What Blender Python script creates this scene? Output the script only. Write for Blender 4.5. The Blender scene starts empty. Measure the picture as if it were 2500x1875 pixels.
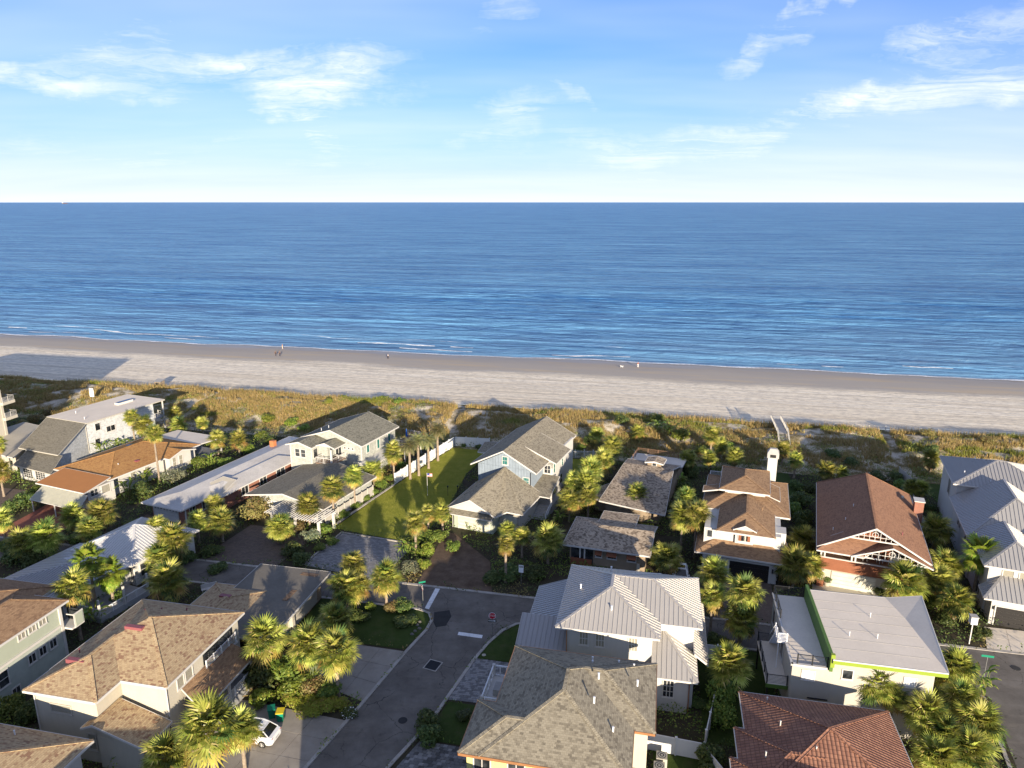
import bpy, bmesh, math, random
import numpy as np
from mathutils import Vector, Matrix
R = math.radians
rnd = random.Random(7)
scn = bpy.context.scene
col = scn.collection

# ------------------------------------------------------------------ camera
CAM_H = 46.0
cam_d = bpy.data.cameras.new('camera')
cam_d.sensor_width = 36.0
cam_d.lens = 36.0 * 1735 / 2500
cam_d.clip_start = 0.5
cam_d.clip_end = 200000
cam = bpy.data.objects.new('camera', cam_d)
col.objects.link(cam)
cam.location = (0, 0, CAM_H)
cam.rotation_euler = (math.pi / 2 - math.atan(444.5 / 1735), 0, 0)
scn.camera = cam

# ------------------------------------------------------------------ light
SUN_EL, SUN_AZ = 11.0, 166.4          # azimuth clockwise from +Y
sun_dir = Vector((math.sin(R(SUN_AZ)) * math.cos(R(SUN_EL)), math.cos(R(SUN_AZ)) * math.cos(R(SUN_EL)), math.sin(R(SUN_EL))))
sd = bpy.data.lights.new('sun', 'SUN')
sd.energy = 4.5
sd.angle = R(0.5)
sd.color = (1.0, 0.86, 0.67)
so = bpy.data.objects.new('sun', sd)
so.rotation_euler = sun_dir.to_track_quat('Z', 'Y').to_euler()
so.location = (60, -120, 80)
col.objects.link(so)

vs = scn.view_settings
scn.display_settings.display_device = 'sRGB'
vs.view_transform = 'Standard'
vs.look = 'None'
vs.gamma = 1.0
vs.use_curve_mapping = False
vs.exposure = 1.36

# ------------------------------------------------------------------ node helpers
class NT:
    def __init__(s, nt): s.nt = nt
    def n(s, t, **kw):
        nd = s.nt.nodes.new(t)
        for k, v in kw.items(): setattr(nd, k, v)
        return nd
    def l(s, a, b): s.nt.links.new(a, b)
    def put(s, sock, v):
        if isinstance(v, bpy.types.NodeSocket): s.nt.links.new(v, sock)
        elif v is not None:
            if isinstance(v, (tuple, list)) and len(v) == 3 and sock.type == 'RGBA': v = (*v, 1)
            sock.default_value = v
    def m(s, op, a, b=None, c=None, clamp=False):
        nd = s.n('ShaderNodeMath', operation=op, use_clamp=clamp)
        s.put(nd.inputs[0], a); s.put(nd.inputs[1], b); s.put(nd.inputs[2], c)
        return nd.outputs[0]
    def vm(s, op, a, b=None, out=0):
        nd = s.n('ShaderNodeVectorMath', operation=op)
        s.put(nd.inputs[0], a)
        if b is not None: s.put(nd.inputs[1], b)
        return nd.outputs[out]
    def mix(s, f, a, b, blend='MIX'):
        nd = s.n('ShaderNodeMix', data_type='RGBA', blend_type=blend)
        s.put(nd.inputs[0], f); s.put(nd.inputs[6], a); s.put(nd.inputs[7], b)
        return nd.outputs[2]
    def ramp(s, f, stops):
        nd = s.n('ShaderNodeValToRGB')
        e = nd.color_ramp.elements
        while len(e) < len(stops): e.new(0.5)
        for el, (p, c) in zip(e, stops):
            el.position = p
            el.color = (c, c, c, 1) if not isinstance(c, (tuple, list)) else (*c[:3], 1)
        s.l(f, nd.inputs[0])
        return nd.outputs[0]
    def noise(s, vec, scale, detail=4, rough=0.55, dist=0.0, out=0, dim='3D'):
        nd = s.n('ShaderNodeTexNoise', noise_dimensions=dim)
        if vec is not None: s.l(vec, nd.inputs['Vector'])
        nd.inputs['Scale'].default_value = scale
        nd.inputs['Detail'].default_value = detail
        nd.inputs['Roughness'].default_value = rough
        nd.inputs['Distortion'].default_value = dist
        return nd.outputs[out]
    def scale(s, vec, sx, sy, sz, rz=0.0):
        nd = s.n('ShaderNodeMapping')
        nd.inputs['Scale'].default_value = (sx, sy, sz)
        nd.inputs['Rotation'].default_value = (0, 0, rz)
        s.l(vec, nd.inputs['Vector'])
        return nd.outputs[0]

# ------------------------------------------------------------------ world
world = bpy.data.worlds.new('World')
scn.world = world
world.use_nodes = True
w = NT(world.node_tree)
w.nt.nodes.clear()
out = w.n('ShaderNodeOutputWorld')
bg = w.n('ShaderNodeBackground')
w.l(bg.outputs[0], out.inputs[0])
SKY_STRENGTH = 0.073
bg.inputs['Strength'].default_value = SKY_STRENGTH
sky = w.n('ShaderNodeTexSky', sky_type='NISHITA')
sky.sun_disc = False
sky.sun_elevation = R(SUN_EL)
sky.sun_rotation = R(SUN_AZ)
sky.altitude = 50
sky.air_density = 1.0
sky.dust_density = 0.6
sky.ozone_density = 2.2
tc = w.n('ShaderNodeTexCoord').outputs['Generated']
d = w.vm('NORMALIZE', tc)
sep = w.n('ShaderNodeSeparateXYZ'); w.l(d, sep.inputs[0])
az = w.m('ARCTAN2', sep.outputs[0], sep.outputs[1])
el = w.m('ARCSINE', sep.outputs[2])
# cirrus: drawn on a flat layer high above, so the streaks close up towards the horizon
zc = w.m('ADD', w.m('MAXIMUM', sep.outputs[2], 0.0), 0.10)
px = w.m('DIVIDE', sep.outputs[0], zc); py = w.m('DIVIDE', sep.outputs[1], zc)
cv = w.n('ShaderNodeCombineXYZ'); w.l(px, cv.inputs[0]); w.l(py, cv.inputs[1])
cp = cv.outputs[0]
def scl(v, f):
    nd = w.n('ShaderNodeVectorMath', operation='SCALE'); w.l(v, nd.inputs[0]); nd.inputs['Scale'].default_value = f
    return nd.outputs[0]
warp = w.noise(cp, 0.9, 5, 0.6, out=1)
cpw = w.vm('ADD', cp, scl(w.vm('SUBTRACT', warp, (0.5, 0.5, 0.5)), 1.3))
st1 = w.noise(w.scale(cpw, 0.6, 1.3, 1, R(-20)), 1.0, 12, 0.64, 0.3)
st2 = w.noise(w.scale(cpw, 0.8, 3.4, 1, R(-30)), 2.2, 12, 0.66, 0.6)
fib = w.m('ADD', w.m('MULTIPLY', st1, 0.6), w.m('MULTIPLY', st2, 0.4))
fib = w.m('MULTIPLY_ADD', w.m('SUBTRACT', fib, 0.5), 5.5, 0.46, clamp=True)
# wobble the outlines of the cloud masses too
wb = w.noise(scl(d, 1.0), 9.0, 5, 0.6, out=1)
ws = w.n('ShaderNodeSeparateXYZ'); w.l(w.vm('SUBTRACT', wb, (0.5, 0.5, 0.5)), ws.inputs[0])
az2 = w.m('ADD', az, w.m('MULTIPLY', ws.outputs[0], 0.22))
el2 = w.m('ADD', el, w.m('MULTIPLY', ws.outputs[1], 0.09))
def blob(a, e, sa, se, tilt=0.0):
    da = w.m('SUBTRACT', az2, R(a)); de = w.m('SUBTRACT', el2, R(e))
    de = w.m('SUBTRACT', de, w.m('MULTIPLY', da, tilt))
    q = w.m('ADD', w.m('POWER', w.m('DIVIDE', da, R(sa)), 2.0), w.m('POWER', w.m('DIVIDE', de, R(se)), 2.0))
    return w.m('EXPONENT', w.m('MULTIPLY', q, -1.0))
tot = None
for amp, a, e, sa, se, tl in [
    (1.0, -12.5, 8.6, 5.5, 1.9, 0.12), (0.85, -20, 8.6, 7, 1.1, -0.12), (0.8, -32, 7.4, 7, 1.0, 0.0), (0.8, -16.5, 5.6, 2.6, 1.7, -0.4),
    (0.45, -27, 10.5, 5, 2.0, 0.4), (0.45, 0.5, 6.2, 3.5, 1.6, 0.3), (0.35, -4, 5.0, 2.5, 0.6, 0.1), (0.35, -1, 13.3, 4, 1.2, 0.3), (0.35, 5.5, 7.5, 1.2, 1.0, -0.3),
    (0.75, 18, 10.3, 2.6, 1.1, 0.35), (0.6, 21.5, 12.6, 1.4, 1.6, 1.3), (0.95, 27.5, 10.7, 2.6, 1.1, 0.1), (0.6, 33, 10.6, 7, 1.6, 0.15),
    (0.75, 26, 7.0, 6, 0.9, 0.22), (0.7, 33, 7.4, 6, 1.3, 0.15), (0.55, 16, 4.7, 9, 1.4, 0.15), (0.4, 9, 3.0, 5, 1.6, -0.3), (0.3, -25, 3.3, 18, 1.0, 0.0)]:
    b = w.m('MULTIPLY', blob(a, e, sa, se, tl), amp)
    tot = b if tot is None else w.m('SUBTRACT', 1.0, w.m('MULTIPLY', w.m('SUBTRACT', 1.0, tot), w.m('SUBTRACT', 1.0, b)))
# elsewhere round the dome the same thin cirrus goes on at a middling cover
away = w.m('MULTIPLY', w.m('GREATER_THAN', w.m('ABSOLUTE', az), R(48)), 0.4)
tot = w.m('MAXIMUM', tot, away)
dens = w.m('MULTIPLY', tot, w.m('MULTIPLY_ADD', fib, 0.95, 0.26), clamp=True)
broad = w.noise(w.scale(cp, 0.3, 0.7, 1, R(-12)), 0.8, 4, 0.55)
dens = w.m('MAXIMUM', dens, w.m('MULTIPLY', w.ramp(broad, [(0.34, 0.0), (0.72, 1.0)]), 0.40))
# thickening haze near the horizon, the same all the way round
hz = w.m('EXPONENT', w.m('MULTIPLY', w.m('MAXIMUM', el, 0.0), -1.0 / R(4.2)))
skyc = w.mix(1.0, sky.outputs[0], (0.33, 0.60, 1.16), 'MULTIPLY')
skyc = w.mix(w.m('MULTIPLY', hz, 0.97, clamp=True), skyc, (5.3, 5.85, 6.5))
skyc = w.mix(w.m('MULTIPLY', dens, 0.93, clamp=True), skyc, (6.2, 6.4, 6.8))
w.l(skyc, bg.inputs['Color'])
# ------------------------------------------------------------------ frames and mesh helpers
def fr(deg):
    c, s = math.cos(R(deg)), math.sin(R(deg))
    return (lambda u, v: (c * u - s * v, s * u + c * v)), (lambda x, y: (c * x + s * y, -s * x + c * y))
S_ANG = -12.0                           # the street grid: u along the shore, v towards the sea
sxy, suv = fr(S_ANG)

def tag(o, label=None, cat=None, group=None, kind=None):
    if label: o['label'] = label
    if cat: o['category'] = cat
    if group: o['group'] = group
    if kind: o['kind'] = kind
    return o

def empty(name, loc, rz=0.0, label=None, cat=None, group=None):
    o = bpy.data.objects.new(name, None)
    o.empty_display_size = 0.3
    o.location = loc; o.rotation_euler = (0, 0, rz)
    col.objects.link(o)
    return tag(o, label, cat, group)

def link(name, me, parent=None, loc=(0, 0, 0), rot=(0, 0, 0), scale=(1, 1, 1)):
    o = bpy.data.objects.new(name, me)
    o.location = loc; o.rotation_euler = rot; o.scale = scale
    if parent is not None: o.parent = parent
    col.objects.link(o)
    return o

class MB:
    """collects polygons; UVs are metres along / up each face"""
    def __init__(s, off=(0, 0, 0)):
        s.v = []; s.f = []; s.mi = []; s.off = off
    def poly(s, pts, mi=0):
        b = len(s.v)
        s.v += [(p[0] - s.off[0], p[1] - s.off[1], p[2] - s.off[2]) for p in pts]
        s.f.append(tuple(range(b, b + len(pts)))); s.mi.append(mi)
    def box(s, x0, x1, y0, y1, z0, z1, mi=0, skip=''):
        a = [(x0, y0, z0), (x1, y0, z0), (x1, y1, z0), (x0, y1, z0), (x0, y0, z1), (x1, y0, z1), (x1, y1, z1), (x0, y1, z1)]
        for k, q in (('b', (3, 2, 1, 0)), ('t', (4, 5, 6, 7)), ('F', (0, 1, 5, 4)), ('R', (1, 2, 6, 5)), ('B', (2, 3, 7, 6)), ('L', (3, 0, 4, 7))):
            if k not in skip: s.poly([a[i] for i in q], mi)
    def prism(s, pts, z0, z1, mi=0, mside=None, bottom=True):
        ms = mi if mside is None else mside
        n = len(pts)
        zt = (lambda p: z1 if len(p) < 3 else p[2])
        s.poly([(p[0], p[1], zt(p)) for p in pts], mi)
        if bottom: s.poly([(p[0], p[1], z0) for p in reversed(pts)], mi)
        for i in range(n):
            a, b = pts[i], pts[(i + 1) % n]
            s.poly([(a[0], a[1], z0), (b[0], b[1], z0), (b[0], b[1], zt(b)), (a[0], a[1], zt(a))], ms)
    def beam(s, a, b, w, h=None, mi=0):
        a, b = Vector(a), Vector(b); h = h or w
        d = (b - a)
        if d.length < 1e-6: return
        d.normalize()
        up = Vector((0, 0, 1)) if abs(d.z) < 0.95 else Vector((0, 1, 0))
        x = d.cross(up).normalized() * (w / 2); y = x.normalized().cross(d).normalized() * (h / 2)
        A = [a - x - y, a + x - y, a + x + y, a - x + y]; B = [p + (b - a) for p in A]
        s.poly(A[::-1], mi); s.poly(B, mi)
        for i in range(4):
            j = (i + 1) % 4
            s.poly([A[i], A[j], B[j], B[i]], mi)
    def tube(s, a, b, r0, r1=None, n=8, mi=0, cap=True):
        a, b = Vector(a), Vector(b); r1 = r0 if r1 is None else r1
        d = (b - a).normalized()
        up = Vector((0, 0, 1)) if abs(d.z) < 0.95 else Vector((0, 1, 0))
        x = d.cross(up).normalized(); y = x.cross(d).normalized()
        ca = [a + (x * math.cos(t) + y * math.sin(t)) * r0 for t in [2 * math.pi * k / n for k in range(n)]]
        cb = [b + (x * math.cos(t) + y * math.sin(t)) * r1 for t in [2 * math.pi * k / n for k in range(n)]]
        for i in range(n):
            j = (i + 1) % n
            s.poly([ca[j], ca[i], cb[i], cb[j]], mi)
        if cap: s.poly(ca, mi); s.poly(cb[::-1], mi)
    def mesh(s, name, mats, smooth=False):
        me = bpy.data.meshes.new(name)
        me.from_pydata(s.v, [], s.f)
        for m_ in (mats if isinstance(mats, (list, tuple)) else [mats]): me.materials.append(m_)
        me.polygons.foreach_set('material_index', s.mi)
        if smooth: me.polygons.foreach_set('use_smooth', [True] * len(s.f))
        uvl = me.uv_layers.new(name='UVMap')
        uv = []
        for f in s.f:
            P = [Vector(s.v[i]) for i in f]
            nrm = Vector((0, 0, 0))
            for i in range(len(P)):
                a, b = P[i], P[(i + 1) % len(P)]
                nrm += Vector(((a.y - b.y) * (a.z + b.z), (a.z - b.z) * (a.x + b.x), (a.x - b.x) * (a.y + b.y)))
            if nrm.length < 1e-12: nrm = Vector((0, 0, 1))
            nrm.normalize()
            if abs(nrm.z) > 0.999: t, b_ = Vector((1, 0, 0)), Vector((0, 1, 0))
            else:
                t = Vector((0, 0, 1)).cross(nrm).normalized(); b_ = nrm.cross(t)
            for p in P: uv += [p.dot(t), p.dot(b_)]
        uvl.data.foreach_set('uv', uv)
        me.update()
        return me
    def build(s, name, mats, parent=None, **kw):
        return link(name, s.mesh(name, mats), parent, **kw)

def np_mesh(name, V, F, mats, mi=None, smooth=False):
    """fast mesh from numpy arrays (all faces with the same number of corners)"""
    me = bpy.data.meshes.new(name)
    V = np.asarray(V, dtype=np.float32); F = np.asarray(F, dtype=np.int32)
    k = F.shape[1]
    me.vertices.add(len(V)); me.vertices.foreach_set('co', V.ravel())
    me.loops.add(F.size); me.loops.foreach_set('vertex_index', F.ravel())
    me.polygons.add(len(F))
    me.polygons.foreach_set('loop_start', np.arange(0, F.size, k, dtype=np.int32))
    me.polygons.foreach_set('loop_total', np.full(len(F), k, dtype=np.int32))
    if smooth: me.polygons.foreach_set('use_smooth', np.ones(len(F), dtype=bool))
    for m_ in (mats if isinstance(mats, (list, tuple)) else [mats]): me.materials.append(m_)
    if mi is not None: me.polygons.foreach_set('material_index', np.asarray(mi, dtype=np.int32))
    me.update(calc_edges=True)
    me.validate()
    return me

# ------------------------------------------------------------------ materials
def mat(name, rough=0.8, spec=0.3, metallic=0.0):
    m_ = bpy.data.materials.new(name); m_.use_nodes = True
    t = NT(m_.node_tree)
    p = t.nt.nodes['Principled BSDF']
    p.inputs['Roughness'].default_value = rough
    p.inputs['Specular IOR Level'].default_value = spec
    p.inputs['Metallic'].default_value = metallic
    return m_, t, p
def bump(t, p, h, strength=0.5, dist=0.02):
    b = t.n('ShaderNodeBump'); b.inputs['Strength'].default_value = strength; b.inputs['Distance'].default_value = dist
    t.l(h, b.inputs['Height']); t.l(b.outputs[0], p.inputs['Normal'])
def posn(t): return t.n('ShaderNodeNewGeometry').outputs['Position']
def uvn(t): return t.n('ShaderNodeUVMap').outputs[0]
def sc(c, f): return tuple(min(1, x * f) for x in c)

def M_plain(name, c, rough=0.7, var=0.12, scale=1.2, spec=0.3, metallic=0.0, streak=True):
    m_, t, p = mat(name, rough, spec, metallic)
    P = posn(t)
    n1 = t.noise(P, scale, 6, 0.6)
    n2 = t.noise(t.scale(P, 3, 3, 0.35), 1.5, 4, 0.6) if streak else t.noise(P, 9, 3)
    f = t.m('ADD', t.m('MULTIPLY', n1, 0.6), t.m('MULTIPLY', n2, 0.4))
    t.l(t.mix(t.ramp(f, [(0.3, 0.0), (0.7, 1.0)]), sc(c, 1 - var), sc(c, 1 + var * 0.6)), p.inputs['Base Color'])
    bump(t, p, t.noise(P, 40, 2), 0.15, 0.01)
    return m_

def cells(t, U, w, h, offs=0.5):
    """running-bond cells: returns the position inside a cell (0..1 both ways) and a random value per cell"""
    sp = t.n('ShaderNodeSeparateXYZ'); t.l(U, sp.inputs[0])
    rv = t.m('DIVIDE', sp.outputs[1], h); row = t.m('FLOOR', rv)
    ru = t.m('ADD', t.m('DIVIDE', sp.outputs[0], w), t.m('MULTIPLY', t.m('FRACT', t.m('MULTIPLY', row, 0.5)), offs * 2))
    cu_ = t.m('FLOOR', ru)
    cmb = t.n('ShaderNodeCombineXYZ'); t.l(cu_, cmb.inputs[0]); t.l(row, cmb.inputs[1])
    wn = t.n('ShaderNodeTexWhiteNoise', noise_dimensions='2D'); t.l(cmb.outputs[0], wn.inputs['Vector'])
    return t.m('FRACT', ru), t.m('FRACT', rv), wn.outputs[0]
def M_shingle(name, c1, c2, c3, w=0.27, h=0.17, blot=0.25, rough=0.92):
    m_, t, p = mat(name, rough, 0.12)
    U = uvn(t)
    fu, fv, rn = cells(t, U, w, h)
    _, _, rn2 = cells(t, U, w * 2.0, h, 0.36)
    mid = t.noise(posn(t), 2.2, 3, 0.6)
    f = t.m('ADD', t.m('ADD', t.m('MULTIPLY', rn, 0.5), t.m('MULTIPLY', rn2, 0.16)), t.m('MULTIPLY', mid, 0.5))
    c = t.ramp(f, [(0.30, c3), (0.45, c2), (0.62, c1), (0.85, sc(c1, 1.12))])
    big = t.noise(posn(t), 0.35, 4, 0.6)
    c = t.mix(t.ramp(big, [(0.3, 0.0), (0.75, blot)]), c, sc(c3, 0.85))
    joint = t.m('MAXIMUM', t.m('LESS_THAN', fu, 0.07), t.m('LESS_THAN', fv, 0.13))
    c = t.mix(t.m('MULTIPLY', joint, 0.45), c, sc(c3, 0.5))
    gr = t.noise(posn(t), 26, 2, 0.7)
    c = t.mix(t.m('MULTIPLY', gr, 0.3), c, sc(c1, 0.6))
    t.l(c, p.inputs['Base Color'])
    hgt = t.m('ADD', t.m('MULTIPLY_ADD', fv, -0.7, 1.0), t.m('MULTIPLY', rn, 0.35))
    bump(t, p, t.m('ADD', hgt, t.m('MULTIPLY', gr, 0.2)), 0.8, 0.03)
    return m_

def M_barrel(name, c1, c2):
    m_, t, p = mat(name, 0.85, 0.2)
    U = uvn(t)
    br = t.n('ShaderNodeTexBrick'); t.l(U, br.inputs['Vector']); br.offset = 0.0
    br.inputs['Scale'].default_value = 1; br.inputs['Brick Width'].default_value = 0.3; br.inputs['Row Height'].default_value = 0.34
    br.inputs['Mortar Size'].default_value = 0.02
    t.put(br.inputs['Color1'], c1); t.put(br.inputs['Color2'], c2); t.put(br.inputs['Mortar'], sc(c2, 0.45))
    big = t.noise(posn(t), 1.1, 5, 0.65)
    t.l(t.mix(t.ramp(big, [(0.35, 0.0), (0.7, 0.55)]), br.outputs[0], sc(c2, 0.5)), p.inputs['Base Color'])
    sp = t.n('ShaderNodeSeparateXYZ'); t.l(U, sp.inputs[0])
    wv = t.m('ABSOLUTE', t.m('SINE', t.m('MULTIPLY', sp.outputs[0], math.pi / 0.3)))
    row = t.m('MULTIPLY_ADD', t.m('FRACT', t.m('DIVIDE', sp.outputs[1], 0.34)), -0.6, 1.0)
    bump(t, p, t.m('ADD', wv, row), 1.0, 0.06)
    return m_

def M_siding(name, c, h=0.18, vertical=False, shing=False, rough=0.7):
    m_, t, p = mat(name, rough, 0.25)
    U = uvn(t)
    P = posn(t)
    n1 = t.noise(P, 1.3, 5, 0.6)
    c0 = t.mix(t.ramp(n1, [(0.3, 0.0), (0.7, 1.0)]), sc(c, 0.88), sc(c, 1.06))
    sp = t.n('ShaderNodeSeparateXYZ'); t.l(U, sp.inputs[0])
    row = t.m('FRACT', t.m('DIVIDE', sp.outputs[0 if vertical else 1], h))
    if shing:
        br = t.n('ShaderNodeTexBrick'); t.l(U, br.inputs['Vector'])
        br.inputs['Scale'].default_value = 1; br.inputs['Brick Width'].default_value = 0.3; br.inputs['Row Height'].default_value = h
        br.inputs['Mortar Size'].default_value = 0.008
        t.put(br.inputs['Color1'], (1, 1, 1)); t.put(br.inputs['Color2'], (0.74, 0.75, 0.76)); t.put(br.inputs['Mortar'], (0.5, 0.5, 0.5))
        c0 = t.mix(1.0, c0, br.outputs[0], 'MULTIPLY')
    else:
        gap = t.m('LESS_THAN', row, 0.07)
        c0 = t.mix(t.m('MULTIPLY', gap, 0.3), c0, sc(c, 0.5))
    t.l(c0, p.inputs['Base Color'])
    bump(t, p, t.m('MULTIPLY', row, -1.0), 0.7, 0.03)
    return m_

def M_brick(name, c1, c2, cm, w=0.22, h=0.075, rough=0.9, blot=0.3):
    m_, t, p = mat(name, rough, 0.2)
    br = t.n('ShaderNodeTexBrick'); t.l(uvn(t), br.inputs['Vector'])
    br.inputs['Scale'].default_value = 1; br.inputs['Brick Width'].default_value = w; br.inputs['Row Height'].default_value = h
    br.inputs['Mortar Size'].default_value = 0.01; br.inputs['Bias'].default_value = 0.1
    t.put(br.inputs['Color1'], c1); t.put(br.inputs['Color2'], c2); t.put(br.inputs['Mortar'], cm)
    big = t.noise(posn(t), 0.9, 5, 0.65)
    t.l(t.mix(t.ramp(big, [(0.35, 0.0), (0.7, blot)]), br.outputs[0], sc(c1, 0.45)), p.inputs['Base Color'])
    bump(t, p, br.outputs['Fac'], -0.5, 0.01)
    return m_

def M_ground(name, cols, scale=0.5, rough=0.95, b=0.4, fine=12, bd=0.05):
    m_, t, p = mat(name, rough, 0.1)
    P = posn(t)
    n1 = t.noise(P, scale, 7, 0.65)
    n2 = t.noise(P, fine, 4, 0.7)
    f = t.m('ADD', t.m('MULTIPLY', n1, 0.7), t.m('MULTIPLY', n2, 0.3))
    k = len(cols)
    t.l(t.ramp(f, [(0.32 + 0.36 * i / (k - 1), c) for i, c in enumerate(cols)]), p.inputs['Base Color'])
    bump(t, p, n2, b, bd)
    return m_

def M_leaf(name, c1, c2, c3=None, rough=0.55, spec=0.35, trans=0.25):
    """leaf: colour differs leaf by leaf and plant by plant"""
    m_, t, p = mat(name, rough, spec)
    g = t.n('ShaderNodeNewGeometry')
    oi = t.n('ShaderNodeObjectInfo')
    f = t.m('FRACT', t.m('ADD', t.m('MULTIPLY', g.outputs['Random Per Island'], 1.0), 0.0))
    c = t.mix(f, c1, c2)
    if c3: c = t.mix(t.m('GREATER_THAN', f, 0.86), c, c3)
    hs = t.n('ShaderNodeHueSaturation')
    t.l(c, hs.inputs['Color'])
    t.l(t.m('MULTIPLY_ADD', oi.outputs['Random'], 0.04, 0.48), hs.inputs['Hue'])
    t.l(t.m('MULTIPLY_ADD', oi.outputs['Random'], 0.6, 0.75), hs.inputs['Value'])
    t.l(hs.outputs[0], p.inputs['Base Color'])
    if trans:
        tr = t.n('ShaderNodeBsdfTranslucent'); t.l(hs.outputs[0], tr.inputs[0])
        mx = t.n('ShaderNodeMixShader'); mx.inputs[0].default_value = trans
        t.l(p.outputs[0], mx.inputs[1]); t.l(tr.outputs[0], mx.inputs[2])
        t.l(mx.outputs[0], t.nt.nodes['Material Output'].inputs[0])
    return m_
# ------------------------------------------------------------------ terrain: h(u, v) in the street frame
def vnoise(x, y, seed=0):
    xi = np.floor(x).astype(np.int64); yi = np.floor(y).astype(np.int64)
    xf = x - xi; yf = y - yi
    def hsh(a, b):
        n = (a * 374761393 + b * 668265263 + seed * 1274126177) & 0x7fffffff
        n = ((n ^ (n >> 13)) * 1274126177) & 0x7fffffff
        return ((n ^ (n >> 16)) & 0xffff) / 65535.0
    sx = xf * xf * (3 - 2 * xf); sy = yf * yf * (3 - 2 * yf)
    return (hsh(xi, yi) * (1 - sx) + hsh(xi + 1, yi) * sx) * (1 - sy) + (hsh(xi, yi + 1) * (1 - sx) + hsh(xi + 1, yi + 1) * sx) * sy
def fbm(x, y, o=4, seed=0):
    s = 0; a = 0.5
    for k in range(o):
        s = s + a * vnoise(x * 2 ** k + 17.3 * k, y * 2 ** k - 9.1 * k, seed + k); a *= 0.5
    return s
def sstep(a, b, x):
    t = np.clip((x - a) / (b - a), 0, 1); return t * t * (3 - 2 * t)
def dune_edge(u): return 150.2 + 1.4 * (fbm(u / 14.0, u * 0 + 3.1, 3, 5) - 0.45) * 2
def path_dist(u, v):
    """distance to the sand footpaths that cross the dune"""
    dd = []
    for (p, q, r_) in [((-37.5, 127), (-42.1, 136.3), 0), ((-42.1, 136.3), (-43.3, 151), 0), ((43.1, 124), (43.6, 136.3), 0), ((43.6, 136.3), (45.4, 152), 0), ((-104, 130), (-101.7, 152), 0)]:
        ax, ay = p; bx, by = q
        t = np.clip(((u - ax) * (bx - ax) + (v - ay) * (by - ay)) / ((bx - ax) ** 2 + (by - ay) ** 2), 0, 1)
        dd.append(np.hypot(u - ax - t * (bx - ax), v - ay - t * (by - ay)))
    return np.minimum.reduce(dd)
def hgt(u, v):
    u = np.asarray(u, dtype=float); v = np.asarray(v, dtype=float)
    e = dune_edge(u)
    d = sstep(126, 139, v) * (1 - sstep(e - 5.0, e + 0.8, v))
    dune = d * (1.1 + 2.4 * (fbm(u / 9.0, v / 7.0, 4, 1) - 0.35)) * (0.35 + 0.65 * sstep(0.3, 2.2, path_dist(u, v)))
    base = 0.55 * sstep(128, 146, v)
    bt = np.clip((v - e) / (214.0 - 150.0), 0, 3)
    beach = np.where(v > e, -bt * 1.75, 0)
    wob = 0.16 * (fbm(u / 30.0, v / 22.0, 3, 9) - 0.45) * sstep(155, 185, v)
    far = -0.05 * np.clip(v - 225, 0, 60)
    return base + np.maximum(dune, 0) + beach + wob + far
def grid_mesh(name, us, vs_, zf, material, smooth=True):
    U, V = np.meshgrid(us, vs_)
    Z = zf(U, V)
    X, Y = sxy(U, V)
    vv = np.stack([X, Y, Z], -1).reshape(-1, 3)
    nu, nv = len(us), len(vs_)
    i = np.arange(nv - 1)[:, None] * nu + np.arange(nu - 1)[None, :]
    F = np.stack([i, i + 1, i + nu + 1, i + nu], -1).reshape(-1, 4)
    o = link(name, np_mesh(name, vv, F, material, smooth=smooth))
    return tag(o, kind='structure')
def h1(u, v): return float(hgt(np.array([u]), np.array([v]))[0])

def street_coords(t):
    """node position turned into the street frame"""
    P = posn(t)
    mp = t.n('ShaderNodeMapping'); mp.vector_type = 'POINT'
    mp.inputs['Rotation'].default_value = (0, 0, R(-S_ANG))
    t.l(P, mp.inputs['Vector'])
    sp = t.n('ShaderNodeSeparateXYZ'); t.l(mp.outputs[0], sp.inputs[0])
    return mp.outputs[0], sp.outputs[0], sp.outputs[1]

M = {}
M['earth'] = M_ground('earth_mulch', [(0.035, 0.03, 0.02), (0.06, 0.05, 0.033), (0.05, 0.06, 0.025)], 0.4, fine=6)
# dune sand with dry litter
m_, t, p = mat('dune_sand', 0.95, 0.1)
P = posn(t)
n1 = t.noise(P, 0.35, 7, 0.65); n2 = t.noise(P, 6, 4, 0.7)
f = t.m('ADD', t.m('MULTIPLY', n1, 0.65), t.m('MULTIPLY', n2, 0.35))
t.l(t.ramp(f, [(0.36, (0.10, 0.085, 0.035)), (0.47, (0.19, 0.15, 0.07)), (0.56, (0.50, 0.44, 0.34)), (0.7, (0.6, 0.55, 0.46))]), p.inputs['Base Color'])
bump(t, p, n2, 0.6, 0.1)
M['dune'] = m_
# beach: dry raked sand above, wet sand below
m_, t, p = mat('beach_sand', 0.9, 0.3)
SP, su_, sv_ = street_coords(t)
tr1 = t.noise(t.scale(SP, 0.02, 1.3, 1), 1.0, 6, 0.62)
tr2 = t.noise(t.scale(SP, 0.006, 0.55, 1), 1.0, 5, 0.6)
foot = t.noise(t.scale(SP, 0.5, 1.0, 1), 1.0, 6, 0.78)
dry = t.mix(t.ramp(tr1, [(0.38, 0.0), (0.62, 1.0)]), (0.58, 0.49, 0.355), (0.88, 0.77, 0.58))
dry = t.mix(t.ramp(tr2, [(0.45, 0.0), (0.6, 0.5)]), dry, (0.90, 0.81, 0.64))
tl = t.m('SUBTRACT', sv_, t.m('MULTIPLY_ADD', t.noise(t.scale(SP, 0.008, 0.0, 1), 1.0, 3, 0.5), 16.0, 164.0))
tk = None
for off_ in (0.0, 1.7, 5.2, 6.8, 11.0):
    q_ = t.m('LESS_THAN', t.m('ABSOLUTE', t.m('SUBTRACT', tl, off_)), 0.28); tk = q_ if tk is None else t.m('MAXIMUM', tk, q_)
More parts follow.
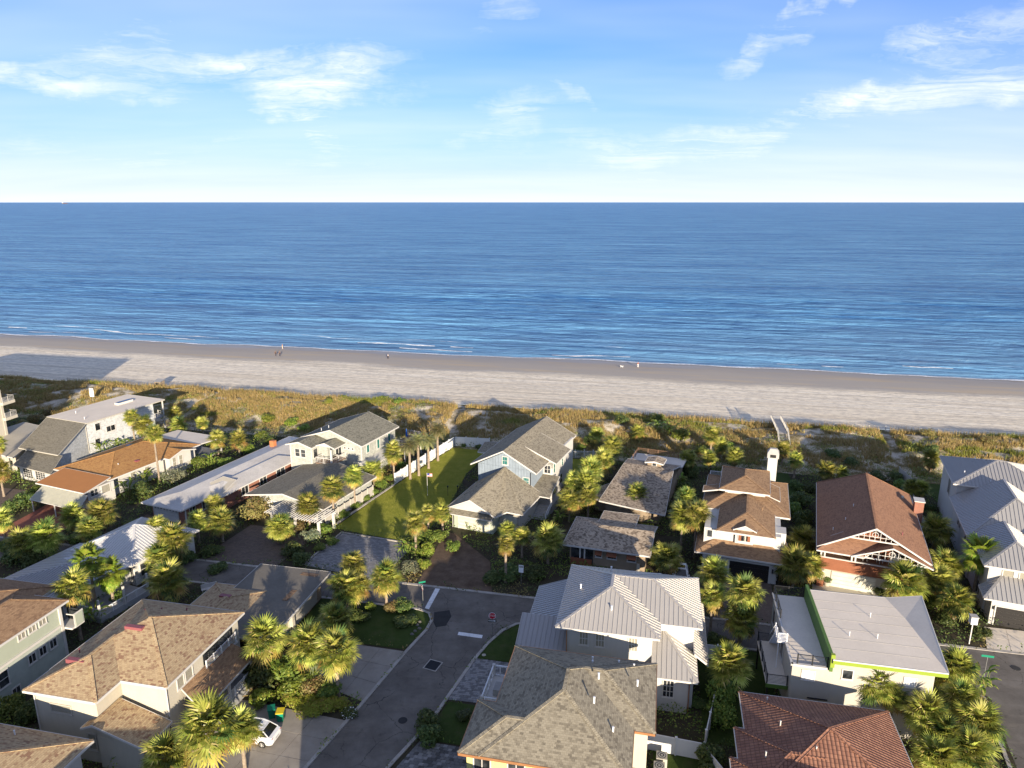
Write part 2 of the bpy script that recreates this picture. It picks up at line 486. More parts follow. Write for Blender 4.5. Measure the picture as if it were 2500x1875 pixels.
dry = t.mix(t.m('MULTIPLY', tk, 0.55), dry, (0.86, 0.80, 0.68))
dry = t.mix(t.ramp(foot, [(0.36, 0.65), (0.56, 0.0)]), dry, (0.36, 0.31, 0.25))
tan_ = t.noise(t.scale(SP, 0.03, 0.22, 1), 1.0, 5, 0.6)
wet = t.mix(t.ramp(tan_, [(0.5, 0.0), (0.68, 1.0)]), (0.36, 0.32, 0.27), (0.44, 0.35, 0.24))
lowf = t.noise(t.scale(SP, 0.025, 0.04, 1), 1.0, 4, 0.55)
edge = t.m('ADD', sv_, t.m('MULTIPLY_ADD', lowf, 14.0, -7.0))
wf = t.ramp(t.m('MULTIPLY_ADD', edge, 0.1, -18.85, clamp=True), [(0.0, 0.0), (0.45, 0.9), (1.0, 1.0)])
damp = t.ramp(t.m('MULTIPLY_ADD', edge, 0.08, -16.1, clamp=True), [(0.0, 0.0), (1.0, 1.0)])
c = t.mix(wf, dry, wet)
c = t.mix(t.m('MULTIPLY', damp, 0.75), c, (0.23, 0.205, 0.175))
t.l(c, p.inputs['Base Color'])
t.l(t.m('MULTIPLY_ADD', t.m('MULTIPLY', wf, damp), -0.62, 0.92), p.inputs['Roughness'])
hh = t.m('MULTIPLY', t.m('ADD', t.m('MULTIPLY', tr1, 0.7), foot), t.m('MULTIPLY_ADD', wf, -0.92, 1.0))
bump(t, p, hh, 0.75, 0.25)
M['beach'] = m_
# lawn
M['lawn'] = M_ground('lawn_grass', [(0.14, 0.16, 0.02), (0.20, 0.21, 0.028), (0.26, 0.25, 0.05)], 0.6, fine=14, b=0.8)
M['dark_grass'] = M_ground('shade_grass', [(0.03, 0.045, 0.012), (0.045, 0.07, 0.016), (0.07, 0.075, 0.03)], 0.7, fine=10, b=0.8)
M['asphalt'] = M_ground('asphalt', [(0.08, 0.07, 0.06), (0.115, 0.10, 0.085), (0.15, 0.132, 0.112)], 0.35, fine=45, b=0.25, bd=0.01, rough=0.9)
m_, t, p = mat('asphalt_worn', 0.9, 0.1)
P = posn(t)
n1 = t.noise(P, 0.35, 7, 0.68); n2 = t.noise(P, 40, 3, 0.7)
f = t.m('ADD', t.m('MULTIPLY', n1, 0.8), t.m('MULTIPLY', n2, 0.2))
c = t.ramp(f, [(0.34, (0.105, 0.093, 0.08)), (0.5, (0.145, 0.13, 0.112)), (0.66, (0.19, 0.172, 0.15))])
vo = t.n('ShaderNodeTexVoronoi', feature='DISTANCE_TO_EDGE'); t.l(t.vm('ADD', P, t.noise(P, 0.9, 3, 0.6, out=1)), vo.inputs['Vector']); vo.inputs['Scale'].default_value = 0.22
crk = t.m('MULTIPLY', t.m('LESS_THAN', vo.outputs['Distance'], 0.006), t.ramp(t.noise(P, 0.15, 2), [(0.45, 0.0), (0.55, 1.0)]))
c = t.mix(t.m('MULTIPLY', crk, 0.65), c, (0.03, 0.028, 0.025))
oil = t.noise(P, 0.9, 4, 0.6); c = t.mix(t.ramp(oil, [(0.60, 0.0), (0.72, 0.5)]), c, (0.05, 0.045, 0.04))
snd = t.noise(t.scale(P, 0.25, 1.0, 1, R(20)), 0.8, 5, 0.65); c = t.mix(t.ramp(snd, [(0.56, 0.0), (0.72, 0.35)]), c, (0.24, 0.21, 0.17))
t.l(c, p.inputs['Base Color']); bump(t, p, n2, 0.25, 0.01); M['asphalt'] = m_
M['patch'] = M_ground('asphalt_patch', [(0.03, 0.03, 0.03), (0.045, 0.044, 0.043), (0.05, 0.05, 0.05)], 0.8, fine=45, b=0.25, bd=0.01)
M['concrete'] = M_ground('concrete', [(0.21, 0.185, 0.155), (0.28, 0.25, 0.21), (0.34, 0.31, 0.26)], 0.5, fine=20, b=0.2, bd=0.01, rough=0.85)
M['kerb'] = M_ground('kerb_concrete', [(0.27, 0.245, 0.21), (0.37, 0.34, 0.30), (0.46, 0.43, 0.38)], 1.2, fine=20, b=0.2, bd=0.01, rough=0.85)
M['road_paint'] = M_ground('road_paint', [(0.45, 0.45, 0.44), (0.7, 0.7, 0.69), (0.78, 0.78, 0.77)], 1.8, fine=25, b=0.1, bd=0.01, rough=0.7)
M['gravel'] = M_ground('brown_gravel', [(0.075, 0.05, 0.035), (0.12, 0.085, 0.06), (0.17, 0.125, 0.09)], 0.7, fine=18, b=0.7)
M['pavers'] = M_brick('grey_pavers', (0.30, 0.29, 0.28), (0.17, 0.165, 0.16), (0.09, 0.085, 0.08), 0.42, 0.28, 0.85, 0.35)
M['brown_pavers'] = M_brick('brown_pavers', (0.17, 0.13, 0.10), (0.12, 0.092, 0.075), (0.06, 0.05, 0.04), 0.3, 0.2, 0.85, 0.3)
M['red_pavers'] = M_brick('red_pavers', (0.36, 0.13, 0.08), (0.26, 0.09, 0.06), (0.14, 0.07, 0.05), 0.22, 0.11, 0.85, 0.3)

# ------------------------------------------------------------------ water
m_, t, p = mat('sea_water', 0.12, 0.5)
SP, su_, sv_ = street_coords(t)
p.inputs['IOR'].default_value = 1.33; p.inputs['Specular IOR Level'].default_value = 0.17
cd = t.n('ShaderNodeCameraData').outputs['View Distance'] if False else None
shal = t.m('MULTIPLY_ADD', sv_, -1.0 / 120.0, 214.0 / 120.0 + 1.0, clamp=True)
c = t.mix(shal, (0.028, 0.115, 0.275), (0.13, 0.235, 0.36))
patch = t.noise(t.scale(SP, 0.003, 0.009, 1), 1.0, 5, 0.55)
c = t.mix(t.ramp(patch, [(0.4, 0.0), (0.65, 0.45)]), c, (0.012, 0.09, 0.27))
wave_shade = t.noise(t.scale(SP, 0.10, 0.42, 1, R(-4)), 1.0, 9, 0.78)
wave_shade2 = t.noise(t.scale(SP, 0.012, 0.06, 1, R(3)), 1.0, 5, 0.6)
wave_shade3 = t.noise(t.scale(SP, 0.004, 0.035, 1, R(-3)), 1.0, 4, 0.6)
rf = t.m('ADD', t.m('ADD', t.m('MULTIPLY', wave_shade, 0.50), t.m('MULTIPLY', wave_shade2, 0.30)), t.m('MULTIPLY', wave_shade3, 0.20))
c = t.mix(t.ramp(rf, [(0.42, 0.0), (0.60, 1.0)]), c, (0.14, 0.33, 0.52))  # lighter blue by noise: wave shading painted into the water colour
# foam lines lying along the shore
fw = t.noise(t.scale(SP, 0.02, 0.05, 1), 1.0, 3, 0.5)
fv = t.m('ADD', sv_, t.m('MULTIPLY_ADD', fw, 26.0, -13.0))
fr_ = t.noise(t.scale(SP, 0.35, 1.6, 1), 1.0, 6, 0.7)
fgap = t.noise(t.scale(SP, 0.018, 0.01, 1), 1.0, 3, 0.5)
tot = None
for (v0, wd, lo, hi) in [(233.0, 0.6, 0.56, 0.63)]:
    b_ = t.m('SUBTRACT', 1.0, t.m('DIVIDE', t.m('ABSOLUTE', t.m('SUBTRACT', fv, v0)), wd), clamp=True)
    b_ = t.m('MULTIPLY', b_, t.ramp(t.m('FRACT', t.m('ADD', fgap, v0 * 0.137)) if False else fgap, [(lo, 0.0), (hi, 1.0)]))
    tot = b_ if tot is None else t.m('MAXIMUM', tot, b_)
foam = t.m('MULTIPLY', tot, t.ramp(fr_, [(0.35, 0.2), (0.55, 1.0)]), clamp=True)
c = t.mix(foam, c, (0.8, 0.82, 0.84))
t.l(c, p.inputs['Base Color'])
t.l(t.m('MULTIPLY_ADD', foam, 0.6, 0.16), p.inputs['Roughness'])
w1 = t.noise(t.scale(SP, 0.5, 1.3, 1, R(8)), 0.55, 5, 0.62, 0.3)
w2 = t.noise(t.scale(SP, 0.10, 0.42, 1, R(-5)), 0.6, 5, 0.55, 0.4)
w3 = t.noise(t.scale(SP, 0.03, 0.11, 1, R(4)), 0.6, 4, 0.5)
hh = t.m('ADD', t.m('ADD', t.m('MULTIPLY', w1, 0.55), t.m('MULTIPLY', w2, 2.2)), t.m('MULTIPLY', w3, 4.0))
bump(t, p, hh, 1.0, 1.9)
bn = [nd for nd in t.nt.nodes if nd.type == 'BUMP'][0].outputs[0]
df = t.n('ShaderNodeBsdfDiffuse'); t.l(c, df.inputs['Color']); t.l(bn, df.inputs['Normal'])
gl = t.n('ShaderNodeBsdfGlossy'); gl.inputs['Roughness'].default_value = 0.18; t.l(bn, gl.inputs['Normal'])
gl.inputs['Color'].default_value = (0.9, 0.95, 1.0, 1)
fz = t.n('ShaderNodeFresnel'); fz.inputs['IOR'].default_value = 1.33; t.l(bn, fz.inputs['Normal'])
mx = t.n('ShaderNodeMixShader'); t.l(t.m('MULTIPLY', t.m('MINIMUM', fz.outputs[0], 0.30), t.m('SUBTRACT', 1.0, foam)), mx.inputs[0])
t.l(df.outputs[0], mx.inputs[1]); t.l(gl.outputs[0], mx.inputs[2]); t.l(mx.outputs[0], t.nt.nodes['Material Output'].inputs[0])
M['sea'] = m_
def graded(a, b, s0, g):
    o = [a]; s_ = s0
    while o[-1] < b: o.append(o[-1] + s_); s_ *= g
    return np.array(o)
us = np.concatenate([-graded(170, 60000, 6, 1.22)[::-1], np.arange(-166, 124, 2.0), graded(126, 60000, 6, 1.22)])
vs_ = np.concatenate([np.arange(196, 420, 0.8), graded(420, 90000, 1.0, 1.05)])
def sea_z(U, V):
    amp = sstep(212, 232, V) * (1 - sstep(330, 450, V))
    ph = V / 1.75 + 7.5 * fbm(U / 70.0 + V / 90.0, V / 45.0, 3, 3)
    z = 0.26 * np.sin(ph) * (0.1 + 1.8 * fbm(U / 45.0, V / 18.0, 3, 6)) + 0.55 * (fbm(U / 22.0 + V / 60.0, V / 5.0, 4, 4) - 0.45)
    br = np.exp(-((V - 229 - 7 * (fbm(U / 45.0, U * 0, 2, 8) - 0.5)) / 1.3) ** 2) * 0.45 * sstep(0.42, 0.6, fbm(U / 35.0, U * 0 + 7, 2, 12))
    return -1.2 + amp * z + br
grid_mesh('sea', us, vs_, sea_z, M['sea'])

uu = np.concatenate([-graded(240, 3000, 15, 1.4)[::-1], np.arange(-230, 180, 1.0), graded(182, 3000, 15, 1.4)])
grid_mesh('dune', uu, np.arange(124, 153.01, 0.6), hgt, M['dune'])
grid_mesh('beach', uu, np.concatenate([np.arange(153, 216, 1.0), np.arange(216, 262, 5.0)]), hgt, M['beach'])
gu = np.array([-3000, -230, 180, 3000.0]); gv = np.array([-3000, -40, 124.0])
grid_mesh('ground', gu, gv, lambda U, V: U * 0, M['earth'], smooth=False)

FLATS = []
def sheet(name, pts, z, material, kind='structure', th=None, frame=sxy):
    """flat piece of ground given by street-frame corners"""
    FLATS.append([suv(*frame(*q)) for q in pts])
    mb = MB()
    P = [frame(*q) for q in pts]
    ar = sum(P[i][0] * P[(i + 1) % len(P)][1] - P[(i + 1) % len(P)][0] * P[i][1] for i in range(len(P)))
    if ar < 0: P = P[::-1]
    if th: mb.prism([(a, b) for a, b in P], z - th, z)
    else: mb.poly([(a, b, z) for a, b in P])
    o = mb.build(name, material)
    return tag(o, kind=kind) if kind else o

def water_edge(u):
    lo = np.full(u.shape, 200.0); hi = np.full(u.shape, 240.0)
    for _ in range(30):
        md = (lo + hi) / 2; k = hgt(u, md) > -1.16; lo = np.where(k, md, lo); hi = np.where(k, hi, md)
    return lo
fu_ = np.arange(-330, 230, 0.5); fe = water_edge(fu_)
lap = 1.6 * (fbm(fu_ / 9.0, fu_ * 0 + 2, 3, 61) - 0.5)
wd_ = 0.7 + 3.2 * np.clip(fbm(fu_ / 6.0, fu_ * 0 + 5, 4, 62) - 0.38, 0, 1)
def foam_strip(name, centre, width, zf, label, on=None):
    Xa, Ya = sxy(fu_, centre - width / 2); Xb, Yb = sxy(fu_, centre + width / 2); n = len(fu_)
    V_ = np.concatenate([np.stack([Xa, Ya, zf(fu_, centre - width / 2)], -1), np.stack([Xb, Yb, zf(fu_, centre + width / 2)], -1)])
    i = np.arange(n - 1); i = i if on is None else i[on[:-1]]
    return tag(link(name, np_mesh(name, V_, np.stack([i, i + 1, i + 1 + n, i + n], -1), M['foam'])), label, kind='stuff')
m_, t, p = mat('foam', 0.8, 0.2); P = posn(t)
t.l(t.mix(t.ramp(t.noise(P, 1.3, 5, 0.7), [(0.4, 0.0), (0.6, 1.0)]), (0.45, 0.50, 0.55), (0.85, 0.86, 0.86)), p.inputs['Base Color']); M['foam'] = m_
foam_strip('shore_foam', fe + lap * 0.3, wd_, lambda u, v: np.maximum(hgt(u, v), -1.2) + 0.13, 'thin white foam line along the water edge')
c2 = fe + 5.5 + 5.0 * (fbm(fu_ / 30.0, fu_ * 0 + 9, 3, 63) - 0.3)
foam_strip('breaker_foam', c2, 0.4 + 3.0 * np.clip(fbm(fu_ / 5.0, fu_ * 0 + 5, 4, 64) - 0.35, 0, 1), lambda u, v: sea_z(u, v) + 0.12, 'broken white foam of small waves near the shore', on=fbm(fu_ / 24.0, fu_ * 0 + 1, 3, 65) > 0.50)
c3 = fe + 12 + 5.0 * (fbm(fu_ / 40.0, fu_ * 0 + 19, 3, 66) - 0.3)
foam_strip('breaker_foam', c3, 0.4 + 2.6 * np.clip(fbm(fu_ / 5.0, fu_ * 0 + 25, 4, 67) - 0.35, 0, 1), lambda u, v: sea_z(u, v) + 0.12, 'second broken line of white foam off the shore', on=(fbm(fu_ / 24.0, fu_ * 0 + 31, 3, 68) > 0.52) & (np.abs(fu_ - 10) > 60))
# ------------------------------------------------------------------ building materials
M['tan_shingle'] = M_shingle('tan_shingle', (0.43, 0.325, 0.19), (0.35, 0.25, 0.145), (0.225, 0.125, 0.08))
M['brown_shingle'] = M_shingle('brown_shingle', (0.31, 0.20, 0.115), (0.26, 0.16, 0.092), (0.19, 0.115, 0.07), 0.3, 0.14, 0.3)
M['red_brown_shingle'] = M_shingle('red_brown_shingle', (0.30, 0.165, 0.10), (0.26, 0.14, 0.088), (0.205, 0.108, 0.07), 0.3, 0.14, 0.25)
M['grey_shingle'] = M_shingle('grey_shingle', (0.30, 0.265, 0.195), (0.235, 0.205, 0.15), (0.15, 0.13, 0.098))
M['dark_grey_shingle'] = M_shingle('dark_grey_shingle', (0.215, 0.195, 0.15), (0.18, 0.163, 0.125), (0.135, 0.122, 0.095), 0.3, 0.14, 0.15)
M['green_grey_shingle'] = M_shingle('green_grey_shingle', (0.25, 0.235, 0.18), (0.185, 0.175, 0.135), (0.12, 0.115, 0.09))
M['orange_shingle'] = M_shingle('orange_shingle', (0.42, 0.23, 0.085), (0.36, 0.19, 0.075), (0.28, 0.13, 0.05), 0.3, 0.14, 0.15)
M['orange_roll'] = M_plain('orange_roll_roofing', (0.36, 0.155, 0.05), 0.9, 0.08, 0.8)
M['shake'] = M_shingle('wood_shake', (0.43, 0.35, 0.26), (0.23, 0.18, 0.13), (0.12, 0.092, 0.068), 0.26, 0.22, 0.4)
M['barrel'] = M_barrel('clay_tile', (0.35, 0.175, 0.11), (0.25, 0.12, 0.08))
M['seam_grey'] = M_plain('grey_seam_metal', (0.42, 0.395, 0.36), 0.42, 0.05, 0.5, 0.5, 0.35)
M['seam_blue_shade'] = M_plain('bluish_shaded_seam_metal', (0.37, 0.355, 0.335), 0.4, 0.06, 0.5, 0.5, 0.4)  # darker seam metal; on some lower roofs it carries painted shade
M['seam_white'] = M_plain('white_seam_metal', (0.54, 0.53, 0.51), 0.42, 0.08, 0.7, 0.5, 0.15)
M['galv'] = M_plain('aged_corrugated_metal', (0.42, 0.41, 0.33), 0.5, 0.15, 1.0, 0.4, 0.2)
M['flat_white'] = M_plain('white_roof_membrane', (0.66, 0.58, 0.47), 0.8, 0.14, 0.35)
M['flat_silver'] = M_plain('silver_roll_roofing', (0.46, 0.435, 0.395), 0.5, 0.35, 0.25, 0.4)
M['flat_tan'] = M_plain('cream_roof_membrane', (0.42, 0.38, 0.30), 0.85, 0.15, 0.35)
M['flat_dark'] = M_plain('dark_rolled_roofing', (0.15, 0.135, 0.11), 0.9, 0.3, 0.3)
M['fascia'] = M_plain('white_trim', (0.50, 0.48, 0.445), 0.6, 0.05, 1.5)
M['fascia_dark'] = M_plain('dark_trim', (0.05, 0.05, 0.05), 0.5, 0.1)
M['copper'] = M_plain('copper_gutter', (0.45, 0.22, 0.10), 0.45, 0.15, 1.5, 0.5, 0.5)
M['stucco_cream'] = M_plain('cream_stucco', (0.43, 0.395, 0.32), 0.9, 0.09, 0.6)
M['stucco_white'] = M_plain('white_stucco', (0.46, 0.445, 0.41), 0.9, 0.09, 0.6)
M['stucco_green'] = M_plain('pale_green_stucco', (0.33, 0.36, 0.285), 0.9, 0.07, 0.6)
M['stucco_grey'] = M_plain('warm_grey_stucco', (0.38, 0.355, 0.305), 0.9, 0.08, 0.6)
M['stucco_yellow'] = M_plain('yellow_green_stucco', (0.52, 0.50, 0.20), 0.9, 0.07, 0.6)
M['side_white'] = M_siding('white_lap_siding', (0.52, 0.515, 0.49), 0.17)
M['side_green'] = M_siding('green_lap_siding', (0.36, 0.39, 0.34), 0.17)
M['side_wood'] = M_siding('weathered_wood_siding', (0.27, 0.21, 0.145), 0.16)
M['side_dkwood'] = M_siding('brown_wood_siding', (0.24, 0.09, 0.045), 0.15)
M['shake_wall'] = M_siding('white_shingle_siding', (0.43, 0.435, 0.385), 0.2, shing=True)
M['shake_wall2'] = M_siding('pale_shingle_siding', (0.56, 0.57, 0.565), 0.2, shing=True)
M['board_blue'] = M_plain('grey_blue_boards', (0.21, 0.25, 0.29), 0.8, 0.22, 1.5)
M['brick_red'] = M_brick('red_brick_wall', (0.33, 0.12, 0.07), (0.25, 0.085, 0.055), (0.28, 0.22, 0.18))
M['door_dark'] = M_siding('dark_garage_door', (0.02, 0.018, 0.017), 0.3, rough=0.5)
M['door_white'] = M_siding('white_garage_door', (0.55, 0.55, 0.53), 0.5, rough=0.6)
M['door_cream'] = M_siding('cream_garage_door', (0.50, 0.49, 0.40), 0.5, rough=0.6)
M['lime'] = M_plain('lime_green_trim', (0.20, 0.27, 0.025), 0.6, 0.06, 1.0)
M['lime_dark'] = M_plain('green_parapet_paint', (0.08, 0.15, 0.03), 0.6, 0.08, 1.0)
M['maroon'] = M_plain('maroon_metal', (0.22, 0.07, 0.075), 0.5, 0.08)
M['wood_deck'] = M_siding('deck_boards', (0.20, 0.12, 0.075), 0.14, rough=0.85)
M['grey_deck'] = M_siding('grey_deck_boards', (0.30, 0.30, 0.30), 0.14, rough=0.85)
M['white_metal'] = M_plain('white_painted_metal', (0.66, 0.66, 0.66), 0.45, 0.05)
M['black_metal'] = M_plain('black_metal', (0.02, 0.02, 0.02), 0.45, 0.1)
M['vinyl'] = M_plain('white_vinyl', (0.66, 0.66, 0.65), 0.5, 0.05)
M['terracotta'] = M_plain('terracotta', (0.40, 0.15, 0.06), 0.8, 0.15)
M['trunk'] = M_ground('palm_trunk', [(0.14, 0.105, 0.075), (0.24, 0.19, 0.14), (0.34, 0.28, 0.21)], 3, fine=9, b=0.9, bd=0.05)
M['bark'] = M_ground('bark', [(0.07, 0.055, 0.04), (0.12, 0.10, 0.075), (0.17, 0.14, 0.11)], 3, fine=9, b=0.8, bd=0.04)
M['stone'] = M_plain('grey_stone', (0.35, 0.34, 0.32), 0.9, 0.15)
m_, t, p = mat('window_glass', 0.06, 0.6)
n1 = t.noise(posn(t), 0.9, 3)
t.l(t.mix(t.ramp(n1, [(0.4, 0.0), (0.6, 1.0)]), (0.012, 0.014, 0.016), (0.05, 0.055, 0.06)), p.inputs['Base Color'])
M['glass'] = m_
m_, t, p = mat('window_with_blinds', 0.15, 0.5)
sp = t.n('ShaderNodeSeparateXYZ'); t.l(uvn(t), sp.inputs[0])
f = t.m('GREATER_THAN', t.m('FRACT', t.m('MULTIPLY', sp.outputs[1], 11.0)), 0.35)
t.l(t.mix(f, (0.14, 0.13, 0.10), (0.33, 0.31, 0.25)), p.inputs['Base Color'])
M['blinds'] = m_
m_, t, p = mat('teal_glass', 0.08, 0.6)
p.inputs['Base Color'].default_value = (0.03, 0.14, 0.12, 1)
M['teal'] = m_

# ------------------------------------------------------------------ house building
def clip(poly, n, d):
    o = []
    for i in range(len(poly)):
        a, b = poly[i], poly[(i + 1) % len(poly)]
        da, db = a[0] * n[0] + a[1] * n[1] - d, b[0] * n[0] + b[1] * n[1] - d
        if da <= 0: o.append(a)
        if (da < 0 < db) or (db < 0 < da):
            k = da / (da - db); o.append((a[0] + (b[0] - a[0]) * k, a[1] + (b[1] - a[1]) * k))
    return o
def poly_basis(P):
    P = [Vector(q) for q in P]
    nrm = Vector((0, 0, 0))
    for i in range(len(P)):
        a, b = P[i], P[(i + 1) % len(P)]
        nrm += Vector(((a.y - b.y) * (a.z + b.z), (a.z - b.z) * (a.x + b.x), (a.x - b.x) * (a.y + b.y)))
    nrm.normalize()
    t_ = Vector((0, 0, 1)).cross(nrm)
    t_ = Vector((1, 0, 0)) if t_.length < 1e-3 else t_.normalized()
    return P, nrm, t_, nrm.cross(t_)

FOOT = []
class House:
    """a building in its own turned frame; coordinates are given in that frame's metres"""
    def __init__(s, name, ang, o, label, cat='house', group=None, z=0.0):
        s.ang = ang; s.f, s.g = fr(ang); s.o = (o[0], o[1], z)
        x, y = s.f(*o)
        s.root = empty(name, (x, y, z), R(ang), label, cat, group)
    def mb(s): return MB(s.o)
    def put(s, mb, name, mats, parent=None): return mb.build(name, mats, parent or s.root)
    def wall(s, u0, u1, v0, v1, z0, z1, m_, name='wall', skip='b'):
        if z0 < 1: FOOT.append([suv(*s.f(a, b_)) for a, b_ in ((u0, v0), (u1, v0), (u1, v1), (u0, v1))])
        b = s.mb(); b.box(u0, u1, v0, v1, z0, z1, skip=skip); return s.put(b, name, M[m_])
    def box(s, name, u0, u1, v0, v1, z0, z1, m_, parent=None):
        b = s.mb(); b.box(u0, u1, v0, v1, z0, z1); return s.put(b, name, M[m_], parent)
    def slab(s, name, polys, th, mtop, medge='fascia', under=True, parent=None, drop=0.0, panel=None, cap=None, capf=None):
        """roof from its top polygons (counter-clockwise from above)"""
        b = s.mb()
        polys = [[tuple(map(float, q)) for q in P] for P in polys]
        for i, P in enumerate(polys):
            if poly_basis(P)[1].z < 0: polys[i] = P[::-1]
        for P in polys:
            b.poly(P, 0)
            if under: b.poly([(q[0], q[1], q[2] - th) for q in reversed(P)], 1)
        o = s.put(b, name, [M[mtop], M[medge]], parent)
        E = {}
        for P in polys:
            for i in range(len(P)):
                a, c = P[i], P[(i + 1) % len(P)]
                k = frozenset([tuple(round(x, 2) for x in a), tuple(round(x, 2) for x in c)])
                E.setdefault(k, []).append((a, c, P))
        fb = s.mb()
        caps = s.mb()
        for k, L in E.items():
            a, c, P = L[0]
            if len(L) == 1:
                dx, dy = c[0] - a[0], c[1] - a[1]; ln = math.hypot(dx, dy)
                if ln < 1e-4: continue
                nx, ny = dy / ln * 0.05, -dx / ln * 0.05
                A = (a[0] + nx, a[1] + ny); Cc = (c[0] + nx, c[1] + ny)
                z0a, z0c = a[2] - th - 0.02, c[2] - th - 0.02; z1a, z1c = a[2] + 0.012, c[2] + 0.012
                q = [(a[0], a[1]), (c[0], c[1]), Cc, A]
                fb.poly([(*A, z0a), (*Cc, z0c), (*Cc, z1c), (*A, z1a)])
                fb.poly([(a[0], a[1], z1a), (*A, z1a), (*Cc, z1c), (c[0], c[1], z1c)])
                fb.poly([(a[0], a[1], z0a), (c[0], c[1], z0c), (c[0], c[1], z1c), (a[0], a[1], z1a)][::-1])
                fb.poly([(a[0], a[1], z0a), (*A, z0a), (*Cc, z0c), (c[0], c[1], z0c)][::-1])
            elif cap:
                ca_ = Vector(a) + Vector((0, 0, 0.02)); cc_ = Vector(c) + Vector((0, 0, 0.02))
                n1 = poly_basis(L[0][2])[1]; n2 = poly_basis(L[1][2])[1]
                mid2 = sum((Vector(q) for q in L[1][2]), Vector()) / len(L[1][2])
                if (mid2 - Vector(a)).dot(n1) > -1e-3: continue       # a valley
                if poly_basis(L[0][2])[1].z > 0.995 and n2.z > 0.995: continue
                if capf and not capf(*((ca_ + cc_) / 2)): continue
                caps.beam(ca_, cc_, 0.28, 0.05)
        if fb.f: s.put(fb, 'fascia', M[medge], o)
        if cap and caps.f: s.put(caps, 'ridge_cap', M[cap], o)
        if panel:
            wd, pm = panel
            for P in polys:
                Q, nrm, tt, bb = poly_basis(P)
                if nrm.z > 0.9995: tt, bb = Vector((0, 1, 0)), Vector((-1, 0, 0))
                o0 = Q[0]
                p2 = [((q - o0).dot(tt), (q - o0).dot(bb)) for q in Q]
                t0, t1 = min(x for x, y in p2), max(x for x, y in p2)
                n = max(1, round((t1 - t0) / wd)); st = (t1 - t0) / n
                for i in range(n):
                    a0, a1 = t0 + i * st, t0 + (i + 1) * st
                    c2 = clip(clip(p2, (1, 0), a1), (-1, 0), -a0)
                    if len(c2) < 3: continue
                    ar = abs(sum(c2[j][0] * c2[(j + 1) % len(c2)][1] - c2[(j + 1) % len(c2)][0] * c2[j][1] for j in range(len(c2)))) / 2
                    if ar < 0.03: continue
                    pb = s.mb()
                    W = lambda q, h: tuple(o0 + tt * q[0] + bb * q[1] + nrm * h)
                    pb.poly([W(q, 0.012) for q in c2])
                    edge = [y for x, y in c2 if abs(x - a0) < 1e-4]
                    if len(edge) >= 2:
                        lo, hi = min(edge), max(edge)
                        pb.beam(W((a0 + 0.025, lo), 0.035), W((a0 + 0.025, hi), 0.035), 0.05, 0.07)
                    s.put(pb, 'roof_panel', M[pm], o)
        return o
    def rect_roof(s, u0, u1, v0, v1, ze, pitch, mtop, axis='auto', ends='hh', th=0.18, name='roof', rise=None, **kw):
        """hipped or gabled roof; axis is the ridge's direction, ends 'h' hip or 'g' gable at its low and high end"""
        if axis == 'auto': axis = 'u' if (u1 - u0) >= (v1 - v0) else 'v'
        if axis == 'v':
            w_ = (u1 - u0) / 2; cu = (u0 + u1) / 2; rs = rise or w_ * pitch
            run = w_ if not kw.get('run') else kw['run']
            a = v0 + (run if ends[0] == 'h' else 0); b = v1 - (run if ends[1] == 'h' else 0)
            A, B = (cu, a, ze + rs), (cu, b, ze + rs)
            if b - a < 0.02: A = B = (cu, (a + b) / 2, ze + rs)
            c = [(u0, v0, ze), (u1, v0, ze), (u1, v1, ze), (u0, v1, ze)]
            L = [c[3], c[0], A] + ([B] if A != B else []); Rr = [c[1], c[2], B] + ([A] if A != B else [])
            P = [L, Rr]
            if ends[0] == 'h': P.append([c[0], c[1], A])
            if ends[1] == 'h': P.append([c[2], c[3], B])
        else:
            w_ = (v1 - v0) / 2; cv_ = (v0 + v1) / 2; rs = rise or w_ * pitch
            run = w_ if not kw.get('run') else kw['run']
            a = u0 + (run if ends[0] == 'h' else 0); b = u1 - (run if ends[1] == 'h' else 0)
            A, B = (a, cv_, ze + rs), (b, cv_, ze + rs)
            if b - a < 0.02: A = B = ((a + b) / 2, cv_, ze + rs)
            c = [(u0, v0, ze), (u1, v0, ze), (u1, v1, ze), (u0, v1, ze)]
            P = [[c[0], c[1], B] + ([A] if A != B else []), [c[2], c[3], A] + ([B] if A != B else [])]
            if ends[0] == 'h': P.append([c[3], c[0], A])
            if ends[1] == 'h': P.append([c[1], c[2], B])
        kw.pop('run', None)
        return s.slab(name, P, th, mtop, **kw)
    def gable_wall(s, u0, u1, v0, v1, ze, rise, axis, m_, end='F', th=0.15, name='gable'):
        """triangle of wall under a gable"""
        b = s.mb()
        if axis == 'v':
            v = v0 if end == 'F' else v1; d = th if end == 'F' else -th
            T = [(u0, ze), (u1, ze), ((u0 + u1) / 2, ze + rise)]
            A = [(x, v, z) for x, z in T]; B = [(x, v + d, z) for x, z in T]
        else:
            u = u0 if end == 'L' else u1; d = th if end == 'L' else -th
            T = [(v0, ze), (v1, ze), ((v0 + v1) / 2, ze + rise)]
            A = [(u, y, z) for y, z in T]; B = [(u + d, y, z) for y, z in T]
        b.poly(A); b.poly(B[::-1])
        for i in range(3):
            j = (i + 1) % 3; b.poly([A[i], B[i], B[j], A[j]])
        return s.put(b, name, M[m_])
    def face(s, side, pl):
        """(a, d, z) -> point: a along the wall, d metres proud of it"""
        return {'F': lambda a, d, z: (a, pl - d, z), 'B': lambda a, d, z: (a, pl + d, z), 'R': lambda a, d, z: (pl + d, a, z), 'L': lambda a, d, z: (pl - d, a, z)}[side]
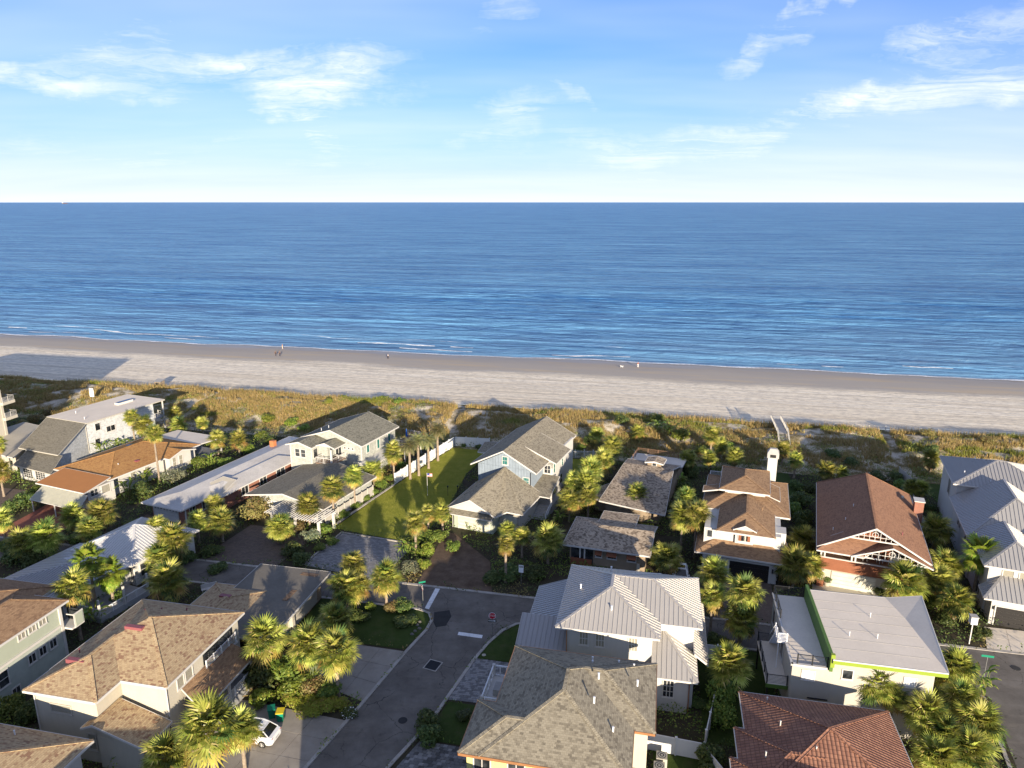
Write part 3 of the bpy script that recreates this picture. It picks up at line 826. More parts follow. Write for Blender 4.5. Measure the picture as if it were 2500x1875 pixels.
    def fbox(s, b, F, a0, a1, d0, d1, z0, z1, mi=0):
        p, q = F(a0, d0, z0), F(a1, d1, z1)
        b.box(min(p[0], q[0]), max(p[0], q[0]), min(p[1], q[1]), max(p[1], q[1]), z0, z1, mi)
    def window(s, side, pl, a0, a1, z0, z1, cols=2, rows=1, glass='glass', frame='fascia', fw=0.1, name='window', parent=None):
        F = s.face(side, pl); b = s.mb()
        for x0, x1, y0, y1 in ((a0 - fw, a1 + fw, z0 - fw, z0), (a0 - fw, a1 + fw, z1, z1 + fw), (a0 - fw, a0, z0, z1), (a1, a1 + fw, z0, z1)):
            s.fbox(b, F, x0, x1, 0.003, 0.07, y0, y1)
        for k in range(1, cols):
            x = a0 + (a1 - a0) * k / cols; s.fbox(b, F, x - 0.03, x + 0.03, 0.003, 0.055, z0, z1)
        for k in range(1, rows):
            z = z0 + (z1 - z0) * k / rows
            for c in range(cols):
                x0 = a0 + (a1 - a0) * c / cols + (0.03 if c else 0); x1 = a0 + (a1 - a0) * (c + 1) / cols - (0.03 if c < cols - 1 else 0)
                s.fbox(b, F, x0, x1, 0.003, 0.05, z - 0.025, z + 0.025)
        s.fbox(b, F, a0 - fw - 0.04, a1 + fw + 0.04, 0.003, 0.11, z0 - fw - 0.05, z0 - fw)
        o = s.put(b, name, M[frame], parent)
        for c in range(cols):
            for r_ in range(rows):
                g = s.mb()
                x0, x1 = a0 + (a1 - a0) * c / cols, a0 + (a1 - a0) * (c + 1) / cols
                y0, y1 = z0 + (z1 - z0) * r_ / rows, z0 + (z1 - z0) * (r_ + 1) / rows
                s.fbox(g, F, x0 + 0.005, x1 - 0.005, 0.004, 0.02, y0 + 0.005, y1 - 0.005)
                s.put(g, 'pane', M[glass], o)
        return o
    def panelled(s, name, side, pl, a0, a1, z0, z1, m_, n=4, frame='fascia', fw=0.12, glassrow=False):
        """sectional garage door: stacked panels in a frame"""
        F = s.face(side, pl); b = s.mb()
        for x0, x1, y0, y1 in ((a0 - fw, a1 + fw, z1, z1 + fw), (a0 - fw, a0, z0, z1), (a1, a1 + fw, z0, z1)):
            s.fbox(b, F, x0, x1, 0.003, 0.09, y0, y1)
        o = s.put(b, name, M[frame])
        h = (z1 - z0) / n
        for k in range(n):
            g = s.mb(); s.fbox(g, F, a0 + 0.01, a1 - 0.01, 0.004, 0.045, z0 + k * h + 0.012, z0 + (k + 1) * h - 0.012)
            q = s.put(g, 'door_panel', M[m_], o)
        if glassrow:
            k = max(2, int((a1 - a0) / 0.55))
            for i in range(k):
                g = s.mb(); x0 = a0 + (a1 - a0) * (i + 0.2) / k; x1 = a0 + (a1 - a0) * (i + 0.8) / k
                s.fbox(g, F, x0, x1, 0.046, 0.055, z1 - h * 0.75, z1 - h * 0.3); s.put(g, 'pane', M['glass'], o)
        return o
    def rail(s, pts, z, h=1.0, m_='white_metal', step=0.14, posts=1.6, name='railing', w=0.03, parent=None, horiz=False, top=0.05):
        """railing along a line of points: posts and balusters are pieces of their own"""
        o = None
        tb = s.mb()
        for (a, b) in zip(pts[:-1], pts[1:]):
            za = a[2] if len(a) > 2 else z; zb = b[2] if len(b) > 2 else z
            tb.beam((a[0], a[1], za + h), (b[0], b[1], zb + h), top, top)
            if not horiz: tb.beam((a[0], a[1], za + 0.1), (b[0], b[1], zb + 0.1), w, w)
        o = s.put(tb, name, M[m_], parent)
        for (a, b) in zip(pts[:-1], pts[1:]):
            za = a[2] if len(a) > 2 else z; zb = b[2] if len(b) > 2 else z
            ln = math.hypot(b[0] - a[0], b[1] - a[1])
            n = max(1, round(ln / posts))
            for k in range(n + 1):
                t_ = k / n; x, y, zz = a[0] + (b[0] - a[0]) * t_, a[1] + (b[1] - a[1]) * t_, za + (zb - za) * t_
                pb = s.mb(); pb.box(x - 0.05, x + 0.05, y - 0.05, y + 0.05, zz, zz + h + 0.08); s.put(pb, 'post', M[m_], o)
            if horiz:
                for k in range(1, 7):
                    pb = s.mb(); zz = k * h / 7.0
                    pb.beam((a[0], a[1], za + zz), (b[0], b[1], zb + zz), w, w); s.put(pb, 'rail_bar', M[m_], o)
            else:
                n = max(1, int(ln / step))
                for k in range(1, n):
                    t_ = k / n; x, y, zz = a[0] + (b[0] - a[0]) * t_, a[1] + (b[1] - a[1]) * t_, za + (zb - za) * t_
                    pb = s.mb(); pb.box(x - w / 2, x + w / 2, y - w / 2, y + w / 2, zz + 0.1, zz + h - 0.02); s.put(pb, 'baluster', M[m_], o)
        return o
    def vent(s, u, v, z, h=0.45, r=0.07, m_='white_metal', name='vent_pipe', parent=None):
        b = s.mb(); r *= 0.75; b.tube((u, v, z - 0.1), (u, v, z + h), r); b.tube((u, v, z + h), (u, v, z + h + 0.06), r * 1.35)
        return s.put(b, name, M[m_], parent)
    def pipe(s, pts, r=0.05, m_='fascia', name='downpipe'):
        b = s.mb()
        for a, c in zip(pts[:-1], pts[1:]): b.tube(a, c, r, n=6)
        return s.put(b, name, M[m_])
    def xyz(s, u, v, z):
        x, y = s.f(u, v); return (x, y, z)
# ================================================================== houses on the near side of the cross street
A12 = -12.0
# ---- big tan-roofed house, bottom left
h = House('house', A12, (-45, 48), 'large cream stucco house with a tan shingle hip roof and two maroon vents')
h.wall(-50.1, -39.6, 44.8, 55.4, 0, 6.45, 'stucco_cream')
h.wall(-50.12, -44.0, 42.0, 44.8, 0, 6.45, 'stucco_cream')
h.wall(-43.99, -39.7, 41.6, 44.79, 0, 3.1, 'stucco_cream')
KW = dict(cap='tan_shingle')
h.rect_roof(-50.63, -39.1, 44.3, 55.9, 6.5, 0.40, 'tan_shingle', axis='v', ends='hh', capf=lambda u, v, z: v > 48.5 or u > -44, **KW)
h.rect_roof(-50.6, -43.5, 41.5, 48.2, 6.485, 0.40, 'tan_shingle', axis='v', ends='hg', **KW)
h.slab('garage_roof', [[(-43.75, 41.0, 4.7), (-39.0, 41.0, 3.2), (-39.0, 44.3, 3.2), (-43.75, 44.3, 4.7)], [(-43.75, 44.3, 4.7), (-44.9, 44.3, 4.2), (-44.9, 41.0, 4.2), (-43.75, 41.0, 4.7)]], 0.16, 'tan_shingle', cap='tan_shingle')
b = h.mb(); b.poly([(-43.95, 41.62, 3.1), (-39.7, 41.62, 3.1), (-39.7, 41.62, 3.25), (-43.75, 41.62, 4.5), (-43.95, 41.62, 4.45)]); h.put(b, 'gable', M['stucco_cream'])
h.window('F', 42.0, -48.5, -46.6, 4.5, 5.2, 1, 1, 'blinds', 'stucco_grey'); h.window('F', 42.0, -45.3, -44.6, 1.3, 2.8, 1, 2, 'blinds', 'stucco_grey')
h.window('R', -39.6, 46.2, 47.0, 4.8, 5.8, 1, 1, 'blinds'); h.window('R', -39.6, 47.3, 48.2, 4.8, 5.8, 1, 1, 'blinds')
b = h.mb(); b.box(-39.6, -39.57, 49.8, 54.4, 4.2, 5.9); h.put(b, 'balcony_recess_shade', M['glass'])  # dark panel on the solid wall, painting in the shade of the balcony recess
ro = h.rail([(-39.3, 49.8), (-39.3, 54.4)], 4.2, 0.95, 'white_metal', name='balcony_railing', horiz=True, posts=1.15)
for k, (mm) in enumerate(['lime_dark', 'maroon', 'lime_dark', 'maroon', 'lime_dark', 'maroon']):
    b = h.mb(); b.beam((-39.28, 49.85, 4.3 + k * 0.14), (-39.28, 54.35, 4.3 + k * 0.14), 0.035, 0.035); h.put(b, 'coloured_bar', M[mm], ro)
h.box('balcony_ledge', -39.59, -39.1, 49.7, 54.5, 4.02, 4.19, 'fascia')
h.slab('porch_roof', [[(-39.55, 46.6, 4.6), (-39.55, 53.6, 4.6), (-37.2, 54.3, 3.1), (-37.2, 46.0, 3.1)][::-1], [(-39.55, 53.6, 4.6), (-39.55, 54.3, 3.1), (-37.2, 54.3, 3.1)]], 0.14, 'brown_shingle')
for v_ in (46.4, 50.2, 53.9): h.box('porch_post', -37.6, -37.4, v_ - 0.1, v_ + 0.1, 0, 3.0, 'fascia')
h.box('porch_deck', -39.58, -37.3, 46.2, 54.0, 0, 0.9, 'grey_deck'); h.rail([(-37.45, 46.3), (-37.45, 54.0)], 0.9, 0.95, name='porch_railing')
for (u_, v_, z_) in ((-48.0, 44.6, 7.6), (-45.6, 48.9, 8.4)):
    b = h.mb(); b.box(u_ - 0.9, u_ + 0.9, v_ - 0.22, v_ + 0.22, z_ - 0.25, z_ + 0.12); h.put(b, 'roof_vent', M['maroon'])
for q in ((-47.5, 52.5, 7.4), (-46.2, 53.2, 7.3), (-43.9, 53.8, 7.2), (-49.2, 46.2, 7.1)): h.vent(*q, h=0.35, m_='maroon')
h.pipe([(-39.5, 44.7, 6.3), (-39.5, 44.7, 3.3)])
h.pipe([(-50.0, 41.9, 6.3), (-50.0, 41.9, 0.2)])
h.pipe([(-39.6, 41.0, 3.1), (-39.3, 41.1, 2.8), (-39.3, 41.5, 2.6)])

# ---- pale green house at the left edge
h = House('house', A12, (-62, 50), 'pale green two-storey house with white-framed windows at the left edge of the photo')
h.wall(-64, -58.6, 38, 53.5, 0, 6.4, 'stucco_green'); h.wall(-76, -64.01, 40, 56, 0, 6.2, 'stucco_green')
b = h.mb(); b.box(-58.6, -58.52, 38, 53.5, 0.0, 3.85); h.put(b, 'lower_siding', M['side_green'])
h.box('belt_trim', -58.6, -58.45, 38, 53.6, 3.85, 4.1, 'fascia'); h.box('corner_trim', -58.75, -58.47, 53.3, 53.62, 0, 6.4, 'fascia')
h.rect_roof(-64.6, -58.0, 37, 54.2, 6.5, 0.48, 'brown_shingle', axis='v', ends='hh', cap='brown_shingle')
h.rect_roof(-77, -61.5, 40, 56.6, 6.3, 0.30, 'brown_shingle', axis='u', ends='hh', cap='brown_shingle')
for v_ in (48.65, 49.85, 51.05): h.window('R', -58.6, v_, v_ + 0.75, 5.35, 6.1, 2, 1, 'blinds')
for v_ in (49.2, 50.45, 51.7): h.window('R', -58.52, v_, v_ + 0.75, 2.35, 3.2, 2, 1, 'glass')
h.window('R', -58.52, 45.9, 46.9, 2.0, 3.5, 1, 2); h.window('R', -58.52, 47.0, 47.8, 0.3, 1.1, 2, 1)
h.box('bay_frame', -57.56, -57.5, 54.0, 55.2, 3.4, 5.0, 'fascia'); h.box('bay_screen', -57.495, -57.46, 54.12, 55.08, 3.55, 4.85, 'stucco_green'); h.box('bay_side', -59.4, -57.58, 55.12, 55.18, 3.61, 4.9, 'glass'); h.box('bay_rail', -58.4, -57.57, 54.0, 54.05, 4.85, 4.95, 'fascia')
h.box('bay_floor', -59.5, -57.57, 53.66, 55.1, 3.4, 3.6, 'fascia')

# ---- roof corner, bottom left corner of the frame
h = House('house', A12, (-46, 36), 'house in the bottom left corner showing only a brown roof corner')
h.wall(-54, -42.7, 26, 38.6, 0, 4.95, 'stucco_white'); h.rect_roof(-55, -42.0, 25, 39.3, 5.0, 0.42, 'tan_shingle', axis='v', ends='hh', cap='tan_shingle')
h.vent(-47.9, 38.0, 5.6, 0.3)

# ---- big grey-shingled house, bottom centre
h = House('house', A12, (-6, 49), 'large house with a mottled grey-brown shingle hip roof and copper gutters, bottom centre')
h.wall(-11.1, -0.95, 42.9, 55.7, 0, 6.45, 'stucco_yellow'); h.wall(-0.94, 0.6, 47.9, 55.7, 0, 6.45, 'stucco_cream'); h.wall(-12.6, -11.11, 42.9, 47.9, 0, 6.45, 'stucco_yellow')
kw = dict(cap='grey_shingle', medge='copper')
h.rect_roof(-7.0, 1.15, 47.4, 56.16, 6.47, 0.42, 'grey_shingle', axis='u', ends='gh', **kw)
h.rect_roof(-11.59, -0.45, 42.4, 56.17, 6.495, 0.42, 'grey_shingle', axis='v', ends='hh', **kw)
h.rect_roof(-13.1, -8.4, 42.41, 48.4, 6.47, 0.42, 'grey_shingle', axis='u', ends='hg', **kw)
for q in ((-4.4, 54.8, 7.0), (-4.3, 53.6, 7.5), (-2.1, 54.6, 7.1), (-0.8, 54.4, 7.1)): h.vent(*q, h=0.25, r=0.09)
for q in ((-3.5, 50.3, 8.6), (-3.6, 47.6, 8.4), (-2.0, 46.2, 7.1), (-0.4, 51.0, 7.9)): h.vent(*q, h=0.4, r=0.1)
h.window('R', -0.95, 43.2, 44.6, 4.4, 6.0, 1, 1, 'stucco_yellow'); h.window('R', -0.95, 45.3, 46.8, 4.4, 6.0, 1, 1, 'stucco_yellow')
h.window('F', 42.9, -12.0, -10.8, 4.6, 5.9); h.window('F', 42.9, -9.4, -8.2, 4.6, 5.9); h.window('F', 42.9, -6, -4.8, 4.6, 5.9)
h.box('balcony_floor', -13.8, -11.11, 51.6, 56.3, 2.75, 2.98, 'fascia')
rr = h.rail([(-11.2, 56.2), (-13.7, 56.2), (-13.7, 51.7), (-11.2, 51.7)], 3.0, 1.05, 'white_metal', name='balcony_railing', horiz=False, top=0.12, step=0.6, w=0.08)
for v_ in (51.7, 56.2): h.box('column', -13.8, -13.55, v_ - 0.12, v_ + 0.12, 0, 4.2, 'fascia')
h.window('L', -11.1, 52.6, 55.2, 3.1, 5.2, 2, 1)
h.box('table', -13.1, -12.2, 53.4, 54.6, 3.02, 3.6, 'stone')

# ---- white house with standing-seam roof
h = House('house', A12, (-2, 65), 'white stucco house with a grey standing-seam metal hip roof, beyond the big grey-shingled roof')
h.wall(-7.4, 0.7, 59.9, 71.0, 0, 6.75, 'stucco_white'); h.wall(0.71, 4.6, 62.5, 71.0, 0, 6.74, 'stucco_white'); h.wall(0.71, 4.1, 58.4, 62.49, 0, 3.75, 'stucco_white')
h.wall(4.11, 4.6, 59.3, 62.49, 0, 3.6, 'stucco_white'); h.wall(-11.9, -7.41, 60.8, 63.4, 0, 3.7, 'stucco_white'); h.wall(-11.5, -7.41, 63.41, 70.9, 0, 3.7, 'stucco_white')
kw = dict(panel=(0.44, 'seam_grey'), cap='seam_grey', th=0.16)
h.rect_roof(-8.4, 1.4, 59.4, 71.59, 6.8, 0.42, 'seam_grey', axis='v', ends='hh', **kw)
h.rect_roof(-3.6, 5.3, 62.0, 71.58, 6.77, 0.42, 'seam_grey', axis='u', ends='gh', **kw)
h.slab('lower_roof', [[(0.72, 57.9, 3.8), (4.9, 57.9, 3.8), (1.9, 62.45, 5.7), (0.72, 62.45, 5.7)], [(4.9, 57.9, 3.8), (4.9, 62.45, 3.8), (1.9, 62.45, 5.7)]], 0.14, 'seam_grey', panel=(0.44, 'seam_grey'), cap='seam_grey')
h.slab('lower_roof', [[(4.62, 60.6, 4.9), (5.95, 60.6, 3.9), (5.95, 71.4, 3.9), (4.62, 71.4, 4.9)]], 0.14, 'seam_grey', panel=(0.44, 'seam_grey'))
h.slab('lower_roof', [[(-12.4, 60.1, 3.8), (-7.42, 60.1, 3.8), (-7.42, 63.6, 5.2), (-12.4, 63.6, 5.2)]], 0.14, 'seam_blue_shade', panel=(0.44, 'seam_blue_shade'))  # darker metal than the main roof: shadow on this slope put into its colour
h.slab('lower_roof', [[(-12.0, 63.75, 3.8), (-12.0, 71.4, 3.8), (-7.45, 71.4, 5.6), (-7.45, 63.75, 5.6)][::-1]], 0.14, 'seam_blue_shade', panel=(0.44, 'seam_blue_shade'))
b = h.mb(); b.poly([(-7.45, 60.8, 3.7), (-11.9, 60.8, 3.7), (-11.9, 63.4, 4.9), (-7.45, 63.4, 4.9)]); h.put(b, 'gable', M['stucco_white'])
for a0 in (-6.1, -4.55, -1.45): h.window('F', 59.9, a0, a0 + 0.75, 4.95, 6.25, 3, 2, 'blinds')
h.window('F', 58.4, 1.9, 2.8, 1.6, 3.3, 3, 3, 'glass')
for q in ((-6.7, 65.5, 7.5), (-3.3, 61.8, 7.7), (-3.9, 69.6, 7.6)): h.vent(*q, h=0.5, r=0.11)
h.pipe([(-7.35, 59.7, 6.6), (-7.35, 59.8, 3.9)], m_='copper'); h.pipe([(1.2, 61.9, 6.7), (1.2, 61.9, 5.6)], 0.06, 'black_metal'); h.pipe([(4.2, 58.2, 3.7), (4.2, 58.2, 0.1)], m_='copper')

# ---- modern house with lime trim
h = House('house', A12, (19, 65), 'modern cream house with a white low roof, bright lime fascia and roof terrace')
h.wall(13.0, 24.5, 59.2, 71.2, 0, 5.95, 'stucco_grey'); h.wall(16.3, 24.5, 59.2, 71.2, 5.951, 7.05, 'stucco_grey', name='upper_wall')
F1, F2, BRr, BLl, V, TM = (16.1, 58.5, 7.5), (25.2, 58.5, 7.5), (26.3, 69.3, 8.6), (16.3, 70.2, 7.5), (24.2, 66.6, 7.5), (23.4, 70.2, 7.5)
h.slab('roof', [[F1, F2, V, TM, BLl], [F2, BRr, V], [V, BRr, TM]], 0.3, 'flat_white', medge='fascia')
b = h.mb(); b.box(16.1, 25.2, 58.42, 58.5, 7.08, 7.40); h.put(b, 'lime_fascia', M['lime'])
b = h.mb(); b.box(16.0, 16.28, 58.9, 71.2, 5.98, 7.54); h.put(b, 'green_parapet', M['lime_dark'])
b = h.mb(); b.box(15.96, 16.3, 58.6, 58.89, 6.6, 7.85); h.put(b, 'parapet_end', M['lime'])
b = h.mb(); b.box(13.05, 15.99, 59.4, 71.2, 5.96, 6.02); h.put(b, 'terrace_floor', M['flat_white'])
h.box('terrace_coping', 12.9, 15.9, 59.1, 59.39, 5.96, 6.15, 'fascia')
h.box('terrace_coping', 12.85, 13.04, 59.1, 71.3, 5.96, 6.15, 'fascia')
for k in range(6): b = h.mb(); b.box(16.4 + 0, 24.4, 60.3 + 1.6 * k, 60.34 + 1.6 * k, 7.5, 7.512); h.put(b, 'membrane_seam', M['stucco_grey'])
h.rail([(13.0, 66.5), (13.0, 71.2), (15.9, 71.2)], 6.1, 0.95, 'black_metal', name='terrace_railing', horiz=True, w=0.02)
h.rail([(13.4, 59.3), (15.9, 59.3)], 6.1, 0.95, 'black_metal', name='terrace_railing', horiz=True, w=0.02)
for (a0, a1, z0, z1, g) in ((13.9, 14.9, 5.0, 6.35 - .5, 'white_metal'), (17.2, 18.0, 5.55, 6.4, 'glass'), (22.2, 23.1, 5.55, 6.4, 'white_metal')): h.window('F', 59.2, a0, a1, z0 - 0.25, z1 - 0.25, 1, 1, g, 'fascia', 0.09)
for v_ in (63.5, 66.5, 69.0): h.window('L', 13.0, v_, v_ + 1.3, 3.4, 5.2, 1, 1)
for q in ((18.3, 62.5, 7.5), (20.7, 62.6, 7.5), (21.0, 66.2, 7.5)): h.vent(*q, h=0.4, r=0.05)
h.box('deck', 11.1, 12.98, 60.0, 66.8, 3.0, 3.2, 'flat_white'); h.box('deck_trim', 11.05, 12.98, 59.9, 59.99, 2.85, 3.2, 'lime_dark')
for v_ in (60.1, 66.6): h.box('deck_post', 11.15, 11.3, v_ - 0.07, v_ + 0.07, 0, 3.0, 'black_metal')
h.rail([(12.9, 60.05), (11.15, 60.05), (11.15, 66.7), (12.9, 66.7)], 3.2, 0.95, 'black_metal', name='deck_railing', horiz=True, w=0.02)
st = h.box('stair_landing', 12.2, 13.0, 62.5, 64.1, 5.95, 6.05, 'white_metal')
h.rail([(13.0, 62.5), (12.2, 62.5), (12.2, 64.1)], 6.0, 0.95, 'white_metal', name='stair_railing', horiz=True, posts=0.8)
for k in range(10):
    h.box('stair_tread', 12.2, 12.9, 64.15 + 0.24 * k, 64.4 + 0.24 * k, 5.7 - 0.26 * k, 5.75 - 0.26 * k, 'white_metal')
b = h.mb(); b.beam((12.2, 64.1, 5.9), (12.2, 66.6, 3.2), 0.06, 0.2); b.beam((12.2, 64.1, 6.9), (12.2, 66.6, 4.2), 0.05); b.beam((12.3, 62.6, 5.9), (12.3, 62.6, 3.2), 0.08); h.put(b, 'stair_stringer', M['white_metal'])
h.box('balcony_rail_top', 14.5, 16.2, 59.0, 59.15, 2.9, 2.95, 'black_metal')

# ---- tiled roof bottom right
h = House('house', A12, (14, 49), 'house with a red-brown barrel tile hip roof, bottom right')
h.wall(8.7, 19.5, 42, 55.3, 0, 4.95, 'stucco_cream'); h.wall(7.9, 8.69, 42, 50.8, 0, 4.95, 'stucco_cream')
h.rect_roof(8.2, 20.1, 43.9, 55.85, 5.0, 0.38, 'barrel', axis='v', ends='hh', cap='barrel', medge='fascia')
h.rect_roof(7.4, 13.5, 44.0, 51.3, 4.985, 0.38, 'barrel', axis='u', ends='hg', cap='barrel')
h.rect_roof(6.8, 19.9, 35.5, 47.9, 4.98, 0.38, 'barrel', axis='u', ends='hh', cap='barrel')
for q in ((10.8, 51.0, 6.0), (9.3, 47.6, 5.8), (12.9, 48.2, 6.4), (15.6, 46.3, 5.9), (18.0, 46.0, 5.7), (10.3, 54.5, 5.4)): h.vent(*q, h=0.35, m_='fascia')

# ---- white metal-roofed cottage, left
h = House('cottage', -22.5, (-78, 54), 'white cottage with a pale metal roof and railed porch behind two fan palms')
h.wall(-82.2, -73.1, 55.2, 64.5, 0, 3.15, 'side_white'); h.wall(-83.8, -74.2, 46.6, 55.19, 0, 2.75, 'side_white')
kw = dict(panel=(0.4, 'seam_white'), cap='seam_white', th=0.14)
h.rect_roof(-83.1, -72.5, 54.4, 65.0, 3.2, 0.42, 'seam_white', axis='u', ends='hh', **kw)
h.slab('porch_roof', [[(-80.6, 51.8, 3.9), (-73.4, 51.8, 3.2), (-72.7, 54.39, 3.2), (-79, 54.39, 4.0)]], 0.12, 'seam_white', panel=(0.4, 'seam_white'))
h.rect_roof(-84.6, -74.0, 45.8, 56.7, 2.8, 0.17, 'seam_blue_shade', axis='v', ends='hg', panel=(0.4, 'seam_blue_shade'), th=0.14)  # darker metal than the main roof: the wing's shade is in its colour
h.slab('lean_to_roof', [[(-103.5, 56.0, 2.7), (-84.62, 47.4, 2.9), (-84.62, 56.6, 2.9), (-101.0, 62.0, 2.7)]], 0.14, 'seam_blue_shade', panel=(0.5, 'seam_blue_shade')) if False else None
h.box('porch_deck', -74.19, -69.8, 47.7, 54.3, 0, 0.6, 'grey_deck'); h.rail([(-74.0, 47.8), (-69.9, 47.8), (-69.9, 54.2)], 0.6, 0.95, name='porch_railing', top=0.09)
for v_ in (47.8, 51.0, 54.2): h.box('porch_post', -70.0, -69.8, v_ - 0.1, v_ + 0.1, 0.6, 2.9, 'fascia')
h.slab('porch_roof', [[(-74.1, 47.2, 3.1), (-69.4, 47.2, 2.8), (-69.4, 54.9, 2.8), (-74.1, 54.9, 3.1)]], 0.12, 'seam_white', panel=(0.4, 'seam_white')) if False else None
h.window('R', -73.1, 56.0, 57.2, 0.9, 2.5, 1, 2); h.window('R', -73.1, 58.6, 59.6, 0.9, 2.5, 1, 2); h.window('R', -74.2, 49.0, 50.0, 0.8, 2.3, 1, 2); h.window('F', 55.2, -73.8, -73.3, 0.9, 2.5)

# ---- dark low roof by the corner
h = House('house', A12, (-42, 64), 'low house with a dark rolled roof and a tan shingle corner, beside the street junction')
h.wall(-45.7, -38.2, 59.2, 69.8, 0, 2.95, 'side_wood'); h.wall(-48.7, -45.71, 57, 65.2, 0, 2.8, 'side_wood')
h.slab('roof', [[(-46.3, 56.5, 3.1), (-37.1, 56.5, 3.1), (-37.1, 70.4, 3.25), (-46.3, 70.4, 3.25)]], 0.2, 'flat_dark')
h.rect_roof(-49.2, -41.6, 55.5, 65.7, 3.0, 0.22, 'tan_shingle', axis='v', ends='gh', cap='tan_shingle')
h.box('side_wall', -38.19, -38.05, 60.5, 68.5, 0.3, 2.6, 'stucco_grey'); h.box('column', -37.9, -37.45, 61.8, 62.3, 0, 2.9, 'stucco_cream')
h.rail([(-37.9, 60.0), (-37.9, 61.7)], 0.9, 1.0, 'stucco_cream', name='porch_railing')
h.box('patched_felt', -40.3, -38.2, 69.0, 69.6, 3.26, 3.275, 'brown_shingle'); h.box('patched_felt', -39.6, -39.0, 63.6, 65.8, 3.20, 3.235, 'brown_shingle')
h.box('skylight', -46.3, -45.0, 62.0, 62.5, 3.65, 3.85, 'maroon')

# ================================================================== houses on the beach side
A22 = -22.5
# ---- grey-blue house, centre
h = House('house', A22, (-40, 98), 'tall grey-blue board-and-batten house with grey shingle gables beside the lawn')
h.wall(-44.9, -36.0, 94.6, 112.2, 0, 6.5, 'board_blue'); h.wall(-35.99, -34.4, 99.8, 106.4, 0, 6.2, 'stucco_white'); h.wall(-35.99, -35.0, 106.41, 112.2, 0, 6.5, 'stucco_white')
h.wall(-44.3, -38.1, 84.9, 94.59, 0, 3.1, 'stucco_green', name='garage_wall'); h.wall(-38.09, -34.9, 87.2, 94.59, 0, 3.0, 'stucco_grey', name='garage_wall')
h.rect_roof(-46.0, -35.0, 94.1, 113.8, 6.35, 0.52, 'grey_shingle', axis='v', ends='gg')
h.gable_wall(-44.9, -36.0, 94.6, 112.2, 6.45, 2.4, 'v', 'board_blue')
h.slab('side_roof', [[(-40.3, 99.5, 8.95), (-33.7, 99.5, 6.25), (-33.7, 106.8, 6.25), (-40.3, 106.8, 8.95)]], 0.18, 'grey_shingle')
b = h.mb(); b.prism([(-39.9, 99.8, 8.3), (-34.4, 99.8, 6.3), (-34.4, 99.95, 6.3), (-39.9, 99.95, 8.3)], 5.2, 8); h.put(b, 'side_gable', M['stucco_white'])
for k in range(19):
    u_ = -44.7 + 0.47 * k
    zt = 6.35 + 0.52 * (5.5 - abs(u_ + 40.5)) - 0.35
    b = h.mb(); b.box(u_, u_ + 0.05, 94.54, 94.6, 3.2, max(5.5, zt)); h.put(b, 'batten', M['board_blue'])
GA, AP, GL, GR, HC = (-41.3, 84.0, 5.1), (-40.3, 94.58, 6.5), (-45.2, 84.0, 3.2), (-37.4, 84.0, 3.15), (-36.6, 86.4, 3.1)
h.slab('garage_roof', [[GL, GA, AP], [GL, AP, (-45.2, 94.58, 3.3)], [GA, GR, AP], [GR, HC, AP], [HC, (-34.2, 86.4, 3.05), AP], [(-34.2, 86.4, 3.05), (-34.2, 94.58, 3.05), AP]], 0.16, 'grey_shingle', cap='grey_shingle')
b = h.mb(); b.poly([(-44.6, 84.6, 3.1), (-37.9, 84.6, 3.1), (-41.3, 84.6, 4.75)]); b.poly([(-44.6, 84.9, 3.1), (-41.3, 84.9, 4.75), (-37.9, 84.9, 3.1)]); h.put(b, 'gable', M['stucco_white'])
h.slab('door_roof', [[(-44.8, 84.05, 2.45), (-38.0, 84.05, 2.45), (-38.0, 84.88, 3.05), (-44.8, 84.88, 3.05)]], 0.1, 'dark_grey_shingle')
h.panelled('garage_door', 'F', 84.9, -43.5, -38.7, 0, 2.25, 'door_cream'); h.panelled('garage_door', 'F', 87.2, -37.6, -35.3, 0, 2.2, 'door_cream', frame='stucco_grey')
h.slab('porch_roof', [[(-36.2, 93.4, 3.15), (-32.6, 93.4, 3.1), (-33.2, 99.78, 4.1), (-36.2, 99.78, 4.1)]], 0.12, 'grey_shingle')
h.window('F', 94.6, -40.75, -39.9, 6.9, 8.1, 1, 2, 'teal'); h.window('F', 94.6, -37.3, -36.4, 4.2, 5.2, 1, 2, 'teal')
h.window('F', 99.8, -35.75, -34.75, 4.35, 5.6, 2, 2, 'glass'); h.window('R', -34.4, 100.2, 101.0, 4.3, 5.8, 1, 2, 'teal'); h.window('R', -34.4, 104.2, 105.0, 4.1, 5.5, 1, 2, 'teal')
h.window('R', -34.4, 103.5, 104.6, 1.2, 2.8, 1, 2, 'glass')
h.box('porch_floor', -36.0, -32.7, 94.6, 99.7, 0, 1.25, 'grey_deck'); h.box('porch_post', -32.95, -32.75, 94.7, 94.9, 1.25, 3.1, 'fascia'); h.box('porch_post', -35.9, -35.7, 94.7, 94.9, 1.25, 3.1, 'fascia')
h.box('front_door', -34.6, -33.8, 99.6, 99.7, 1.26, 3.3, 'stucco_yellow')
for k in range(8): h.box('stair_step', -35.0, -32.8, 94.6 - 0.34 * (8 - k) , 94.94 - 0.34 * (8 - k), 0, 0.15 * (k + 0.5), 'stone')
h.rail([(-32.7, 91.9, 0.1), (-32.7, 94.6, 1.2)], 0, 0.95, name='stair_railing')
h.wall(-47.9, -44.91, 103.0, 107.6, 0, 5.0, 'stucco_white', name='side_wing'); h.rect_roof(-48.7, -43.6, 102.5, 108.1, 5.2, 0.3, 'grey_shingle', axis='u', ends='gg')
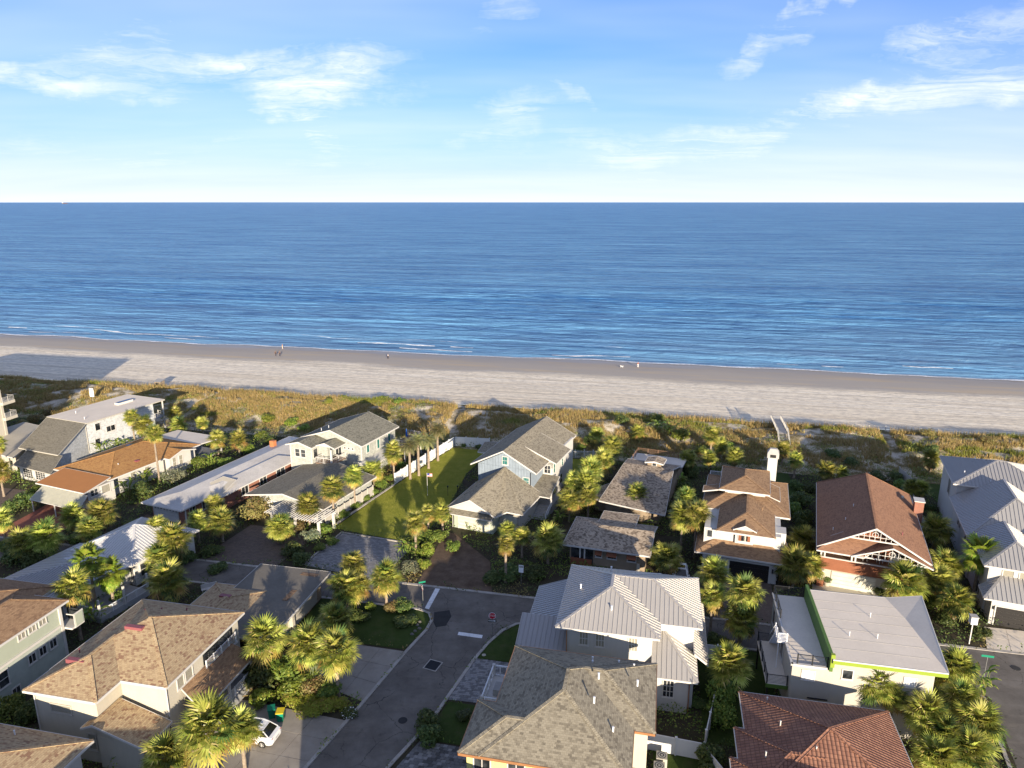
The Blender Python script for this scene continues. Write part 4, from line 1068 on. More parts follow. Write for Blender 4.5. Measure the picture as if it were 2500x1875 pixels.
h.pipe([(-36.05, 94.45, 6.2), (-36.05, 94.45, 3.6)], 0.06, 'black_metal'); h.vent(-37.0, 97.0, 7.1, 0.25, 0.06, 'black_metal'); h.vent(-36.3, 97.6, 6.8, 0.25, 0.06, 'black_metal')
h.pipe([(-45.2, 84.2, 3.0), (-44.4, 84.7, 2.6), (-44.4, 84.7, 0.1)])

# ---- shingle-sided house with balcony
h = House('house', A22, (-72, 92), 'white shingle-sided two-storey house with a corner balcony and a low grey garage roof')
h.wall(-78.8, -67.1, 95.4, 106.1, 0, 6.15, 'shake_wall'); h.wall(-78.81, -74.4, 91.5, 95.39, 0, 6.15, 'shake_wall'); h.wall(-74.39, -72.6, 93.4, 95.38, 0, 6.1, 'shake_wall')
h.rect_roof(-79.3, -66.6, 94.8, 106.7, 6.2, 0.33, 'green_grey_shingle', axis='v', ends='gg')
h.gable_wall(-78.8, -67.1, 95.4, 106.1, 6.15, 1.8, 'v', 'shake_wall')
h.rect_roof(-79.29, -73.9, 90.9, 97.0, 6.19, 0.27, 'green_grey_shingle', axis='v', ends='gg'); h.gable_wall(-78.81, -74.4, 91.5, 95, 6.15, 0.55, 'v', 'shake_wall')
h.rect_roof(-74.3, -70.2, 92.2, 97.2, 6.15, 0.35, 'green_grey_shingle', axis='v', ends='gg'); h.gable_wall(-73.8, -70.6, 92.5, 95, 6.1, 0.5, 'v', 'fascia')
for (u_, z0, z1) in ((-78.86, 0, 6.15), (-67.2, 0, 6.15)):
    v_ = 91.45 if u_ < -78 else 95.35
    h.box('corner_trim', u_, u_ + 0.14, v_ - 0.02, v_ + 0.12, z0, z1, 'fascia')
h.box('corner_trim', -74.5, -74.36, 91.43, 91.57, 0, 6.1, 'fascia')
h.window('F', 91.5, -77.8, -76.9, 4.1, 5.4, 1, 2, 'glass'); h.window('F', 91.5, -76.6, -75.7, 4.1, 5.4, 1, 2, 'glass')
h.window('F', 95.4, -73.9 + 1.5, -71.2, 3.8, 5.6, 2, 1, 'glass')
for a0 in (-70.6, -69.8, -69.0): h.window('F', 95.4, a0, a0 + 0.3, 5.1, 5.4, 1, 1, 'glass', fw=0.14)
for a0, z0, z1 in ((96.9, 4.3, 5.6), (100.1, 4.0, 5.6), (103.6, 3.9, 5.6)): h.window('R', -67.1, a0, a0 + 0.75, z0, z1, 1, 1, 'teal')
h.window('R', -74.4, 91.9, 93.0, 4.0, 5.5, 1, 1, 'glass')
b = h.mb(); b.box(-73.6, -70.4, 91.5, 95.37, 0, 3.35); h.put(b, 'balcony_base', M['shake_wall'])
h.box('balcony_floor', -73.7, -70.3, 91.4, 95.36, 3.36, 3.5, 'wood_deck')
h.rail([(-73.6, 93.3), (-73.6, 91.5), (-70.4, 91.5), (-70.4, 95.3)], 3.5, 0.95, 'fascia', name='balcony_railing', posts=1.6, step=0.3, top=0.08)
h.box('column', -70.6, -70.35, 91.42, 91.67, 3.5, 6.1, 'fascia')
# garage
h.wall(-75.3, -62.4, 78.3, 91.0, 0, 2.75, 'shake_wall', name='garage_wall'); h.rect_roof(-76.2, -61.7, 77.5, 91.4, 2.8, 0.18, 'dark_grey_shingle', axis='v', ends='gg', name='garage_roof')
h.gable_wall(-75.3, -62.4, 78.3, 91, 2.75, 1.05, 'v', 'shake_wall')
h.panelled('garage_door', 'F', 78.3, -72.8, -68.2, 0, 2.2, 'door_white'); h.panelled('garage_door', 'F', 78.3, -67.4, -63.6, 0, 2.2, 'door_white')
# rear deck and side porch
h.box('rear_deck', -67.0, -64.2, 104.6, 110.6, 3.1, 3.3, 'wood_deck'); h.rail([(-67.0, 104.7), (-64.3, 104.7), (-64.3, 110.5), (-67.0, 110.5)], 3.3, 1.0, 'fascia', name='deck_railing', step=0.5, w=0.06)
for v_ in (104.7, 107.6, 110.4): h.box('deck_post', -64.4, -64.2, v_ - 0.1, v_ + 0.1, 0, 3.1, 'fascia')
h.slab('side_porch_roof', [[(-67.09, 94.6, 3.3), (-64.9, 94.6, 2.9), (-64.9, 104.4, 2.9), (-67.09, 104.4, 3.3)]], 0.14, 'stucco_white')
for v_ in (94.9, 98.0, 101.2, 104.2): h.box('porch_post', -65.15, -64.95, v_ - 0.1, v_ + 0.1, 0, 2.8, 'fascia')
h.vent(-76.0, 96.5, 7.2, 0.5, 0.06); h.vent(-75.4, 97.8, 7.4, 0.5, 0.06)

# ---- long low brick house with silver roof
h = House('house', A22, (-84, 84), 'long low red brick house with a patchy silver roof and white garage door')
h.wall(-87.6, -81.1, 70.5, 101.5, 0, 2.75, 'brick_red'); h.wall(-81.09, -79.6, 76.2, 93.5, 0, 2.7, 'brick_red')
h.rect_roof(-88.3, -80.4, 69.3, 102.5, 2.8, 0.22, 'flat_silver', axis='v', ends='hh')
h.rect_roof(-84.4, -78.8, 75.3, 94.2, 2.82, 0.30, 'flat_silver', axis='v', ends='hh')
h.slab('entry_roof', [[(-84.2, 75.7, 3.0), (-79.0, 75.5, 2.95), (-79.9, 79.8, 3.75), (-82.6, 79.9, 3.9)]], 0.05, 'flat_tan')
h.panelled('garage_door', 'F', 70.5, -87.2, -82.4, 0, 2.1, 'door_white', glassrow=True)
h.window('R', -81.1, 71.4, 72.4, 1.0, 2.3, 2, 1); h.window('R', -81.1, 73.8, 74.8, 1.0, 2.3, 2, 1); h.window('R', -79.6, 80.4, 81.8, 0.9, 2.2, 2, 1); h.window('R', -79.6, 88.5, 90.5, 0.8, 2.2, 2, 1); h.window('R', -79.6, 84.5, 86.0, 0.9, 2.2, 2, 1)
for (u_, v_) in ((-80.4, 75.9), (-80.6, 70.2)): h.box('porch_post', u_ - 0.08, u_ + 0.08, v_ - 0.08, v_ + 0.08, 0, 2.7, 'fascia')
h.box('chimney', -86.9, -86.0, 95.5, 96.3, 3.2, 4.3, 'terracotta')

# ---- orange-roofed cottage
h = House('cottage', A22, (-104, 78), 'white bungalow with an orange-brown shingle roof and corrugated awning')
h.wall(-111.4, -100.3, 73.4, 91.0, 0, 3.1, 'stucco_white'); h.wall(-108.4, -99.0, 68.8, 73.39, 0, 3.1, 'stucco_white', name='porch_wall'); h.wall(-100.29, -98.9, 84.2, 88.8, 0, 3.15, 'stucco_white')
h.slab('porch_roof', [[(-109.2, 67.8, 3.2), (-98.3, 67.8, 3.2), (-99.2, 73.1, 3.75), (-109.8, 73.1, 3.75)]], 0.16, 'orange_roll')
h.rect_roof(-112.2, -99.4, 72.9, 91.6, 3.25, 0.28, 'orange_shingle', axis='v', ends='hh', cap='orange_shingle')
h.rect_roof(-106.0, -98.2, 83.6, 89.4, 3.27, 0.28, 'orange_shingle', axis='u', ends='gg'); h.gable_wall(-104, -98.9, 84.2, 88.8, 3.15, 0.6, 'u', 'stucco_white', end='R')
h.slab('rear_roof', [[(-110.5, 91.0, 3.3), (-99.6, 91.0, 3.3), (-99.2, 96.8, 3.0), (-110.5, 96.8, 3.0)]], 0.15, 'flat_white')
for (u_, v_) in ((-99.5, 96.5), (-110.2, 96.5), (-104.5, 96.5)): h.box('porch_post', u_ - 0.1, u_ + 0.1, v_ - 0.1, v_ + 0.1, 0, 2.9, 'fascia')
h.box('rear_deck', -110.3, -99.7, 91.1, 96.6, 0, 0.5, 'grey_deck')
aw = h.slab('awning', [[(-106.6, 64.9, 2.0), (-96.0, 64.9, 2.0), (-97.6, 67.75, 2.95), (-107.6, 67.75, 2.95)]], 0.05, 'galv', panel=(0.3, 'galv'))
for u_ in (-106.3, -101.3, -96.3): h.box('awning_post', u_ - 0.06, u_ + 0.06, 64.95, 65.07, 0, 1.95, 'fascia')
for (a0, a1, z0, z1, g) in ((84.8, 85.5, 1.3, 2.9, 'blinds'), (86.2, 86.9, 1.3, 2.9, 'blinds')): h.window('R', -98.9, a0, a1, z0, z1, 1, 2, g)
for a0 in (74.3, 77.5, 80.3): h.window('R', -100.3, a0, a0 + 0.9, 1.2, 2.6, 1, 2, 'blinds')
h.window('R', -99.0, 69.3, 70.5, 1.9, 2.9, 2, 2, 'glass'); h.window('R', -99.0, 71.2, 72.6, 1.7, 2.9, 1, 1, 'blinds'); h.window('F', 68.8, -100.6, -99.5, 1.9, 2.9, 2, 1, 'glass'); h.window('F', 68.8, -104.0, -101.5, 1.9, 2.9, 3, 1, 'glass')
h.vent(-102.2, 77.0, 3.9, 0.3, 0.06); h.box('skylight', -107.9, -107.0, 83.2, 84.6, 4.5, 4.62, 'glass'); h.box('skylight', -107.9, -107.0, 87.2, 88.4, 4.5, 4.62, 'glass'); h.box('roof_vent', -101.6, -101.1, 79.5, 80.2, 3.7, 3.95, 'maroon')

# ---- grey shingle house, flat white roof
h = House('house', A22, (-122, 88), 'pale grey shingle house with a flat white roof and grey front slope')
b = h.mb(); b.box(-129.6, -119.9, 85.0, 99.8, 0, 6.6); h.put(b, 'wall', M['shake_wall2'])
b = h.mb(); b.prism([(-125.2, 77.0, 3.7), (-116.6, 77.2, 3.7), (-119.9, 84.99, 6.5), (-129.6, 84.99, 6.5)], 0, 3.8); h.put(b, 'front_wall', M['shake_wall2'])
b = h.mb(); b.prism([(-121.6, 73.3, 2.4), (-114.0, 73.3, 2.4), (-116.3, 76.99, 3.5), (-124.2, 76.99, 3.5)], 0, 2.4); h.put(b, 'garage_wall', M['stucco_white'])
h.slab('roof', [[(-130.1, 84.9, 6.8), (-119.4, 84.9, 6.8), (-119.5, 102.4, 6.8), (-130.1, 102.4, 6.8)]], 0.18, 'flat_white', medge='stucco_grey')
h.slab('front_roof', [[(-126.0, 76.4, 3.95), (-116.0, 76.5, 3.95), (-119.6, 84.88, 6.72), (-130.0, 84.88, 6.72)]], 0.15, 'dark_grey_shingle', medge='stucco_grey')
h.slab('garage_roof', [[(-122.5, 72.9, 2.5), (-112.4, 72.4, 2.5), (-115.6, 76.95, 3.7), (-124.3, 76.95, 3.7)]], 0.14, 'dark_grey_shingle', medge='stucco_grey')
h.box('skylight', -125.4, -124.3, 95.6, 99.0, 6.8, 7.2, 'fascia'); h.box('skylight_glass', -125.3, -124.4, 95.8, 98.9, 7.2, 7.24, 'glass')
for (a0, a1, z0, z1) in ((86.8, 87.8, 4.7, 6.0), (89.0, 90.8, 3.8, 4.8), (86.4, 87.4, 2.1, 3.1)): h.window('R', -119.9, a0, a1, z0, z1, 2 if a1 - a0 > 1.2 else 1, 1)
b = h.mb(); b.poly([(0, 0, 0), (0.001, 0, 0), (0, 0.001, 0)]) if False else None
h.window('F', 73.3, -120.6, -118.4, 0.5, 2.0, 4, 4, 'glass'); h.window('F', 73.3, -117.6, -115.2, 0.5, 2.0, 4, 4, 'glass')
h.pipe([(-119.8, 84.9, 6.6), (-119.8, 84.9, 1)], 0.06, 'stucco_grey')
for (u_, v_) in ((-119.8, 102.0), (-124.8, 102.0), (-129.8, 102.0)): h.box('porch_post', u_ - 0.1, u_ + 0.1, v_ - 0.1, v_ + 0.1, 0, 6.6, 'fascia')
h.box('porch_floor', -129.9, -119.7, 99.81, 102.3, 3.2, 3.4, 'grey_deck'); h.rail([(-119.8, 99.9), (-119.8, 102.1), (-129.8, 102.1)], 3.4, 0.95, 'fascia', name='porch_railing', step=0.5)
for q in ((-122.0, 86.5, 6.8), (-127, 88.5, 6.8)): h.vent(*q, h=0.4)

h = House('house', A22, (-132, 80), 'low building with a cream flat roof, left of the grey shingle house')
b = h.mb(); b.prism([(-140, 75.5), (-125.0, 75.0), (-129.4, 80.3), (-134, 87.2), (-142, 88)], 0, 2.9); h.put(b, 'wall', M['stucco_cream'])
h.slab('roof', [[(-141, 74.8, 3.1), (-124.4, 74.2, 3.1), (-128.9, 80.5, 3.1), (-133.6, 88.0, 3.1), (-143, 88.6, 3.1)]], 0.2, 'flat_tan')
h.box('antenna_box', -126.5, -126.0, 74.9, 74.95, 1.0, 2.0, 'glass')

# ---- shake-roofed cottage, front and rear parts
h = House('cottage', -17.0, (-13, 87), 'weathered cottage with a mottled wood-shake roof and brown window shades, centre right')
h.wall(-17.6, -7.8, 83.5, 91.0, 0, 2.75, 'side_wood'); h.rect_roof(-18.4, -7.1, 82.8, 91.6, 2.8, 0.30, 'shake', axis='u', ends='hg')
h.gable_wall(-12, -7.8, 83.5, 91.0, 2.75, 1.1, 'u', 'side_wood', end='R')
h.slab('rear_roof', [[(-14.9, 89.5, 3.4), (-9.9, 89.5, 3.4), (-9.9, 94.0, 3.1), (-14.9, 94.0, 3.1)]], 0.14, 'shake'); h.wall(-14.5, -10.2, 91.01, 93.6, 0, 2.9, 'side_wood')
for a0, a1 in ((-14.1, -13.4), (-12.6, -11.5), (-10.0, -9.0)):
    h.window('F', 83.5, a0, a1, 1.35, 2.3, 1, 1, 'glass')
    b = h.mb(); b.poly([(a0 - 0.1, 83.38, 2.4), (a1 + 0.1, 83.38, 2.4), (a1 + 0.1, 82.9, 1.85), (a0 - 0.1, 82.9, 1.85)][::-1]); b.poly([(a0 - 0.1, 83.38, 2.38), (a1 + 0.1, 83.38, 2.38), (a1 + 0.1, 82.9, 1.83), (a0 - 0.1, 82.9, 1.83)]); h.put(b, 'window_shade', M['side_dkwood'])
h.box('porch_rail', -17.4, -14.6, 83.1, 83.3, 0, 0.9, 'side_dkwood'); h.box('porch_opening', -17.4, -14.5, 83.46, 83.495, 0.1, 2.4, 'glass')
for u_ in (-16.2, -15.6): h.box('porch_post', u_ - 0.09, u_ + 0.09, 83.1 + 0.21, 83.45, 0, 2.6, 'fascia')
h.box('skylight', -8.8, -8.4, 83.2, 83.49, 0.2, 1.2, 'stucco_cream')

h = House('cottage', A22, (-21, 102), 'low rear wood-shake cottage with a small roof dormer, behind the front cottage')
h.wall(-25.0, -16.9, 97.2, 112.6, 0, 2.75, 'side_wood')
h.slab('roof', [[(-25.7, 96.0, 2.8), (-15.6, 94.6, 2.8), (-17.0, 108.7, 4.5), (-25.0, 108.7, 4.5)], [(-25.0, 108.7, 4.5), (-17.0, 108.7, 4.5), (-16.5, 112.9, 3.7), (-25.4, 112.9, 3.7)]], 0.16, 'shake')
h.slab('rear_roof', [[(-25.2, 112.95, 3.4), (-16.3, 112.95, 3.4), (-16.3, 117.6, 3.2), (-25.2, 117.6, 3.2)]], 0.14, 'flat_white'); h.wall(-24.8, -16.8, 112.61, 117.2, 0, 3.1, 'side_wood')
h.wall(-21.3, -19.1, 109.2, 111.3, 3.9, 5.0, 'side_wood', name='dormer_wall', skip=''); h.rect_roof(-21.7, -18.7, 108.9, 111.6, 5.0, 0.2, 'shake', axis='v', ends='gg', name='dormer_roof')
h.window('F', 109.2, -20.5, -19.9, 4.45, 4.9, 1, 1, 'glass')
h.rail([(-24.6, 113.2), (-24.6, 117.0), (-17.6, 117.0)], 3.4, 1.0, 'wood_deck', name='roof_deck_railing', horiz=True, w=0.03)
h.slab('side_roof', [[(-27.6, 97.5, 2.5), (-25.72, 96.2, 2.8), (-25.5, 103.6, 2.9), (-27.0, 102.0, 2.6)]], 0.12, 'shake'); h.wall(-27.0, -25.01, 98.5, 101.8, 0, 2.45, 'side_wood')

# ---- white house with stacked brown roofs
h = House('house', -19.0, (1, 94), 'white stucco house with stacked brown shingle roofs, red-shuttered dormer and tall white chimney')
h.wall(-3.9, 5.3, 86.6, 104.5, 0, 5.9, 'stucco_white'); h.wall(-3.7, 5.1, 85.6, 86.59, 0, 3.1, 'stucco_white', name='garage_wall')
h.slab('lower_roof', [[(-4.8, 84.9, 3.2), (6.0, 84.9, 3.2), (4.4, 86.58, 4.5), (-2.6, 86.58, 4.5)], [(-4.8, 84.9, 3.2), (-2.6, 86.58, 4.5), (-3.92, 90.5, 4.4), (-4.9, 90.5, 3.3)][::-1], [(6.0, 84.9, 3.2), (6.3, 91, 3.2), (5.31, 91, 4.3), (4.4, 86.58, 4.5)]], 0.16, 'brown_shingle')
h.rect_roof(-4.7, 6.5, 92.6, 105.2, 6.0, 0.36, 'brown_shingle', axis='u', ends='hh', cap='brown_shingle')
h.rect_roof(-2.4, 4.6, 85.7, 97.0, 6.1, 0.40, 'brown_shingle', axis='v', ends='hg', cap='brown_shingle')
h.wall(-1.9, 3.3, 95.9, 103.6, 6.2, 7.85, 'stucco_white', name='upper_wall'); h.rect_roof(-2.7, 3.9, 95.1, 104.4, 7.9, 0.34, 'brown_shingle', axis='v', ends='hh', cap='brown_shingle')
h.slab('side_roof', [[(3.4, 96.5, 7.3), (5.3, 96.5, 6.6), (5.3, 101.6, 6.6), (3.4, 101.6, 7.3)]], 0.14, 'brown_shingle'); h.slab('side_roof', [[(-4.9, 96.2, 6.9), (-1.92, 96.2, 7.6), (-1.92, 98.2, 7.6), (-4.9, 98.2, 6.9)]], 0.14, 'brown_shingle')
h.wall(-0.1, 2.1, 86.25, 86.6, 4.5, 6.5, 'stucco_white', name='dormer_wall', skip=''); h.rect_roof(-0.4, 2.4, 85.95, 90.5, 6.45, 0.45, 'brown_shingle', axis='v', ends='gg', name='dormer_roof', th=0.12); h.gable_wall(-0.1, 2.1, 86.25, 86.6, 6.5, 0.4, 'v', 'stucco_white')
h.window('F', 86.25, 0.3, 1.7, 4.9, 6.2, 2, 1, 'glass')
h.box('shutter', 0.32, 0.62, 86.12, 86.17, 4.92, 6.15, 'side_dkwood'); h.box('shutter', 1.38, 1.68, 86.12, 86.17, 4.92, 6.15, 'side_dkwood'); h.box('shutter', 1.05, 1.2, 86.12, 86.17, 4.92, 6.15, 'stucco_cream')
h.window('L', -3.9, 88.2, 89.2, 4.6, 5.6); h.window('F', 86.6, -3.5, -2.9, 4.7, 5.6, 1, 1)
h.panelled('garage_door', 'F', 85.6, -0.5, 4.2, 0, 2.35, 'door_dark', 4, 'stucco_white', 0.25)
h.box('arch_opening', -3.3, -1.9, 85.56, 85.6 - 0.003, 0, 2.3, 'glass'); h.box('column', -3.75, -3.35, 85.1, 85.55, 0, 2.9, 'stucco_white'); h.box('column', -1.85, -1.45, 85.1, 85.55, 0, 2.9, 'stucco_white')
h.box('lantern', -1.2, -1.05, 85.4, 85.55, 1.7, 2.1, 'black_metal'); h.box('lantern', 4.55, 4.7, 85.4, 85.55, 1.5, 2.0, 'black_metal')
ch = h.box('chimney', 3.5, 4.8, 104.2, 105.4, 0, 10.0, 'stucco_white')
b = h.mb(); b.box(3.35, 4.95, 104.05, 104.2, 10.0, 10.75); b.box(3.35, 4.95, 105.4, 105.55, 10.0, 10.75); b.poly([(3.35, 104.05, 10.75), (4.95, 104.05, 10.75), (4.6, 104.5, 11.3), (3.7, 104.5, 11.3)]); b.poly([(4.95, 105.55, 10.75), (3.35, 105.55, 10.75), (3.7, 105.1, 11.3), (4.6, 105.1, 11.3)])
b.box(3.35, 3.5, 104.2, 105.4, 10.0, 10.75); b.box(4.8, 4.95, 104.2, 105.4, 10.0, 10.75); b.poly([(3.35, 105.55, 10.75), (3.35, 104.05, 10.75), (3.7, 104.5, 11.3), (3.7, 105.1, 11.3)]); b.poly([(4.95, 104.05, 10.75), (4.95, 105.55, 10.75), (4.6, 105.1, 11.3), (4.6, 104.5, 11.3)]); b.poly([(3.7, 104.5, 11.3), (4.6, 104.5, 11.3), (4.6, 105.1, 11.3), (3.7, 105.1, 11.3)])
h.put(b, 'chimney_cap', M['stone'], ch); h.box('flue_opening', 3.75, 4.55, 104.02, 104.048, 10.1, 10.55, 'black_metal', ch)
h.wall(4.6, 5.9, 87.6, 89.6, 3.3, 6.0, 'stucco_white', name='side_wall', skip='')
h.vent(3.0, 92.0, 7.0, 0.3, 0.08, 'brown_shingle'); h.rail([(-4.6, 104.8), (-4.6, 109.5), (-1.0, 109.5)], 4.0, 1.0, 'white_metal', name='rear_deck_railing'); h.box('rear_deck', -4.7, 2.5, 105.2, 109.6, 3.7, 4.0, 'grey_deck')

# ---- craftsman house with a steep red-brown roof
h = House('house', A22, (10, 96), 'craftsman house with a steep red-brown gable roof, white truss trim and brick chimney')
h.wall(4.8, 15.9, 89.6, 108.6, 0, 5.1, 'side_dkwood'); h.wall(4.7, 15.6, 87.9, 89.59, 2.2, 3.8, 'side_dkwood', name='porch_wall'); h.wall(4.75, 15.5, 88.0, 89.58, 0, 2.19, 'stucco_cream', name='garage_wall')
h.rect_roof(4.1, 16.55, 87.7, 109.8, 5.15, 0.56, 'red_brown_shingle', axis='v', ends='gh', run=3.0, cap='red_brown_shingle')
h.gable_wall(4.9, 15.8, 89.6, 108, 5.1, 3.0, 'v', 'side_dkwood')
h.slab('porch_roof', [[(4.1, 87.0, 5.0), (9.3, 87.0, 5.0), (12.2, 89.5, 6.75), (6.9, 89.5, 6.75)], [(4.1, 87.0, 5.0), (6.9, 89.5, 6.75), (4.12, 89.5, 5.1)]], 0.14, 'red_brown_shingle')
h.rect_roof(7.9, 16.56, 86.9, 90.4, 4.98, 0.42, 'red_brown_shingle', axis='v', ends='gg', name='porch_gable_roof', th=0.14)
def truss(u0, u1, v_, ze, rise, n):
    o = None; b = h.mb(); cu = (u0 + u1) / 2
    b.beam((u0, v_, ze), (cu, v_, ze + rise), 0.09, 0.16); b.beam((u1, v_, ze), (cu, v_, ze + rise), 0.09, 0.16); b.beam((u0, v_, ze), (u1, v_, ze), 0.09, 0.16)
    o = h.put(b, 'gable_truss', M['fascia'])
    for k in range(1, n):
        u_ = u0 + (u1 - u0) * k / n; zz = ze + rise * (1 - abs(u_ - cu) / ((u1 - u0) / 2))
        b = h.mb(); b.beam((u_, v_ - 0.01, ze), (u_, v_ - 0.01, zz), 0.06); h.put(b, 'strut', M['fascia'], o)
    b = h.mb()
    b.beam((u0 + (u1 - u0) * 0.2, v_ - 0.02, ze + rise * 0.36), (u1 - (u1 - u0) * 0.2, v_ - 0.02, ze + rise * 0.36), 0.06)
    pr = None
    for k in range(17):
        a = 2 * math.pi * k / 16; q = (cu + 0.32 * math.cos(a), v_ - 0.03, ze + rise * 0.55 + 0.32 * math.sin(a))
        if pr: b.beam(pr, q, 0.06)
        pr = q
    h.put(b, 'ring', M['fascia'], o)
truss(8.1, 16.3, 87.1, 5.0, 1.65, 12); truss(7.4, 13.2, 87.95, 6.9, 1.45, 10)
h.box('porch_header', 4.6, 8.0, 87.6, 87.75, 4.7, 4.9, 'fascia'); h.box('porch_rail', 4.6, 15.7, 87.7, 87.88, 3.8, 3.92, 'fascia')
for u_ in (4.7, 5.1, 8.1, 8.5, 15.1, 15.5): h.box('porch_post', u_ - 0.09, u_ + 0.09, 87.62, 87.8 - 0.02, 3.93, 4.98, 'fascia')
h.box('porch_floor', 4.8, 15.5, 88.05, 89.59, 3.81, 3.85, 'wood_deck')
h.window('F', 89.6, 9.0, 10.4, 3.9, 4.9, 2, 1); h.window('F', 89.6, 12.5, 14.4, 3.9, 4.9, 2, 1)
h.panelled('garage_door', 'F', 88.0, 6.2, 11.0, 0, 2.0, 'door_cream', 4, 'stucco_cream', 0.1)
h.box('pier', 4.5, 5.3, 87.4, 87.99, 0, 0.9, 'side_dkwood'); b = h.mb(); b.box(4.6, 5.2, 87.5, 87.99, 0.9, 2.1); h.put(b, 'pier_column', M['fascia'])
ch = h.box('chimney', 16.2, 17.3, 102.8, 104.2, 0, 6.9, 'brick_red'); h.box('chimney_cap', 16.1, 17.4, 102.7, 104.3, 6.9, 7.02, 'fascia', ch)
for q in ((8.3, 96.5, 7.5), (7.3, 93.0, 6.9), (5.9, 91.0, 6.2)): h.vent(*q, h=0.25, r=0.05)
h.vent(13.5, 91.0, 6.9, 0.3, 0.07, 'maroon'); h.box('hatch', 15.0, 15.3, 106.0, 106.7, 5.9, 6.05, 'flat_tan')
for k, u_ in enumerate((9.6, 12.0, 13.3)):
    pass

# ---- white metal-roofed house, right edge
h = House('house', A22, (27, 103), 'large white stucco house with blue-grey standing-seam roofs, right edge of the photo')
h.wall(22.0, 34, 109.5, 120.4, 0, 7.95, 'stucco_white'); h.wall(22.01, 34, 96.5, 109.49, 0, 5.95, 'stucco_white'); h.wall(22.2, 33, 88.5, 96.49, 0, 6.0, 'stucco_white'); h.wall(22.4, 33, 86.0, 88.49, 0, 3.2, 'stucco_white', name='garage_wall')
kw = dict(panel=(0.45, 'seam_blue_shade'), cap='seam_blue_shade', th=0.16)
h.rect_roof(21.4, 34.5, 108.9, 121.0, 8.0, 0.36, 'seam_blue_shade', axis='u', ends='hh', **kw)
h.rect_roof(21.2, 33.0, 96.0, 108.88, 6.0, 0.60, 'seam_blue_shade', axis='v', ends='hg', **kw)
h.rect_roof(21.6, 28.6, 88.0, 97.5, 6.05, 0.55, 'seam_blue_shade', axis='v', ends='hg', **kw); h.rect_roof(27.0, 36, 90.0, 99, 6.03, 0.60, 'seam_blue_shade', axis='v', ends='hh', **kw)
h.slab('lower_roof', [[(21.5, 85.5, 3.25), (34, 85.5, 3.25), (34, 88.48, 4.9), (23.6, 88.48, 4.9)], [(21.5, 85.5, 3.25), (23.6, 88.48, 4.9), (21.5, 88.48, 3.3)]], 0.14, 'seam_blue_shade', panel=(0.45, 'seam_blue_shade'), cap='seam_blue_shade')
h.panelled('garage_door', 'F', 86.0, 22.9, 28.0, 0, 2.3, 'door_dark', 4)
h.window('F', 88.5, 23.6, 24.6, 4.9, 5.9, 1, 1, 'blinds'); h.window('F', 88.5, 25.2, 27.4, 4.9, 5.9, 2, 1, 'blinds'); h.window('F', 88.5, 28.0, 29.4, 4.9, 5.9, 2, 1, 'blinds')
h.window('L', 22.01, 98.4, 99.2, 3.6, 5.0, 1, 2); h.window('L', 22.01, 99.8, 100.6, 3.6, 5.0, 1, 2); h.window('L', 22.01, 103.8, 104.4, 3.5, 4.9, 1, 2); h.window('L', 22.01, 104.8, 105.6, 3.5, 4.9, 1, 2); h.window('L', 22.2, 92.0, 92.8, 3.6, 5.0, 1, 2); h.window('L', 22.2, 93.6, 94.4, 3.6, 5.0, 1, 2); h.window('L', 22.2, 90.5, 92.0, 0.8, 2.4, 2, 1); h.window('L', 22.01, 97.5, 98.8, 0.8, 2.4, 2, 1)
h.window('L', 22.0, 113.5, 114.8, 4.6, 6.8, 2, 1)
for q in ((25.5, 118.5, 8.9), (23.2, 112.3, 8.6), (26.0, 110.3, 8.3), (25.0, 100.5, 7.9)): h.vent(*q, h=0.3, r=0.08)
h.box('lantern', 22.6, 22.75, 85.85, 85.99, 1.9, 2.3, 'black_metal')

# ---- condominium at the left edge
h = House('apartment_building', A12, (-130, 98), 'tall cream condominium with stacked balconies at the left edge, beside the dune', 'building')
h.wall(-162, -120.6, 84, 105.4, 0, 16.0, 'stucco_cream'); h.box('roof_slab', -162.3, -120.3, 83.7, 105.7, 16.0, 16.3, 'stucco_cream')
for k in range(1, 6):
    z_ = 3.0 * k
    h.window('R', -120.6, 99.5, 102.0, z_ + 0.8, z_ + 2.5, 2, 1)
    if k not in (2, 3): continue
    h.box('balcony_slab', -128.5, -119.9, 105.41, 108.0, z_, z_ + 0.55, 'stucco_cream')
    h.rail([(-120.0, 105.5), (-120.0, 107.9), (-128.4, 107.9)], z_ + 0.55, 0.9, 'stone', name='balcony_railing', step=0.25)
    h.box('balcony_column', -120.9, -120.5, 105.42, 105.9, z_ + 0.56, z_ + 2.98, 'stucco_cream')
    h.window('B', 105.4, -126.5, -121.0, z_ + 0.7, z_ + 2.7, 3, 1)
h.box('balcony_column', -120.9, -120.5, 105.42, 105.9, 0, 5.98, 'stucco_cream')

# ---- neighbouring houses just outside the frame behind and beside the camera's foot (they shade the street)
def plain_house(u0, u1, v0, v1, z, label, roof='grey_shingle', m_='stucco_cream', axis='auto'):
    h = House('house', A12, ((u0 + u1) / 2, (v0 + v1) / 2), label)
    h.wall(u0 + .5, u1 - .5, v0 + .5, v1 - .5, 0, z - .05, m_)
    h.rect_roof(u0, u1, v0, v1, z, 0.42, roof, axis=axis, ends='hh', cap=roof)
    for k in range(2):
        h.window('F', v0 + .5, u0 + 2 + 4 * k, u0 + 3.2 + 4 * k, 1, 2.3); h.window('R', u1 - .5, v0 + 2 + 3 * k, v0 + 3.2 + 3 * k, 1, 2.3)
    return h
plain_house(-18.5, -7, 24, 36, 6.4, 'grey hip-roofed house below the bottom edge, right of the side road')
plain_house(-40, -29, 14, 27, 6.4, 'brown hip-roofed house below the bottom edge, left of the side road', 'brown_shingle')
